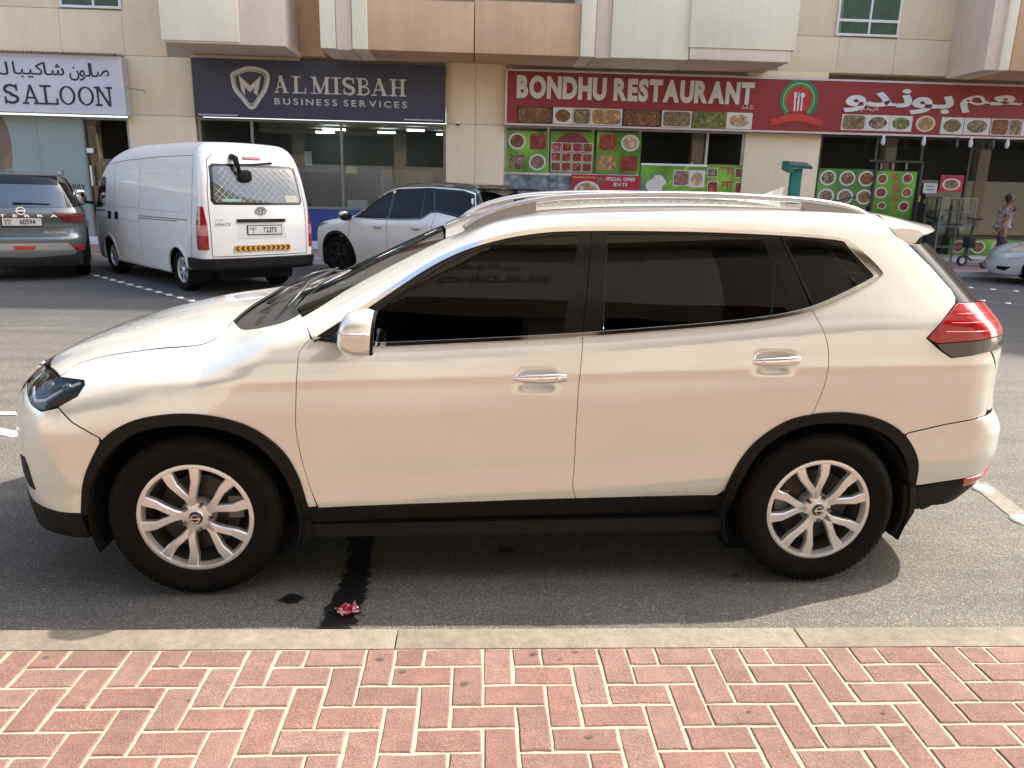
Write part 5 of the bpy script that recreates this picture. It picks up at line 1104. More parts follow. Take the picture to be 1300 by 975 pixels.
red = mat('sign_red', (.235, .013, .017), .42, noise=[(.6, .10, 4)]); lw = mat('letter_white', (.62, .60, .58), .5)
rb0, rb1 = S2(641, 158.5)[1], S2(641, 87)[1]
rs = board('restaurant_sign', (S2(641.5, 120)[0], rb0, 21.6, rb1), 'long red signboard with white block letters, dish pictures and a round crest', red, frame=mat('frame_silver', (.5, .49, .48), .4, .5))
gl = text_glyphs('BONDHU', .055, gap=.05); place_letters(gl, (S2(656, 110)[0], S2(700, 126)[1], S2(770, 110)[0], S2(700, 96.5)[1]), YS, lw, rs, depth=.03)
gl = text_glyphs('RESTAURANT', .055, gap=.045); place_letters(gl, (S2(779, 113)[0], S2(700, 126)[1], S2(957, 115)[0], S2(700, 96.5)[1]), YS, lw, rs, depth=.03)
place_letters(text_glyphs('L.L.C', .02), (S2(943, 135)[0], S2(950, 138)[1], S2(956, 135)[0], S2(950, 133.5)[1]), YS, lw, rs, depth=.006, joined='small_letters')
GS = [-.0, ]
place_letters(text_glyphs(AR('\uFE91\uFEEE\uFEE7\uFEAA\uFEED'), .032, gap=-.02), (S2(1071, 130)[0], S2(1140, 144.5)[1], S2(1210, 130)[0], S2(1140, 113)[1]), YS, lw, rs, depth=.03, joined='arabic_word')
place_letters(text_glyphs(AR('\uFEE3\uFEC4\uFECC\uFEE2'), .032, gap=-.02), (S2(1219, 130)[0], S2(1225, 143.5)[1], S2(1372, 130)[0], S2(1225, 113)[1]), YS, lw, rs, depth=.03, joined='arabic_word')
place_letters(text_glyphs(AR('\u0634.\u0630.\u0645.\u0645'), .01, gap=.03), (S2(1087, 139)[0], S2(1100, 142)[1], S2(1115, 139)[0], S2(1100, 135)[1]), YS, lw, rs, depth=.006, joined='small_letters')
# crest
cx, cz = S2(1014, 127); r_ = (S2(1038, 127)[0] - S2(989.5, 127)[0]) / 2
def ring(q, r0, r1, y, a0=-50, a1=230):
    n = 40; v = []
    for i in range(n + 1):
        a = R(a0 + (a1 - a0) * i / n); v += [(cx + r0 * math.cos(a), y, cz + r0 * math.sin(a)), (cx + r1 * math.cos(a), y, cz + r1 * math.sin(a))]
    q.add(v, [(2 * i, 2 * i + 1, 2 * i + 3, 2 * i + 2) for i in range(n)]); return q
cr = empty('crest', (0, 0, 0), parent=rs)
ring(MB(), r_ * .82, r_, YS - .010).build('crest_ring', mat('crest_green', (.01, .16, .06), .5), cr); ring(MB(), r_ * .79, r_ * .83, YS - .012).build('crest_ring', mat('crest_mint', (.25, .5, .22), .5), cr)
ring(MB(), r_ * .66, r_ * .79, YS - .010).build('crest_ring', mat('crest_olive', (.11, .17, .035), .5), cr); MB().lathe([(0, 0), (r_ * .66, 0)], 36, c=(cx, YS - .006, cz)).build('crest_disc', mat('crest_red', (.42, .015, .02), .5), cr)
cut_ = MB(); cw = lambda u, v: S2(u, v)
stroke(cut_, [cw(1008, 141), cw(1009.5, 118)], .045, YS - .016, YS - .007); 
for du in (-1.3, 0, 1.3): stroke(cut_, [cw(1009.7 + du, 124), cw(1009.9 + du, 117)], .018, YS - .0165, YS - .007)
stroke(cut_, [cw(1012, 141), cw(1013.2, 130), cw(1014.5, 117)], [.04, .05, .02], YS - .016, YS - .007); stroke(cut_, [cw(1016.5, 141), cw(1018.3, 123)], .04, YS - .016, YS - .007)
cut_.lathe([(0, 0), (.058, 0)], 20, c=(*cw(1018.8, 121)[:1], YS - .017, cw(1018.8, 121)[1])); cut_.build('crest_cutlery', lw, cr, recalc=False)
rbn = mat('ribbon_red', (.46, .03, .02), .5)
q = MB(); stroke(q, arc(cx, cz - .86 * r_ - 1.30, 1.3, 1.30, 115, 65, 16), .17, YS - .020, YS - .008); q.build('crest_ribbon', rbn, cr, recalc=False)
for sg in (-1, 1): MB().prism([(cx + sg * .40, cz - r_ * .86), (cx + sg * .72, cz - r_ * 1.02), (cx + sg * .62, cz - r_ * 1.10), (cx + sg * .66, cz - r_ * 1.28), (cx + sg * .38, cz - r_ * 1.10)], YS - .016, YS - .008).build('crest_ribbon_end', rbn, cr)

# pictures of dishes
F_ = {'curry': food('food_curry', [(.20, .05, .01), (.30, .10, .02), (.10, .03, .01), (.35, .20, .06)], 16), 'red': food('food_red', [(.30, .02, .01), (.42, .05, .015), (.20, .01, .01), (.45, .12, .05)], 12),
      'grey': food('food_rice', [(.30, .22, .16), (.42, .34, .24), (.20, .12, .10), (.35, .10, .06)], 22), 'gold': food('food_gold', [(.50, .25, .07), (.60, .36, .13), (.35, .14, .03), (.62, .45, .25)], 10),
      'green': food('food_green', [(.10, .16, .02), (.22, .26, .04), (.35, .32, .10), (.06, .09, .02)], 14), 'salad': food('food_salad', [(.25, .20, .08), (.38, .30, .14), (.12, .12, .04), (.30, .08, .04)], 18),
      'dark': food('food_dark', [(.012, .010, .010), (.02, .015, .012), (.05, .02, .01), (.01, .01, .01)], 5), 'bun': food('food_bun', [(.62, .44, .24), (.70, .52, .32), (.50, .30, .14)], 7), 'mix': food('food_mix', [(.06, .08, .03), (.30, .20, .08), (.50, .42, .30), (.16, .04, .02)], 20),
      'meat': food('food_meat', [(.30, .03, .03), (.42, .08, .06), (.55, .20, .16), (.25, .02, .03)], 11)}
platew = mat('plate_white', (.60, .59, .55), .4); pgr = food('poster_green', [(.10, .30, .02), (.16, .40, .03), (.22, .44, .05)], 1.2, .45)
def picture(b, kind, parent, y, disc=True, bg=None, rnd_=False, plate=platew, name='dish_picture'):
    """one printed dish: paper, plate, food"""
    e = empty(name, ((b[0] + b[2]) / 2, y, (b[1] + b[3]) / 2), parent=parent); w_, h_ = (b[2] - b[0]) / 2, (b[3] - b[1]) / 2
    if bg is not None: MB().box((-w_, -.003, -h_), (w_, 0, h_)).build('paper', bg, e)
    if disc:
        v = [(w_ * .98 * math.cos(a), h_ * .96 * math.sin(a)) for a in [2 * math.pi * k / 24 for k in range(24)]]
        MB().prism(v, -.006, -.0035).build('plate', plate, e); MB().prism([(a * .80, c * .80) for a, c in v], -.0095, -.0065).build('food', F_[kind], e)
    else:
        sq = lambda t: math.copysign(abs(t) ** .30, t); v = [(w_ * .93 * sq(math.cos(a)) * random.uniform(.97, 1.0), h_ * .92 * sq(math.sin(a)) * random.uniform(.96, 1.0)) for a in [2 * math.pi * (k + .5) / 20 for k in range(20)]]
        MB().prism(v, -.007, -.004).build('food', F_[kind], e)
    return e
row = [(656, 702, 'dark', 1), (702, 727, 'curry', 0), (727, 750, 'salad', 3), (750, 790, 'gold', 1), (790, 840, 'dark', 2), (840, 878, 'salad', 1), (878, 922, 'green', 1), (922, 955, 'bun', 0)]
pb = [platew, platew]; drk = mat('print_black', (.015, .012, .012), .5)
for u0, u1, kd, md in row:
    zz0, zz1 = S2(700, 157)[1], S2(700, 136)[1]; b = (S2(u0, 146 + (u0 - 700) * .027)[0] + .005, zz0, S2(u1, 146 + (u1 - 700) * .027)[0] - .005, zz1)
    if kd == 'dark': 
        e = picture(b, 'curry', rs, YS, disc=False, bg=drk)
    else: picture(b, kd, rs, YS, disc=(md == 0), bg=platew if kd != 'green' else F_['green'])
row2 = [(1068, 1099, 'salad', 0), (1099, 1129, 'mix', 1), (1129, 1158, 'green', 1)]
zz0, zz1 = S2(1110, 166)[1], S2(1110, 146)[1]
for u0, u1, kd, dc in row2: picture((S2(u0, 157)[0] + .004, zz0, S2(u1, 157)[0] - .004, zz1), kd, rs, YS, disc=bool(dc), bg=platew)
picture((S2(1162, 158)[0], zz0, S2(1187.5, 158)[0], zz1 + .03), 'gold', rs, YS, plate=mat('plate_cream', (.62, .50, .32), .5))
for u0, u1, kd, dc in ((1194, 1223, 'salad', 1), (1223.5, 1257, 'mix', 1), (1258, 1281, 'curry', 0), (1281.5, 1296, 'mix', 0), (1297, 1330, 'curry', 1), (1331, 1362, 'gold', 1), (1363, 1395, 'green', 1)): picture((S2(u0, 160)[0] + .004, zz0 - .03, S2(u1, 160)[0] - .004, zz1), kd, rs, YS, disc=bool(dc), bg=platew)

# ---- posters of the restaurant (each a thing on its glass)
YP = YW + .03
def poster(u0, v0, u1, v1, m, label, name='poster', y=YP, cat='poster'):
    b = bx(u0, v0, u1, v1, YW); e = empty(name, (0, 0, 0)); tag(e, label, cat); MB().box((b[0], y, b[1]), (b[2], y + .008, b[3])).build('sheet', m, e); return e, b
def cells(e, b, nx_, nz_, kinds, y, disc=(1,), bg=None, pad=.08, plate=platew):
    k = 0
    for j in range(nz_):
        for i in range(nx_):
            w_ = (b[2] - b[0]) / nx_; h_ = (b[3] - b[1]) / nz_; c = (b[0] + w_ * (i + pad), b[3] - h_ * (j + 1 - pad), b[0] + w_ * (i + 1 - pad), b[3] - h_ * (j + pad)); picture(c, kinds[k % len(kinds)], e, y, disc=bool(disc[k % len(disc)]), bg=bg if bg is not None else None, plate=plate); k += 1
e, b = poster(643.5, 165.5, 695, 219, pgr, 'green poster with four dishes, leftmost on the restaurant windows'); cells(e, b, 2, 2, ['curry', 'red', 'mix', 'grey'], YP, (1, 0, 0, 1), bg=None)
e, b = poster(699.5, 166, 752.5, 220, pgr, 'poster of red meat dishes under a dark red arch, second from the left')
v = [(b[0] + (b[2] - b[0]) * (.5 + .46 * math.cos(R(a))), b[1] + (b[3] - b[1]) * (.42 + .56 * max(0, math.sin(R(a))))) for a in range(0, 181, 12)]
MB().prism(v, YP - .003, YP).build('arch', mat('arch_maroon', (.16, .02, .025), .5), e)
cells(e, (b[0] + .02, b[1] + .02, b[2] - .02, b[3] - .26), 4, 3, ['meat', 'red', 'meat', 'curry', 'meat'], YP - .004, (0,), bg=platew, pad=.04)
e, b = poster(758.5, 167, 812, 221, pgr, 'green poster with pastries, buns and red sweets, third from the left'); cells(e, b, 2, 2, ['red', 'bun', 'gold', 'red'], YP, (0, 1, 0, 0), bg=None)
for k, (u0, u1) in enumerate(((641, 696), (698, 758), (759, 813))):
    b = bx(u0, 222, u1, 268, YW); MB().box((b[0], YW + .02, b[1]), (b[2], YW + .07, b[3])).build('marble_panel', food('marble_blue', [(.12, .17, .21), (.24, .30, .34), (.30, .36, .39), (.18, .23, .27)], 5, .3), res1)
MB().box((X(641), YW + .0, S2(700, 222.5, YW)[1]), (X(813), YW + .075, S2(700, 219.5, YW)[1])).build('ledge', mat('ledge_worn', (.5, .48, .44), .6, noise=(7, .5)), res1)
YB2 = YW - .02
e, b = poster(725.5, 221, 811, 252, mat('banner_red', (.36, .015, .035), .45), 'red banner reading special offer 3 days above a bowl of rice', 'banner', YB2, 'banner')
place_letters(text_glyphs('SPECIAL OFFER', .03), (S2(769, 228, YW)[0], S2(790, 230, YW)[1], S2(806.5, 228, YW)[0], S2(790, 225.3, YW)[1]), YB2, lw, e, depth=.004, joined='small_letters'); place_letters(text_glyphs('3DAYS', .03), (S2(778, 234, YW)[0], S2(790, 236.5, YW)[1], S2(796, 234, YW)[0], S2(790, 232, YW)[1]), YB2, lw, e, depth=.004, joined='small_letters')
picture((S2(728, 240, YW)[0], S2(740, 256, YW)[1], S2(762, 240, YW)[0], S2(740, 229, YW)[1]), 'bun', e, YB2 - .002); picture((S2(757, 229, YW)[0], S2(760, 233, YW)[1], S2(767, 229, YW)[0], S2(760, 225, YW)[1]), 'salad', e, YB2 - .002, disc=False)
q = MB(); x = S2(727, 226, YW)[0]; z = S2(740, 226, YW)[1]
while x < S2(755, 226, YW)[0]: q.box((x, YB2 - .003, z), (x + .03, YB2, z + .035)); x += .045
q.build('small_print', mat('print_orange', (.6, .35, .05), .6), e)['kind'] = 'stuff'
e, b = poster(814, 209.5, 895, 252, pgr, 'green poster with a white chef hat and two small pictures, below the dark window')
def SW(u, v): return S2(u, v, YW)
hat = curve([SW(u, v) for u, v in ((822, 243), (818, 236), (822, 229), (828, 226), (832, 221), (840, 221), (845, 226), (848, 232), (842, 238), (841, 246), (826, 247))], .03, True); MB().prism(hat, YP - .004, YP).build('hat_outline', mat('hat_line', (.05, .12, .20), .5), e); cxh, czh = SW(833, 234); MB().prism([(cxh + (x - cxh) * .90, czh + (z - czh) * .90) for x, z in hat], YP - .007, YP - .0045).build('hat', platew, e)
picture(bx(856, 215.5, 874.5, 236.5, YW), 'grey', e, YP, disc=False, bg=platew); picture(bx(876.5, 216, 894, 238, YW), 'bun', e, YP, disc=True, bg=platew)
q = MB()
for a in (8, 24, 42, 60): stroke(q, [SW(830, 250), (SW(830, 250)[0] + 1.9 * math.cos(R(a)), SW(830, 250)[1] + 1.0 * math.sin(R(a)))], [.01, .05], YP - .002, YP)
q.build('light_rays', mat('ray_lime', (.30, .48, .08), .5), e, recalc=False)
MB().box((b[0], YP - .01, b[3]), (b[2], YP + .02, b[3] + .05)).build('poster_edge', alu, e)
e, b = poster(899, 208.5, 947, 254, pgr, 'green poster with bengali letters between small dish pictures, beside the plain pier')
for (u0, v0, u1, v1), kd in (((899, 213, 911, 225), 'mix'), ((899, 230, 911, 246), 'red'), ((934, 213, 946, 226), 'curry'), ((934, 231, 946, 246), 'red')): picture(bx(u0, v0, u1, v1, YW), kd, e, YP, disc=False, bg=platew)
ber = mat('letter_red', (.42, .03, .02), .5)
place_letters(text_glyphs('বাং', .02, gap=.0), bx(915, 211, 932, 223, YW), YP, ber, e, depth=.004, joined='bengali_letters'); place_letters(text_glyphs('লা', .02, gap=.0), bx(916, 229, 930, 241, YW), YP, ber, e, depth=.004, joined='bengali_letters')
e, b = poster(1041, 213.5, 1108, 262, food('poster_green_dark', [(.05, .20, .03), (.08, .27, .04), (.11, .30, .06)], 1.2, .45), 'green poster with six round plates right of the plain pier'); cells(e, b, 3, 2, ['mix', 'salad', 'curry', 'mix', 'grey', 'salad'], YP, (1,), pad=.07)
e, b = poster(1112, 216.5, 1156, 282, pgr, 'lime green door poster with red letters running downwards')
for i, ch in enumerate('RESTAURANT'):
    v = 225 + 13.5 * i * .99; place_letters(text_glyphs(ch, .03), (S2(1134, v, YW)[0], SW(1138, v + 4)[1], S2(1141.5, v, YW)[0], SW(1138, v - 4.5)[1]), YP, ber, e, depth=.004) if v < 280 else None
for (u0, v0, u1, v1), kd in (((1115, 220, 1127, 234), 'curry'), ((1112, 237, 1126, 252), 'red'), ((1115, 256, 1125, 266), 'curry'), ((1147, 219, 1159, 234), 'meat'), ((1146, 238, 1158, 251), 'red'), ((1142, 255, 1154, 269), 'red')): picture(bx(u0, v0, u1, v1, YW), kd, e, YP, disc=True)
e, b = poster(1196, 222, 1222, 244, mat('banner_red', (.36, .015, .035), .45), 'small red poster with one plate, above the glass display case'); picture(bx(1198, 226, 1219, 242, YW), 'salad', e, YP)
e, b = poster(1174, 232.5, 1189.5, 245.5, mat('paper_white', (.45, .48, .47), .6), 'white notice sheet on the dark door by the small red poster', 'notice', cat='notice')
q = MB(); [q.box((SW(1176.5, v)[0], YP - .002, SW(1180, v)[1]), (SW(1186.5, v)[0], YP, SW(1180, v)[1] + .03)) for v in (237, 241.5)]; q.build('small_print', mat('print_grey', (.12, .14, .14), .6), e)['kind'] = 'stuff'
e, b = poster(1164, 248, 1168.5, 256.5, mat('sticker_yellow', (.55, .45, .04), .5), 'small yellow sticker on the door frame below the white notice', 'sticker', cat='sticker')
e, b = poster(1205, 303, 1312, 325, pgr, 'low green banner with three heaps of food behind the scooter', 'banner', YW - .03, 'banner')
for (u0, u1), kd in (((1207, 1224), 'red'), ((1231, 1250), 'curry'), ((1257, 1274), 'bun'), ((1282, 1300), 'red')): picture((SW(u0, 313)[0], b[1] + .04, SW(u1, 313)[0], b[3] - .03), kd, e, YW - .03)
# door frame and metal hood of the entrance
for u in (1110, 1168): MB().box((X(u, 230) - .03, YW - .02, HF), (X(u, 230) + .03, YW + .05, S2(1140, 205, YW)[1])).build('door_frame', mat('frame_dark', (.05, .05, .05), .4, .4), res2)
MB().box((X(1103, 205), YW - .05, S2(1140, 206.5, YW)[1]), (X(1172, 205), YW + .05, S2(1140, 203.8, YW)[1])).build('door_frame', mat('frame_dark', (.05, .05, .05), .4, .4), res2)
for u in (1118, 1133, 1150): MB().box((X(u, 210), YW + .0, S2(u, 215, YW)[1]), (X(u, 210) + .05, YW + .02, S2(u, 207, YW)[1])).build('grille_bar', steel, res2)
# display case
dc = empty('display_case', (0, 0, 0)); tag(dc, 'glass food display case with steel frame standing left of the walking man', 'display case')
x0, x1 = X(1172, 270), X(1214, 270); zt2 = SW(1190, 251)[1]; zm = SW(1190, 286)[1]
for xx, yy in ((x0, YW - .75), (x1, YW - .75), (x0, YW - .1), (x1, YW - .1)): MB().box((xx - .02, yy - .02, HF + .01), (xx + .02, yy + .02, zt2)).build('post', steel, dc)
for zz in (zm, (zm + zt2) / 2, zt2, .55): MB().box((x0, YW - .74, zz - .015), (x1, YW - .11, zz + .015)).build('shelf', steel, dc)
for a_, b2 in (((x0, YW - .77), (x1, YW - .77)), ((x0 - .02, YW - .75), (x0 - .02, YW - .1))): MB().add([(a_[0], a_[1], .3), (b2[0], b2[1], .3), (b2[0], b2[1], zt2), (a_[0], a_[1], zt2)], [(0, 1, 2, 3)]).build('glass_pane', glass('case_glass', (.8, .84, .83), 1.0), dc)
for k in range(5): MB().lathe([(.0, .0), (.11, .0), (.13, .05), (.12, .05), (.10, .015)], 16, axis='z', c=(x0 + .16 + (x1 - x0 - .3) * k / 4, YW - .45, zm + .02)).build('tray', steel, dc)
# bulbs under the sign
for k, (u, v, dk) in enumerate(((1121, 180, 0), (1172.5, 181, 0), (1214, 185, 1), (1232, 183, 0), (1259.5, 186, 1), (1278.5, 184, 0))):
    x, z = S2(u, v, YS - .12); e = empty('hanging_lamp', (x, YS - .12, 0)); c = 'black' if dk else 'white'
    order = {1121: 'leftmost white bulb lamp under the red signboard, above the lime door poster', 1172.5: 'second white bulb lamp from the left under the red signboard', 1214: 'black lamp between two white ones under the red signboard', 1232: 'white bulb lamp between the two black ones', 1259.5: 'rightmost black lamp under the red signboard', 1278.5: 'rightmost white bulb lamp in view under the red signboard'}[u]
    tag(e, order, 'lamp', 'lamps under the red signboard'); m_ = mat('lamp_' + c, (.02, .02, .02) if dk else (.62, .62, .62), .4)
    MB().lathe([(.0, .16), (.03, .16), (.032, .10), (.045, .06), (.052, .0), (.046, -.05), (.03, -.08), (0, -.09)], 16, axis='z', c=(0, 0, z)).build('bulb', m_, e, smooth=True)
    MB().tube([(0, 0, z + .15), (0, 0, rb0 + .005)], .018, 6).build('stem', mat('lamp_black', (.02, .02, .02), .4), e)
# green solar post on the far pavement
x, _z = S2(1011, 215, 16.0); e = empty('solar_post', (x, 16.0, HF)); tag(e, 'dark green post with a tilted solar panel on top in front of the plain pier', 'solar post')
zp = survey(1011, 215, Y=16.0)[2] - HF; tg = mat('post_green', (.0, .16, .12), .45, noise=(3, .05))
MB().box((-.12, -.09, 0), (.12, .09, zp + .02)).build('post', tg, e, bevel=.01); M_ = Matrix.Translation((0.02, 0, zp + .10)) @ Matrix.Rotation(R(16), 4, 'X') @ Matrix.Rotation(R(3), 4, 'Y')
MB().cbox((0, 0, 0), (.58, .42, .05), M_).build('panel_housing', tg, e); MB().cbox((0.02, -.0, .03), (.52, .36, .012), M_).build('solar_panel', mat('solar_cell', (.07, .08, .10), .25, noise=(3, .2)), e)
MB().prism([(-.29, -.02), (-.29, .16), (-.16, .02), (-.13, -.10)], -.2, .2, 'xz').build('gusset', tg, e, loc=(0, 0, zp + .02))
# air handler bracket etc. on the middle pier: little camera
x, z = S2(581, 157, YW - .05); e = empty('security_camera', (x, YW - .05, z)); tag(e, 'small dome camera on the pier between the two signboards', 'camera'); MB().ball((0, 0, -.02), .035, 12, 8).build('dome', mat('lens_dark', (.03, .03, .03), .2), e, smooth=True); MB().box((-.05, -.03, 0), (.05, .05, .05)).build('mount', alu, e)
# ------------------------------------------------------------------ the building behind the photographer (seen in the panes)
YN = -3.75
nb = empty('opposite_building', (0, 0, 0)); tag(nb, 'sandy building with shop signs behind the viewer, seen only in reflections', 'building')
nwall = mat('near_render', (.58, .50, .39), .9, noise=[(.5, .08), (60, .08)])
MB().box((-40, YN - 8, 5.9), (45, YN, 13)).build('upper_wall', nwall, nb); MB().box((-40, YN + .004, 5.75), (45, YN + .40, 6.1)).build('canopy', nwall, nb)
MB().box((-40, YN - .5, 0), (45, YN - .05, 2.75)).build('bounce_wall', mat('near_bounce', (.72, .69, .62), .6), nb); MB().box((-40, YN - 8, 0), (45, YN - .6, 5.88)).build('shop_wall', mat('near_dark', (.045, .035, .028), .7), nb)  # pale wall added out of view to brighten the car door
for k in range(-7, 9): MB().box((k * 5.2 - 1.3, YN - .6, 0), (k * 5.2 - .7, YN - .02, 5.74)).build('column', nwall, nb)
for k in range(-7, 9):
    for fl in range(0): window_b = (k * 5.2 + .6, 6.6 + 3.2 * fl, k * 5.2 + 2.4, 8.1 + 3.2 * fl); MB().box((window_b[0], YN - .02, window_b[1]), (window_b[2], YN + .01, window_b[3])).build('dark_window', BLKG, nb)
def nsign(x0, x1, z0, z1, lines, m, ml, label):
    e = empty('shop_sign', (0, 0, 0)); tag(e, label, 'sign'); MB().box((x0, YN + .05, z0), (x1, YN + .30, z1)).build('panel', m, e)
    for txt, a, b_, c, d in lines:
        gl = text_glyphs(txt, .03); J = MB(); A_ = np.concatenate([v for v, f in gl]); xx0, xx1, yy0, yy1 = A_[:, 0].min(), A_[:, 0].max(), A_[:, 1].min(), A_[:, 1].max(); W_ = x1 - x0; H_ = z1 - z0
        for i, (v, f) in enumerate(gl): J.add([(x1 - W_ * (a + (c - a) * (p - xx0) / (xx1 - xx0)), YN + .305 + .0004 * i, z0 + H_ * (b_ + (d - b_) * (r - yy0) / (yy1 - yy0))) for p, r, _ in v], f)
        J.build('lettering', ml, e, recalc=False)
cream = mat('near_sign_cream', (.36, .33, .27), .6); ink = mat('near_ink', (.24, .21, .17), .6)
nsign(-1.2, 5.8, 4.55, 5.65, [('BUILDING CLEANING', .24, .28, .62, .44), (AR('\uFE97\uFEE8\uFEC8\uFEF4\uFED2 \uFE8D\uFEDF\uFEE4\uFE92\uFE8E\uFEE7\uFEF2'), .28, .58, .56, .82)], cream, ink, 'cream signboard for building cleaning under the arcade behind the viewer')
nsign(5.802, 11.0, 4.55, 5.65, [('CENTURY TAILORS', .08, .28, .62, .52)], mat('near_sign_olive', (.10, .09, .05), .6), mat('near_gold', (.26, .23, .12), .5), 'dark signboard with gold letters for tailors behind the viewer')
nsign(-8.0, -1.6, 4.2, 5.4, [('CITYLIGHT', .1, .3, .7, .7)], mat('near_sign_green', (.12, .13, .08), .6), mat('near_gold', (.26, .23, .12), .5), 'dark olive signboard with yellow letters behind the viewer')
# ------------------------------------------------------------------ the other vehicles
def body(W0, dS, zt, xf, xr, zb, crown=.05, k=.12, kf=.14, kr=.12, ff=(.07, .10), fr=(.04, .08), wss=0., zmin=.22, taper=None):
    W0, zt, xf, xr, zb = (pchip(*q) for q in (W0, zt, xf, xr, zb)); dS = pchip(*dS)
    def f(x, y, z):
        s = np.abs(y); zr = z - zb(x); S = W0(x) + dS(zr)
        if taper: S = S - taper[1] * np.maximum(x - taper[0], 0) ** 2 * np.clip(zr / .4, 0, 1.5)
        T = zt(x - wss * (s / .7) ** 2) - crown * (s / .75) ** 2.4
        XF = xf(z) + ff[0] * (s / .6) ** 2 + ff[1] * (s / .8) ** 4; XR = xr(z) - fr[0] * (s / .6) ** 2 - fr[1] * (s / .8) ** 4
        g = smax(s - S, z - T, k); g = smax(g, XF - x, kf); g = smax(g, x - XR, kr); return smax(g, zmin - z, .05)
    return f
def arch_pts(xc, zc, r, z0, n=18):
    a0 = math.asin(max(-1, (z0 - zc) / r)); return [(xc + r * math.cos(math.pi - a0 - (math.pi - 2 * a0) * i / n), zc + r * math.sin(math.pi - a0 - (math.pi - 2 * a0) * i / n)) for i in range(n + 1)]
def car_base(name, f, pos, heading, wb, ra, rw, paint, xr_, zt_, label, cat, spine=.6, sides=(1,), hubx=.86, style='car', rim=None, arch_m=None, nshell=(80, 30, 28), low_m=None, wr=None):
    """heading: direction the nose points, radians from +X. Local frame: nose at -x"""
    root = empty(name, (pos[0], pos[1], 0), heading + math.pi); tag(root, label, cat, 'cars parked in the street')
    def cutf(c): return any(math.hypot(c[0] - xc, c[2] - rw) < ra - .01 and abs(c[1]) > .45 for xc in (0, wb)) and c[2] < rw + ra
    shell('body', f, (-1.3, -1.15, .1), (xr_ + .25, 1.15, zt_ + .2), .1, wb + .1, spine, paint, root, n=nshell, cut=cutf)
    MB().box((-.55, -.5, .2), (wb + .55, .5, .6)).build('underbody', SHUT, root)
    for s in (-1, 1):
        sd = ch_side(s)
        for xc in (0, wb):
            q = MB(); N_ = 20; v = []
            for i in range(N_ + 1):
                a = math.pi * (-.15 + 1.3 * i / N_); v += [(xc + (ra + .01) * math.cos(a), s * hubx * 1.0, rw + (ra + .01) * math.sin(a)), (xc + (ra + .01) * math.cos(a), s * .5, rw + (ra + .01) * math.sin(a))]
            q.add(v, [(2 * i, 2 * i + 1, 2 * i + 3, 2 * i + 2) for i in range(N_)]); q.build('wheel_well', SHUT, root, recalc=False)
            wheel(root, xc, s * hubx, rw, s, R0=rw, rr=(wr or rw * .63), detail=False, style=style, m_rim=rim)
            P = arch_pts(xc, rw, ra + .045, .28); P2 = arch_pts(xc, rw, ra - .012, .28)[::-1]
            patch('wheel_arch', f, sd, P + P2, arch_m or paint, root, h=.05, off=.010, thick=.03, gap=0)
    return root
def seams(f, ch, parent, lines, w_=.010, m=SHUT, off=.0015, p3=False):
    for L in lines: ribbon('panel_gap', f, ch, L, w_, m, parent, off=off, thick=0, p3=p3)
DK = mat('dark_window', (.010, .011, .011), .05, spec=.35)
def plate(parent, f, ch, y, z, digits, code, off=.02, wd=.52, ht=.115, x=None, two='DUBAI'):
    P, _n = on(f, ch, (y, z)); e = empty('number_plate', (P[0] + off, P[1], P[2]), math.pi / 2, parent)
    MB().box((-wd / 2 - .012, -.004, -ht / 2 - .012), (wd / 2 + .012, .008, ht / 2 + .012)).build('plate_frame', BLKP, e)
    MB().box((-wd / 2, -.0075, -ht / 2), (wd / 2, -.0045, ht / 2)).build('plate_face', mat('plate_face', (.62, .62, .60), .4), e)
    ink_ = mat('plate_ink', (.01, .01, .012), .5)
    place_letters(text_glyphs(digits, .02, gap=.05), (-wd * .06, -ht * .34, wd * .34, ht * .34), -.0078, ink_, e, depth=.002, joined='plate_number')
    place_letters(text_glyphs(two, .01), (-wd * .46, ht * .06, -wd * .27, ht * .34), -.0078, ink_, e, depth=.002, joined='plate_script'); place_letters(text_glyphs(code, .01, gap=.3), (-wd * .43 if len(code) > 1 else -wd * .39, -ht * .36, -wd * .29 if len(code) > 1 else -wd * .33, -ht * .02), -.0078, ink_, e, depth=.002, joined='plate_code')
    return e

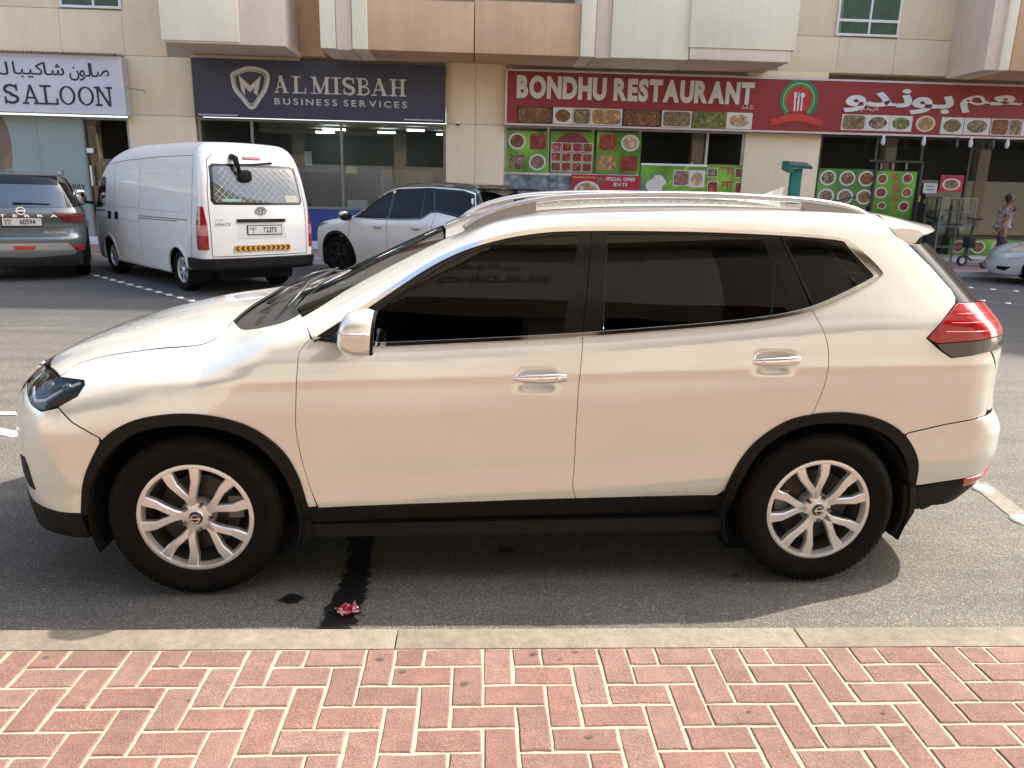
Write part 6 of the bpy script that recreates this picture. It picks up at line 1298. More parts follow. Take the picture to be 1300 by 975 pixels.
WPAINT = mat('white_paint', (.73, .735, .715), .35, coat=.7, coatr=.06, noise=[(2.5, .04), (300, .03)])
def build_van():
    f = body(W0=([-1.2, -.9, -.5, 0, 1, 4, 4.4], [.80, .86, .92, .94, .94, .94, .93]), dS=([-1.0, -.7, -.4, -.1, 0, .1, .4, .75, 1.0, 1.2, 1.35], [-.06, -.02, 0, 0, -.004, -.015, -.045, -.085, -.125, -.19, -.29]),
             zt=([-1.3, -1.15, -1.05, -.8, -.45, -.1, .25, .7, 1.4, 3, 4.0, 4.3], [.75, 1.0, 1.12, 1.38, 1.77, 2.05, 2.20, 2.29, 2.335, 2.34, 2.31, 2.27]),
             xf=([.2, .4, .8, 1.0, 1.2], [-1.12, -1.18, -1.19, -1.15, -1.05]), xr=([.2, .38, .43, 1.0, 1.3, 1.7, 2.0, 2.2, 2.4], [3.2, 3.5, 4.14, 4.17, 4.15, 4.08, 3.98, 3.88, 3.75]), zb=([-1, 4], [1.05, 1.05]), crown=.03, k=.17, kr=.09, ff=(.05, .08), fr=(.01, .03), zmin=.25)
    H = R(133); pr = np.array([-1.62, 9.98]); d = np.array([math.cos(H), math.sin(H)])      # rear left wheel, outer face
    left = np.array([-math.sin(H), math.cos(H)]); org = pr + d * 3.11 - left * .86
    root = car_base('delivery_van', f, org, H, 3.11, .385, .335, WPAINT, 4.2, 2.3, 'white high-roof panel van parked at a slant with mesh behind its rear window', 'van', spine=1.1, hubx=.87, style='van', wr=.20, nshell=(110, 34, 50))
    # local: nose -x; left side of the van is -y... the camera sees local y<0?
    for s in (-1, 1):
        sd = ch_side(s)
        seams(f, sd, root, [[(-.62, .42), (-.45, .55), (-.45, 1.0), (-.42, 1.75)], [(.42, .36), (.42, 1.1), (.42, 1.80), (.40, 2.02)], [(1.62, .34), (1.62, 1.25), (1.62, 2.0)], [(3.72, 2.08), (3.74, 1.6), (3.73, .95), (3.70, .60)], [(.0, 1.98), (1.0, 2.05), (2.4, 2.09), (3.72, 2.10)], [(3.67, .40), (3.67, .62), (3.72, .9)]], .010, mat('van_gap', (.05, .05, .05), .8))
        seams(f, sd, root, [[(1.62, 1.12), (3.0, 1.13), (3.6, 1.13)], [(1.62, 1.08), (3.2, 1.10)]], .022, mat('van_rail', (.20, .20, .20), .5))
        for x0, x1 in ((.52, 1.55), (1.70, 3.45)):
            rr = [(x0 + .06, 1.26), (x1 - .06, 1.26), (x1, 1.32), (x1, 1.80), (x1 - .06, 1.86), (x0 + .06, 1.86), (x0, 1.80), (x0, 1.32)]
            patch('pressed_panel', f, sd, rr, WPAINT, root, h=.09, off=.009, thick=.012, gap=0, edge_r=.006)
        patch('side_window', f, sd, [(-.78, 1.30), (-.62, 1.50), (-.40, 1.72), (-.12, 1.78), (-.02, 1.74), (-.05, 1.28), (-.3, 1.22), (-.72, 1.20)], DK, root, h=.08, off=.004, thick=.01, gap=0)
        seams(f, sd, root, [[(-.86, 1.20), (-.78, 1.13), (-.05, 1.16)]], .02, BLKP, off=.004)
        for xx in (.20, .56): patch('door_handle', f, sd, [(xx - .045, 1.03), (xx + .045, 1.03), (xx + .045, 1.16), (xx - .045, 1.16)], BLKP, root, h=.05, off=.03, thick=.03, gap=0)
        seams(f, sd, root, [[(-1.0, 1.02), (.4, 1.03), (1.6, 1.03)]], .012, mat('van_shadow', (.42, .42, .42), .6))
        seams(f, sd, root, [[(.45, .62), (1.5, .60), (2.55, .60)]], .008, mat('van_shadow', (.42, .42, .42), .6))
        # mirror
        MB().ball((-.86, s * 1.10, 1.38), (.07, .11, .15), 14, 10, .6).build('wing_mirror', mat('mirror_grey', (.42, .43, .43), .4), root, smooth=True)
        MB().ball((-.80, s * 1.10, 1.38), (.02, .095, .13), 14, 10, .6).build('mirror_glass', mat('mirror_silver', (.8, .8, .8), .02, 1.), root, smooth=True); MB().tube([(-.78, s * .88, 1.28), (-.85, s * 1.04, 1.30)], .03, 8).build('mirror_arm', BLKP, root)
        tl = empty('tail_light', parent=root); rc = ch_cyl(3.4, 0.); er = lambda y, z: tuple(on(f, ch_end(4.6, -1), (s * y, z))[0]); sp_ = lambda x, z: tuple(on(f, sd, (x, z))[0])
        for z0, z1, m_ in ((.72, .93, 'r'), (.935, 1.075, 'c'), (1.08, 1.36, 'r')): patch('lens', f, rc, [sp_(3.93, z0), er(.845, z0), er(.845 if z1 < 1.3 else .87, z1), sp_(3.93 if z1 < 1.3 else 3.96, z1)], mat('red_lens', (.50, .004, .010), .12, coat=1.) if m_ == 'r' else mat('pink_lens', (.50, .16, .16), .15, coat=1.), tl, h=.05, off=.012, thick=.02, gap=.001, p3=True)
    ec = ch_end(4.6, -1); rcy = ch_cyl(3.0, 0.)
    patch('rear_window_seal', f, ec, [(-.76, 1.45), (-.72, 1.39), (.72, 1.39), (.76, 1.45), (.70, 1.95), (.64, 1.99), (-.64, 1.99), (-.70, 1.95)], BLKG, root, h=.1, off=.004, thick=.01, gap=0)
    patch('rear_window', f, ec, [(-.72, 1.46), (-.69, 1.42), (.69, 1.42), (.72, 1.46), (.665, 1.915), (.62, 1.95), (-.62, 1.95), (-.665, 1.915)], mat('mesh_glass', (.05, .06, .055), .04, coat=1.), root, h=.1, off=.012, thick=.0, gap=0)
    q = MB(); wm = mat('mesh_wire', (.50, .51, .48), .5)
    def P_(y, z): p = on(f, ec, (y, z))[0]; return (p[0] + .017, p[1], p[2])
    for k in range(-14, 15):
        for sg in (1, -1):
            pts = []
            for t in np.linspace(1.43, 1.94, 6):
                y = k * .105 + sg * (t - 1.7)
                lim = .705 - (t - 1.45) * .11
                if abs(y) < lim: pts.append(P_(y, t))
            if len(pts) > 1: q.tube(pts, .0045, 4)
    q.build('security_mesh', wm, root, recalc=False)['kind'] = 'stuff'
    for y0, z0, y1, z1, c, nm in ((-.60, 1.435, -.30, 1.475, (.22, .40, .36), 'green_sticker'), (.44, 1.43, .66, 1.53, (.55, .52, .40), 'cream_sticker')):
        patch('window_sticker', f, ec, [(y0, z0), (y1, z0), (y1, z1), (y0, z1)], mat(nm, c, .5, noise=(60, .15)), root, h=.1, off=.022, thick=0, gap=0)
    seams(f, ec, root, [[(-.80, .62), (-.80, 1.35), (-.78, 1.6), (-.70, 2.04), (-.6, 2.12)], [(.80, .62), (.80, 1.35), (.78, 1.6), (.70, 2.04), (.6, 2.12)], [(-.80, .61), (.80, .61)]], .012, mat('van_gap', (.05, .05, .05), .8), off=.002)
    patch('plate_recess', f, ec, [(-.42, .88), (.42, .88), (.36, 1.14), (-.36, 1.14)], mat('white_shade', (.64, .64, .63), .4, coat=.4), root, h=.1, off=.004, thick=.004, gap=0)
    patch('handle_bar', f, ec, [(-.40, 1.13), (.40, 1.13), (.40, 1.175), (-.40, 1.175)], BLKP, root, h=.1, off=.03, thick=.03, gap=0)
    plate(root, f, ec, .04, 1.01, '72373', 'Z', off=.012, wd=.56, ht=.125)
    e = empty('maker_emblem', tuple(np.array(on(f, ec, (0, 1.30))[0]) + np.array([.01, 0, 0])), math.pi / 2, root); q = MB()
    el = lambda cx, cz, rx, rz: [(cx + rx * math.cos(2 * math.pi * k / 24), cz + rz * math.sin(2 * math.pi * k / 24)) for k in range(25)]
    stroke(q, el(0, 0, .085, .058), .014, -.010, 0); stroke(q, el(0, .0, .03, .055), .011, -.012, 0); stroke(q, el(0, .022, .06, .02), .011, -.011, 0); q.build('emblem_rings', mat('emblem_steel', (.30, .30, .30), .25, .9), e, recalc=False)
    e = empty('model_lettering', tuple(np.array(on(f, ec, (-.62, 1.10))[0]) + np.array([.004, 0, 0])), math.pi / 2, root); place_letters(text_glyphs('HIACE', .03, gap=.1), (-.12, -.02, .12, .025), 0, mat('emblem_steel', (.30, .30, .30), .25, .9), e, depth=.005, joined='letters'); place_letters(text_glyphs('TOYOTA', .02, gap=.1), (-.12, .05, -.0, .075), 0, mat('emblem_steel', (.30, .30, .30), .25, .9), e, depth=.005, joined='letters')
    # chevron band
    P, _n = on(f, ec, (0, .73)); e = empty('chevron_band', (P[0] + .008, P[1], P[2]), math.pi / 2, root); MB().box((-.47, -.003, -.045), (.47, 0, .045)).build('band', mat('band_amber', (.62, .30, .02), .4), e); cm = mat('band_maroon', (.05, .012, .015), .5)
    for k in range(-5, 6):
        if k == 0: MB().prism([(-.05, 0), (0, .036), (.05, 0), (0, -.036)], -.006, -.0035).build('chevron', cm, e); continue
        sg = 1 if k > 0 else -1; x = k * .085 - sg * .005; MB().prism([(x - sg * .03, .036), (x + sg * .01, .036), (x + sg * .04, 0), (x + sg * .01, -.036), (x - sg * .03, -.036), (x, 0)], -.006, -.0035).build('chevron', cm, e)
    bl = [tuple(on(f, ch_side(-1), (3.62, z))[0]) for z in (.43, .575)]; br = [(q_[0], -q_[1], q_[2]) for q_ in bl]; er = lambda y, z: tuple(on(f, ec, (y, z))[0])
    patch('rear_bumper', f, rcy, [bl[1]] + [er(y, .575) for y in np.linspace(-.8, .8, 9)] + [br[1], br[0]] + [er(y, .43) for y in np.linspace(.8, -.8, 9)] + [bl[0]], BLKP, root, h=.07, off=.05, thick=.07, gap=0, p3=True, edge_r=.012)
    patch('brake_light', f, ec, [(-.14, 2.07), (.14, 2.07), (.14, 2.105), (-.14, 2.105)], mat('brake_lens', (.30, .03, .04), .2), root, h=.1, off=.02, thick=.02, gap=0)
    w_ = empty('wiper', parent=root); MB().tube([P_(.32, 2.03), P_(.0, 2.0), P_(-.42, 1.985)], [.02, .012, .008], 6).build('wiper_arm', BLKP, w_)
    m_ = empty('rear_mirror', parent=root); a = P_(-.32, 2.10); MB().tube([a, (a[0] + .12, a[1] + .0, a[2] - .02), (a[0] + .16, a[1] + .03, a[2] - .22)], [.05, .045, .03], 10).build('mirror_bracket', BLKP, m_, smooth=True); MB().ball((a[0] + .15, a[1] + .12, a[2] - .28), (.045, .11, .09), 14, 10, .6).build('mirror_head', BLKP, m_, smooth=True)
    return root

def build_grey():
    f = body(W0=([-.9, -.5, 0, 2.6, 3.5, 3.8], [.85, .91, .93, .93, .92, .90]), dS=([-.8, -.5, -.3, -.1, 0, .1, .3, .55, .7], [-.08, -.02, .0, 0, -.02, -.06, -.13, -.23, -.31]),
             zt=([-1.0, -.8, 0, .3, .9, 1.3, 2.2, 3.2, 3.6, 3.9], [.85, 1.05, 1.18, 1.26, 1.62, 1.76, 1.83, 1.80, 1.77, 1.70]), xf=([.3, .6, 1.0, 1.2], [-.9, -.95, -.9, -.8]),
             xr=([.25, .4, .55, .7, .8, .95, 1.12, 1.2, 1.4, 1.6, 1.8], [3.62, 3.80, 3.86, 3.86, 3.80, 3.76, 3.78, 3.74, 3.62, 3.50, 3.36]), zb=([-1, 4], [1.12, 1.17]), crown=.04, fr=(.03, .07), taper=(2.6, .08), kr=.12)
    H = R(116); d = np.array([math.cos(H), math.sin(H)]); rc_ = np.array([-4.50, 10.75]); org = rc_ + d * 3.80
    gp = mat('grey_green_paint', (.115, .135, .13), .3, .45, coat=1., noise=(2, .04))
    root = car_base('parked_car', f, org, H, 2.85, .43, .385, gp, 3.9, 1.85, 'grey-green off-road wagon at the left edge seen from behind, plate 60594', 'car', spine=.8, hubx=.90, arch_m=BLKP, nshell=(80, 40, 44))
    ec = ch_end(4.4, -1); rcy = ch_cyl(2.9, 0.)
    er = lambda y, z: tuple(on(f, ec, (y, z))[0])
    # glass band wraps round
    MB_ = [(-.66, 1.235), (.66, 1.235), (.60, 1.60), (.55, 1.655), (-.55, 1.655), (-.60, 1.60)]
    patch('rear_window', f, ec, MB_, mat('dusk_glass', (.05, .075, .10), .06, coat=1.), root, h=.08, off=.006, thick=.008, gap=0)
    patch('rear_window_shade', f, ec, [(-.57, 1.61), (.57, 1.61), (.56, 1.75), (-.56, 1.75)], BLKG, root, h=.08, off=.012, thick=.01, gap=0)
    for s in (-1, 1):
        sd = ch_side(s); sp_ = lambda x, z: tuple(on(f, sd, (x, z))[0])
        patch('pillar_glass', f, rcy, [er(s * .67, 1.235), er(s * .61, 1.60), er(s * .57, 1.66), sp_(3.10, 1.60), sp_(3.30, 1.45), sp_(3.45, 1.26)], BLKG, root, h=.06, off=.006, thick=.008, gap=0, p3=True)
        patch('side_window', f, sd, [(.35, 1.22), (1.0, 1.55), (1.5, 1.66), (3.05, 1.63), (3.35, 1.26), (2.6, 1.21)], DK, root, h=.08, off=.004, thick=.008, gap=0)
        patch('tail_light', f, rcy, [sp_(3.30, 1.02), sp_(3.28, 1.12), er(s * .80, 1.14), er(s * .45, 1.16), er(s * .52, 1.10), er(s * .62, 1.0), er(s * .8, .985)], mat('maroon_lens', (.18, .008, .012), .15, coat=1.), root, h=.05, off=.014, thick=.02, gap=0, p3=True)
        patch('corner_light', f, rcy, [sp_(3.45, .60), er(s * .86, .60), er(s * .66, .60), er(s * .68, .53), er(s * .86, .52), sp_(3.45, .52)], mat('red_reflector', (.45, .01, .01), .2, coat=1.), root, h=.05, off=.01, thick=.01, gap=0, p3=True)
        MB().box((3.25, s * .66, .22), (3.29, s * .93, .55)).build('mud_flap', BLKP, root)
        MB().tube([(.9, s * .60, 1.80), (1.3, s * .62, 1.86), (2.6, s * .62, 1.87), (3.1, s * .60, 1.82)], .022, 8).build('roof_rail', mat('rail_silver', (.60, .60, .61), .25, .8), root)
    seams(f, ec, root, [[(-.70, .90), (.70, .90)]], .012, BLKP)
    patch('tailgate_garnish', f, ec, [(-.66, .76), (.66, .76), (.70, .89), (-.70, .89)], mat('garnish', (.06, .065, .065), .3, .4, coat=.6), root, h=.08, off=.01, thick=.01, gap=0)
    pl = patch('bumper_bar', f, rcy, [er(y, .645 + .0 * y) for y in np.linspace(-.62, .62, 7)] + [er(.74, .50), er(.70, .46), er(.3, .44), er(0, .42), er(-.3, .44), er(-.70, .46), er(-.74, .50)], mat('bar_silver', (.42, .43, .42), .35, .6), root, h=.06, off=.03, thick=.04, gap=0, p3=True)
    patch('fog_light', f, ec, [(-.18, .55), (.10 - .0, .55), (.08, .61), (-.16, .61)] if False else [(-.14, .55), (.14, .55), (.16, .605), (-.16, .605)], mat('red_reflector', (.45, .01, .01), .2), root, h=.08, off=.05, thick=.03, gap=0)
    plate(root, f, ec, 0.0, 1.0, '60594', 'EE', off=.012, wd=.56, ht=.125)
    e = empty('maker_emblem', tuple(np.array(er(0, 1.18)) + np.array([.035, 0, 0])), math.pi / 2, root); q = MB(); el = [(.06 * math.cos(2 * math.pi * k / 24), .06 * math.sin(2 * math.pi * k / 24)) for k in range(25)]; stroke(q, el, .014, -.01, 0); q.box((-.075, -.012, -.010), (.075, 0, .010)); q.build('emblem_ring', CHROME, e, recalc=False)
    e = empty('model_lettering', tuple(np.array(er(0, 1.10)) + np.array([.022, 0, 0])), math.pi / 2, root); place_letters(text_glyphs('XTERRA', .03, gap=.75), (-.52, -.022, .52, .022), 0, CHROME, e, depth=.006)
    e = empty('trim_lettering', tuple(np.array(er(.46, .825)) + np.array([.022, 0, 0])), math.pi / 2, root); place_letters(text_glyphs('PLATINUM', .02, gap=.1), (-.16, -.016, .16, .016), 0, CHROME, e, depth=.006, joined='letters')
    w_ = MB(); a = er(-.1, 1.30); b = er(.42, 1.29); w_.tube([(a[0] + .02, a[1], a[2]), (b[0] + .02, b[1], b[2])], [.022, .010], 6); w_.build('wiper', BLKP, root)
    return root

def build_suv2():
    f = body(W0=([-.95, -.6, -.2, 2.6, 3.4, 3.8], [.82, .88, .92, .92, .90, .87]), dS=([-.8, -.5, -.3, -.1, 0, .08, .3, .55, .7], [-.07, -.02, .0, 0, -.03, -.075, -.15, -.25, -.34]),
             zt=([-1.0, -.85, -.5, 0, .25, .5, 1.1, 1.5, 2.2, 3.0, 3.4, 3.8], [.85, 1.0, 1.09, 1.16, 1.22, 1.35, 1.68, 1.78, 1.82, 1.79, 1.75, 1.66]), xf=([.3, .6, .9, 1.05], [-.92, -.96, -.93, -.84]),
             xr=([.25, .5, .7, .95, 1.1, 1.3, 1.5, 1.75], [3.68, 3.78, 3.78, 3.72, 3.70, 3.60, 3.46, 3.28]), zb=([-1, 4], [1.05, 1.20]), crown=.04, fr=(.04, .08), taper=(2.6, .06), wss=.1)
    H = R(141); d = np.array([math.cos(H), math.sin(H)]); left = np.array([-math.sin(H), math.cos(H)]); pf = np.array([.42, 12.55]); org = pf - left * .86 * 1.0
    org = pf + np.array([math.sin(H), -math.cos(H)]) * -.0; org = pf - left * .86
    rt = mat('roof_black', (.03, .034, .036), .2, coat=.8)
    root = car_base('parked_suv', f, org, H, 2.745, .44, .39, WPAINT, 3.8, 1.83, 'white suv with dark roof and black wheels parked right of the van', 'suv', spine=.8, hubx=.89, arch_m=BLKP, rim=mat('black_rim', (.02, .02, .02), .35, .4), nshell=(110, 34, 44))
    for s in (-1, 1):
        sd = ch_side(s)
        win = [(.42, 1.13), (.62, 1.27), (.85, 1.44), (1.12, 1.60), (1.45, 1.68), (2.2, 1.71), (3.0, 1.68), (3.24, 1.62), (3.42, 1.20), (3.30, 1.20), (2.55, 1.30), (2.42, 1.29), (2.20, 1.165), (1.8, 1.14), (1.0, 1.12)]
        patch('window_frame', f, sd, win, BLKG, root, h=.07, off=.003, thick=.008, gap=0)
        for L in ([(.55, 1.155), (.66, 1.25), (.88, 1.42), (1.13, 1.56), (1.34, 1.625), (1.32, 1.155)], [(1.42, 1.16), (1.42, 1.64), (1.9, 1.67), (2.12, 1.66), (2.14, 1.20)], [(2.2, 1.22), (2.17, 1.66), (2.32, 1.66), (2.42, 1.33)], [(2.50, 1.35), (2.40, 1.66), (3.0, 1.645), (3.18, 1.59), (3.30, 1.25), (2.9, 1.31)]):
            patch('side_window', f, sd, L, mat('grey_window', (.018, .018, .018), .1, spec=.12), root, h=.07, off=.009, thick=.0, gap=0)
        seams(f, sd, root, [[(.42, .45), (.36, .7), (.38, 1.12)], [(1.38, .42), (1.39, .8), (1.38, 1.12)], [(2.30, .45), (2.36, .7), (2.50, 1.0), (2.52, 1.28)]], .010, mat('van_gap', (.05, .05, .05), .8))
        seams(f, sd, root, [[(.42, 1.125), (1.0, 1.125), (1.8, 1.145), (2.2, 1.17), (2.42, 1.295)]], .014, mat('silver_trim', (.35, .35, .36), .3, .7), off=.006)
        for xx, zz in ((1.16, .99), (2.13, 1.01)): MB().ball((xx, s * .945, zz), (.115, .02, .022), 12, 8, .7).build('door_handle', mat('handle_silver', (.5, .5, .5), .2, .8), root, smooth=True)
        MB().ball((.42, s * 1.03, 1.16), (.085, .12, .085), 16, 10, .7).build('wing_mirror', BLKG, root, smooth=True)
        MB().ball((.40, s * 1.05, 1.20), (.083, .11, .06), 16, 10, .7).build('mirror_cap', CHROME, root, smooth=True)
        patch('headlight', f, ch_cyl(-.25, math.pi), [tuple(on(f, sd, (x, z))[0]) for x, z in ((-.25, 1.01), (-.60, .99), (-.72, .90), (-.5, .93))], mat('lamp_grey', (.15, .15, .15), .15, coat=1.), root, h=.05, off=.006, thick=.01, gap=0, p3=True)
        patch('roof_side', f, ch_roll(s, .8), [tuple(on(f, sd, q_)[0]) for q_ in [(.80, 1.475), (1.12, 1.625), (1.45, 1.70), (2.2, 1.73), (3.0, 1.70), (3.25, 1.64), (3.38, 1.36)]] + [tuple(on(f, ch_top(), (x, s * y))[0]) for x, y in ((3.3, .50), (2.9, .50), (2.2, .52), (1.5, .5), (1.15, .46))], rt, root, h=.06, off=.004, thick=.006, gap=0, p3=True)
        patch('rear_pillar', f, ch_roll(s, .8), [tuple(on(f, sd, q_)[0]) for q_ in [(3.27, 1.62), (3.36, 1.40), (3.44, 1.20), (3.56, 1.20), (3.50, 1.40), (3.40, 1.6)]], BLKG, root, h=.05, off=.006, thick=.006, gap=0, p3=True)
    patch('roof_panel', f, ch_top(), [(1.15, -.5), (1.6, -.53), (3.3, -.5), (3.3, .5), (1.6, .53), (1.15, .5)], rt, root, h=.05, off=.010, thick=.004, gap=0)
    patch('windshield', f, ch_top(), [(.42, -.6), (.38, 0), (.42, .6), (1.08, .48), (1.05, 0), (1.08, -.48)], DK, root, h=.08, off=.004, thick=.004, gap=0)
    patch('rear_window', f, ch_end(4.4, -1), [(-.58, 1.22), (.58, 1.22), (.52, 1.60), (-.52, 1.60)], mat('dusk_glass', (.05, .075, .10), .06, coat=1.), root, h=.08, off=.006, thick=.008, gap=0)
    MB().box((3.20, -.56, 1.70), (3.72, .56, 1.735)).build('rear_spoiler', BLKG, root, bevel=.012)
    return root

def build_sedan():
    f = body(W0=([-.95, -.6, -.2, 2.6, 3.4, 3.8], [.74, .80, .845, .845, .82, .79]), dS=([-.7, -.5, -.3, -.1, 0, .08, .3, .5, .6], [-.06, -.015, .0, 0, -.03, -.07, -.15, -.24, -.32]),
             zt=([-1.0, -.85, -.5, 0, .25, .5, 1.0, 1.4, 2.0, 2.6, 3.0, 3.3, 3.7], [.60, .72, .84, .93, .98, 1.07, 1.33, 1.44, 1.46, 1.38, 1.18, 1.06, 1.0]), xf=([.15, .4, .6, .75, .9], [-.86, -.92, -.92, -.86, -.7]), xr=([.2, .5, .8, 1.0], [3.5, 3.6, 3.58, 3.5]), zb=([-1, 4], [.90, .97]), crown=.05, zmin=.18, k=.14, kf=.2, wss=.1)
    H = R(150); left = np.array([-math.sin(H), math.cos(H)]); org = np.array([14.95, 12.95]) - left * .82
    sp_ = mat('silver_white_paint', (.60, .61, .63), .3, .15, coat=1., noise=(2, .03))
    root = car_base('parked_car', f, org, H, 2.6, .355, .31, sp_, 3.6, 1.5, 'white saloon car at the right edge with only its left front corner in view', 'car', spine=.65, hubx=.82, nshell=(80, 30, 34), rim=mat('black_rim', (.02, .02, .02), .35, .4))
    for s in (-1, 1):
        sd = ch_side(s); fc = ch_cyl(-.25, math.pi); P = lambda L: [tuple(on(f, sd, q_)[0]) for q_ in L]
        patch('headlight', f, fc, P([(-.18, .865), (-.40, .835), (-.62, .74), (-.72, .66), (-.58, .655), (-.36, .70)]), mat('lamp_amber', (.42, .36, .26), .1, coat=1., noise=(9, .3)), root, h=.04, off=.006, thick=.01, gap=0, p3=True)
        patch('fog_recess', f, fc, P([(-.52, .37), (-.78, .37), (-.76, .30), (-.62, .28)]), BLKP, root, h=.04, off=.004, thick=.01, gap=0, p3=True)
        patch('side_window', f, sd, [(.5, 1.0), (1.0, 1.28), (1.4, 1.36), (2.2, 1.36), (2.7, 1.2), (2.8, 1.04)], DK, root, h=.07, off=.004, thick=.008, gap=0)
        seams(f, sd, root, [[(-.62, .52), (-.4, .56), (-.34, .60)], [(.38, .3), (.36, .9)], [(-.15, .875), (.3, .93)]], .008, mat('van_gap', (.05, .05, .05), .8))
        MB().ball((.55, s * .95, 1.0), (.08, .10, .06), 12, 8, .7).build('wing_mirror', sp_, root, smooth=True)
    patch('windshield', f, ch_top(), [(.45, -.55), (.40, 0), (.45, .55), (1.0, .45), (.97, 0), (1.0, -.45)], DK, root, h=.08, off=.004, thick=.004, gap=0)
    return root
# ------------------------------------------------------------------ the man and the scooter
def skin_body(name, J, Ed, rad, m, parent, root_i=0, sub=2):
    me = bpy.data.meshes.new(name); me.from_pydata(J, Ed, []); o = bpy.data.objects.new(name, me); COL.objects.link(o)
    sk = o.modifiers.new('s', 'SKIN'); sk.use_smooth_shade = True; ss = o.modifiers.new('b', 'SUBSURF'); ss.levels = ss.render_levels = sub
    if not me.skin_vertices: 
        bm = bmesh.new(); bm.from_mesh(me); bm.verts.layers.skin.verify(); bm.to_mesh(me); bm.free()
    for i, r in enumerate(rad): me.skin_vertices[0].data[i].radius = (r if isinstance(r, tuple) else (r, r)); me.skin_vertices[0].data[i].use_root = (i == root_i)
    dg = bpy.context.evaluated_depsgraph_get(); dg.update(); me2 = bpy.data.meshes.new_from_object(o.evaluated_get(dg)); bpy.data.objects.remove(o)
    me2.materials.clear(); me2.shade_smooth(); return link(name, me2, m, parent)
def build_person():
    P0 = survey(1283, 345, z=HF); x, y = 15.72, 15.45
    root = empty('person', (x, y, HF)); tag(root, 'man in a white and maroon patterned shirt striding right on the far pavement', 'person')
    skin = mat('skin_brown', (.17, .085, .05), .55); hair = mat('hair_black', (.012, .010, .009), .6)
    # walks towards +x, back partly to the viewer; forward leg at +x, trailing at -x
    J = [(0, 0, .92), (.01, 0, 1.10), (.02, 0, 1.28), (.03, 0, 1.42), (.045, 0, 1.50),                # pelvis..neck 0-4
         (.05, 0, 1.56),
         (.01, .19, 1.40), (.10, .25, 1.16), (.30, .27, 1.08), (.38, .27, 1.06),                     # far arm forward 6-9
         (.02, -.19, 1.40), (-.13, -.25, 1.17), (-.26, -.26, .95), (-.30, -.26, .87),                 # near arm back 10-13
         (.05, .09, .86), (.24, .10, .50), (.34, .10, .10), (.36, .10, .05), (.50, .11, .03),         # far leg forward 14-18
         (-.02, -.09, .86), (-.06, -.10, .48), (-.34, -.10, .17), (-.38, -.10, .13), (-.28, -.10, .03)]  # near leg back 19-23
    E_ = [(0, 1), (1, 2), (2, 3), (3, 4), (4, 5), (3, 6), (6, 7), (7, 8), (8, 9), (3, 10), (10, 11), (11, 12), (12, 13), (0, 14), (14, 15), (15, 16), (16, 17), (17, 18), (0, 19), (19, 20), (20, 21), (21, 22), (22, 23)]
    r = [(.11, .15), (.10, .14), (.11, .16), (.10, .15), (.055, .055), .05, .06, .045, .033, .025, .06, .045, .033, .025, .085, .058, .040, .040, .032, .085, .058, .040, .040, .032]
    skin_body('body', J, E_, r, skin, root)
    # head with a face
    h = empty('head', (.065, 0, 1.655), parent=root); MB().ball((0, 0, 0), (.088, .074, .115), 20, 14, .92).build('face', skin, h, smooth=True); MB().ball((.088, 0, -.01), (.018, .014, .022), 8, 6).build('nose', skin, h, smooth=True)
    for s in (-1, 1): MB().ball((-.005, s * .076, -.005), (.022, .010, .032), 8, 6).build('ear', skin, h, smooth=True); MB().ball((.076, s * .030, .018), .010, 8, 6).build('eye', mat('eye_dark', (.02, .015, .012), .2), h, smooth=True)
    MB().ball((.082, 0, -.052), (.008, .022, .006), 8, 6).build('mouth', mat('lip', (.16, .06, .045), .5), h, smooth=True)
    q = MB(); q.ball((-.026, 0, .026), (.088, .084, .102), 22, 14, .95); q.build('hair', hair, h, smooth=True)
    # clothes: shirt and trousers follow the same joints
    sj = [(0, 0, .86), (0, 0, .98), (.01, 0, 1.12), (.02, 0, 1.28), (.03, 0, 1.41), (.042, 0, 1.475), (.01, .19, 1.40), (.075, .235, 1.22), (.02, -.19, 1.40), (-.10, -.24, 1.22)]
    skin_body('shirt', sj, [(0, 1), (1, 2), (2, 3), (3, 4), (4, 5), (4, 6), (6, 7), (4, 8), (8, 9)], [(.135, .18), (.13, .175), (.125, .165), (.13, .18), (.115, .165), (.07, .07), .082, .075, .082, .075], food('shirt_print', [(.55, .50, .48), (.14, .02, .035), (.60, .54, .52), (.12, .02, .03)], 22, .8), root, 2)
    tj = [(0, 0, .94), (0, 0, .86), (.05, .09, .82), (.24, .10, .50), (.335, .10, .14), (-.02, -.09, .82), (-.06, -.10, .48), (-.315, -.10, .20)]
    skin_body('trousers', tj, [(0, 1), (1, 2), (2, 3), (3, 4), (1, 5), (5, 6), (6, 7)], [(.115, .155), (.12, .16), .105, .078, .062, .105, .078, .062], mat('trousers_dark', (.03, .028, .030), .8), root, 1)
    for hx, hy, hz, dx, dz in ((.40, .27, 1.055, 1, .0), (-.315, -.26, .85, -.3, -1)):
        hd = empty('hand', (hx, hy, hz), parent=root); MB().ball((0, 0, 0), (.045, .018, .045), 12, 8, .8).build('palm', skin, hd, smooth=True)
        for k in range(4):
            o = (k - 1.5) * .019; a = Vector((dx, 0, dz)).normalized(); n_ = Vector((-a.z, 0, a.x)); p = n_ * o + a * .035; l = (.055, .065, .060, .045)[k]; MB().tube([p, p + a * l * .55, p + a * l + Vector((0, .012, -.008))], [.009, .0085, .006], 6).build('finger', skin, hd, smooth=True)
        a = Vector((dx, 0, dz)).normalized(); n_ = Vector((-a.z, 0, a.x)); MB().tube([n_ * .032 - a * .01, n_ * .055 + a * .02, n_ * .055 + a * .045], [.011, .010, .007], 6).build('thumb', skin, hd, smooth=True)
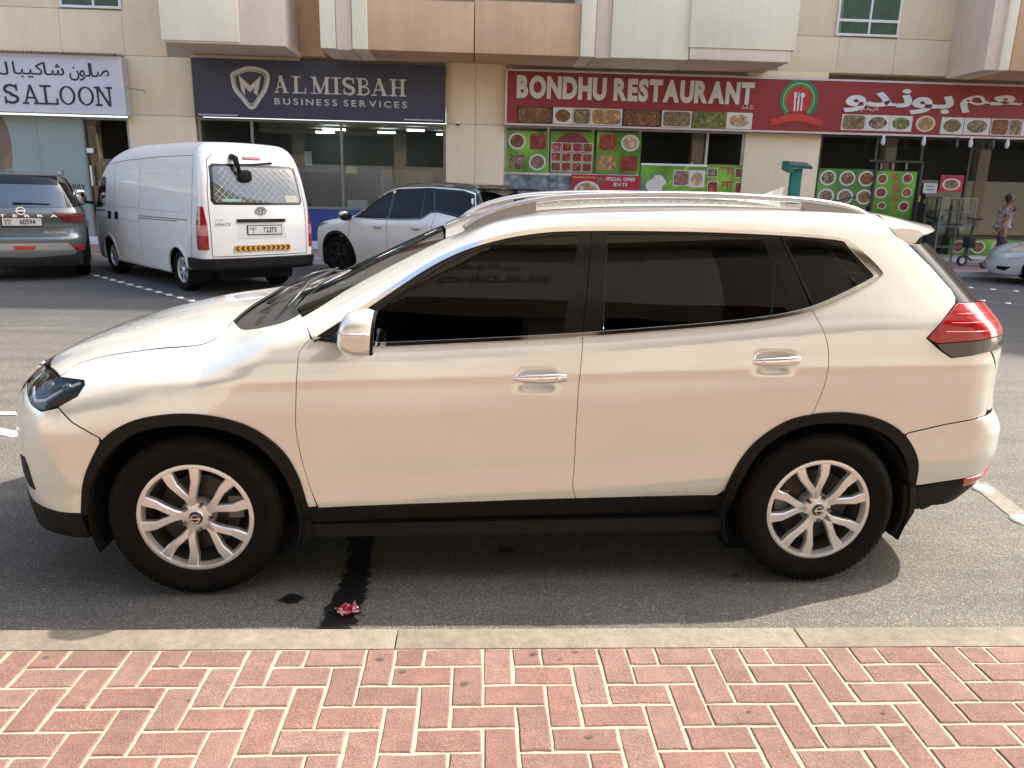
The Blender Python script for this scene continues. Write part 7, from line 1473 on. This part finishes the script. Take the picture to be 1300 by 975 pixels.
    for (a, b_, z, t) in ((.33, .12, 0, 0), (-.42, -.10, 0.02, 1)):
        M_ = Matrix.Translation((a, .10 if t == 0 else -.10, .045 if t == 0 else .10)) @ (Matrix.Rotation(R(0 if t == 0 else 48), 4, 'Y')); q = MB(); q.ball((.08, 0, 0), (.145, .052, .048), 14, 8, .8); q.v = [tuple(M_ @ Vector(p)) for p in q.v]; q.build('shoe', mat('sandal_brown', (.07, .035, .025), .6), root, smooth=True)
    return root
def build_scooter():
    x, y = survey(1217, 335, z=HF)[:2]; x, y = 15.25, 16.05; root = empty('kick_scooter', (x, y, HF)); tag(root, 'black and grey kick scooter with pale wheels standing behind the walking man', 'scooter')
    blk_ = mat('scooter_black', (.025, .025, .028), .5); gry = mat('scooter_grey', (.33, .30, .31), .5)
    for xx in (0, 1.15):
        w_ = empty('wheel', (xx, 0, .13), parent=root); MB().lathe([(.075, -.03), (.115, -.03), (.13, -.015), (.13, .015), (.115, .03), (.075, .03)], 28).build('tyre', blk_, w_, angle=40); MB().lathe([(0, -.02), (.03, -.03), (.072, -.025), (.078, 0), (.072, .025), (.03, .03), (0, .02)], 24).build('rim', mat('rim_pale', (.6, .6, .6), .4) if xx == 0 else blk_, w_, angle=40)
    MB().box((.22, -.09, .12), (1.02, .09, .17)).build('deck', gry, root, bevel=.012); MB().tube([(0, 0, .13), (.05, 0, .28), (.24, 0, .15)], .026, 8).build('fork', blk_, root); MB().tube([(.04, 0, .20), (.18, 0, 1.15)], .024, 8).build('steering_column', blk_, root)
    MB().tube([(.18, -.26, 1.16), (.18, 0, 1.14), (.18, .26, 1.16)], .016, 8).build('handlebar', blk_, root); MB().tube([(.92, 0, .17), (.90, 0, .62)], .018, 8).build('seat_post', gry, root); MB().ball((.92, 0, .28), (.12, .07, .06), 12, 8, .8).build('rear_mudguard', blk_, root, smooth=True)
    MB().box((.02, -.13, .45), (.20, .13, .72)).build('bag', mat('bag_black', (.02, .02, .02), .7), root, bevel=.03)
build_suv(); build_van(); build_grey(); build_suv2(); build_sedan(); build_person(); build_scooter()
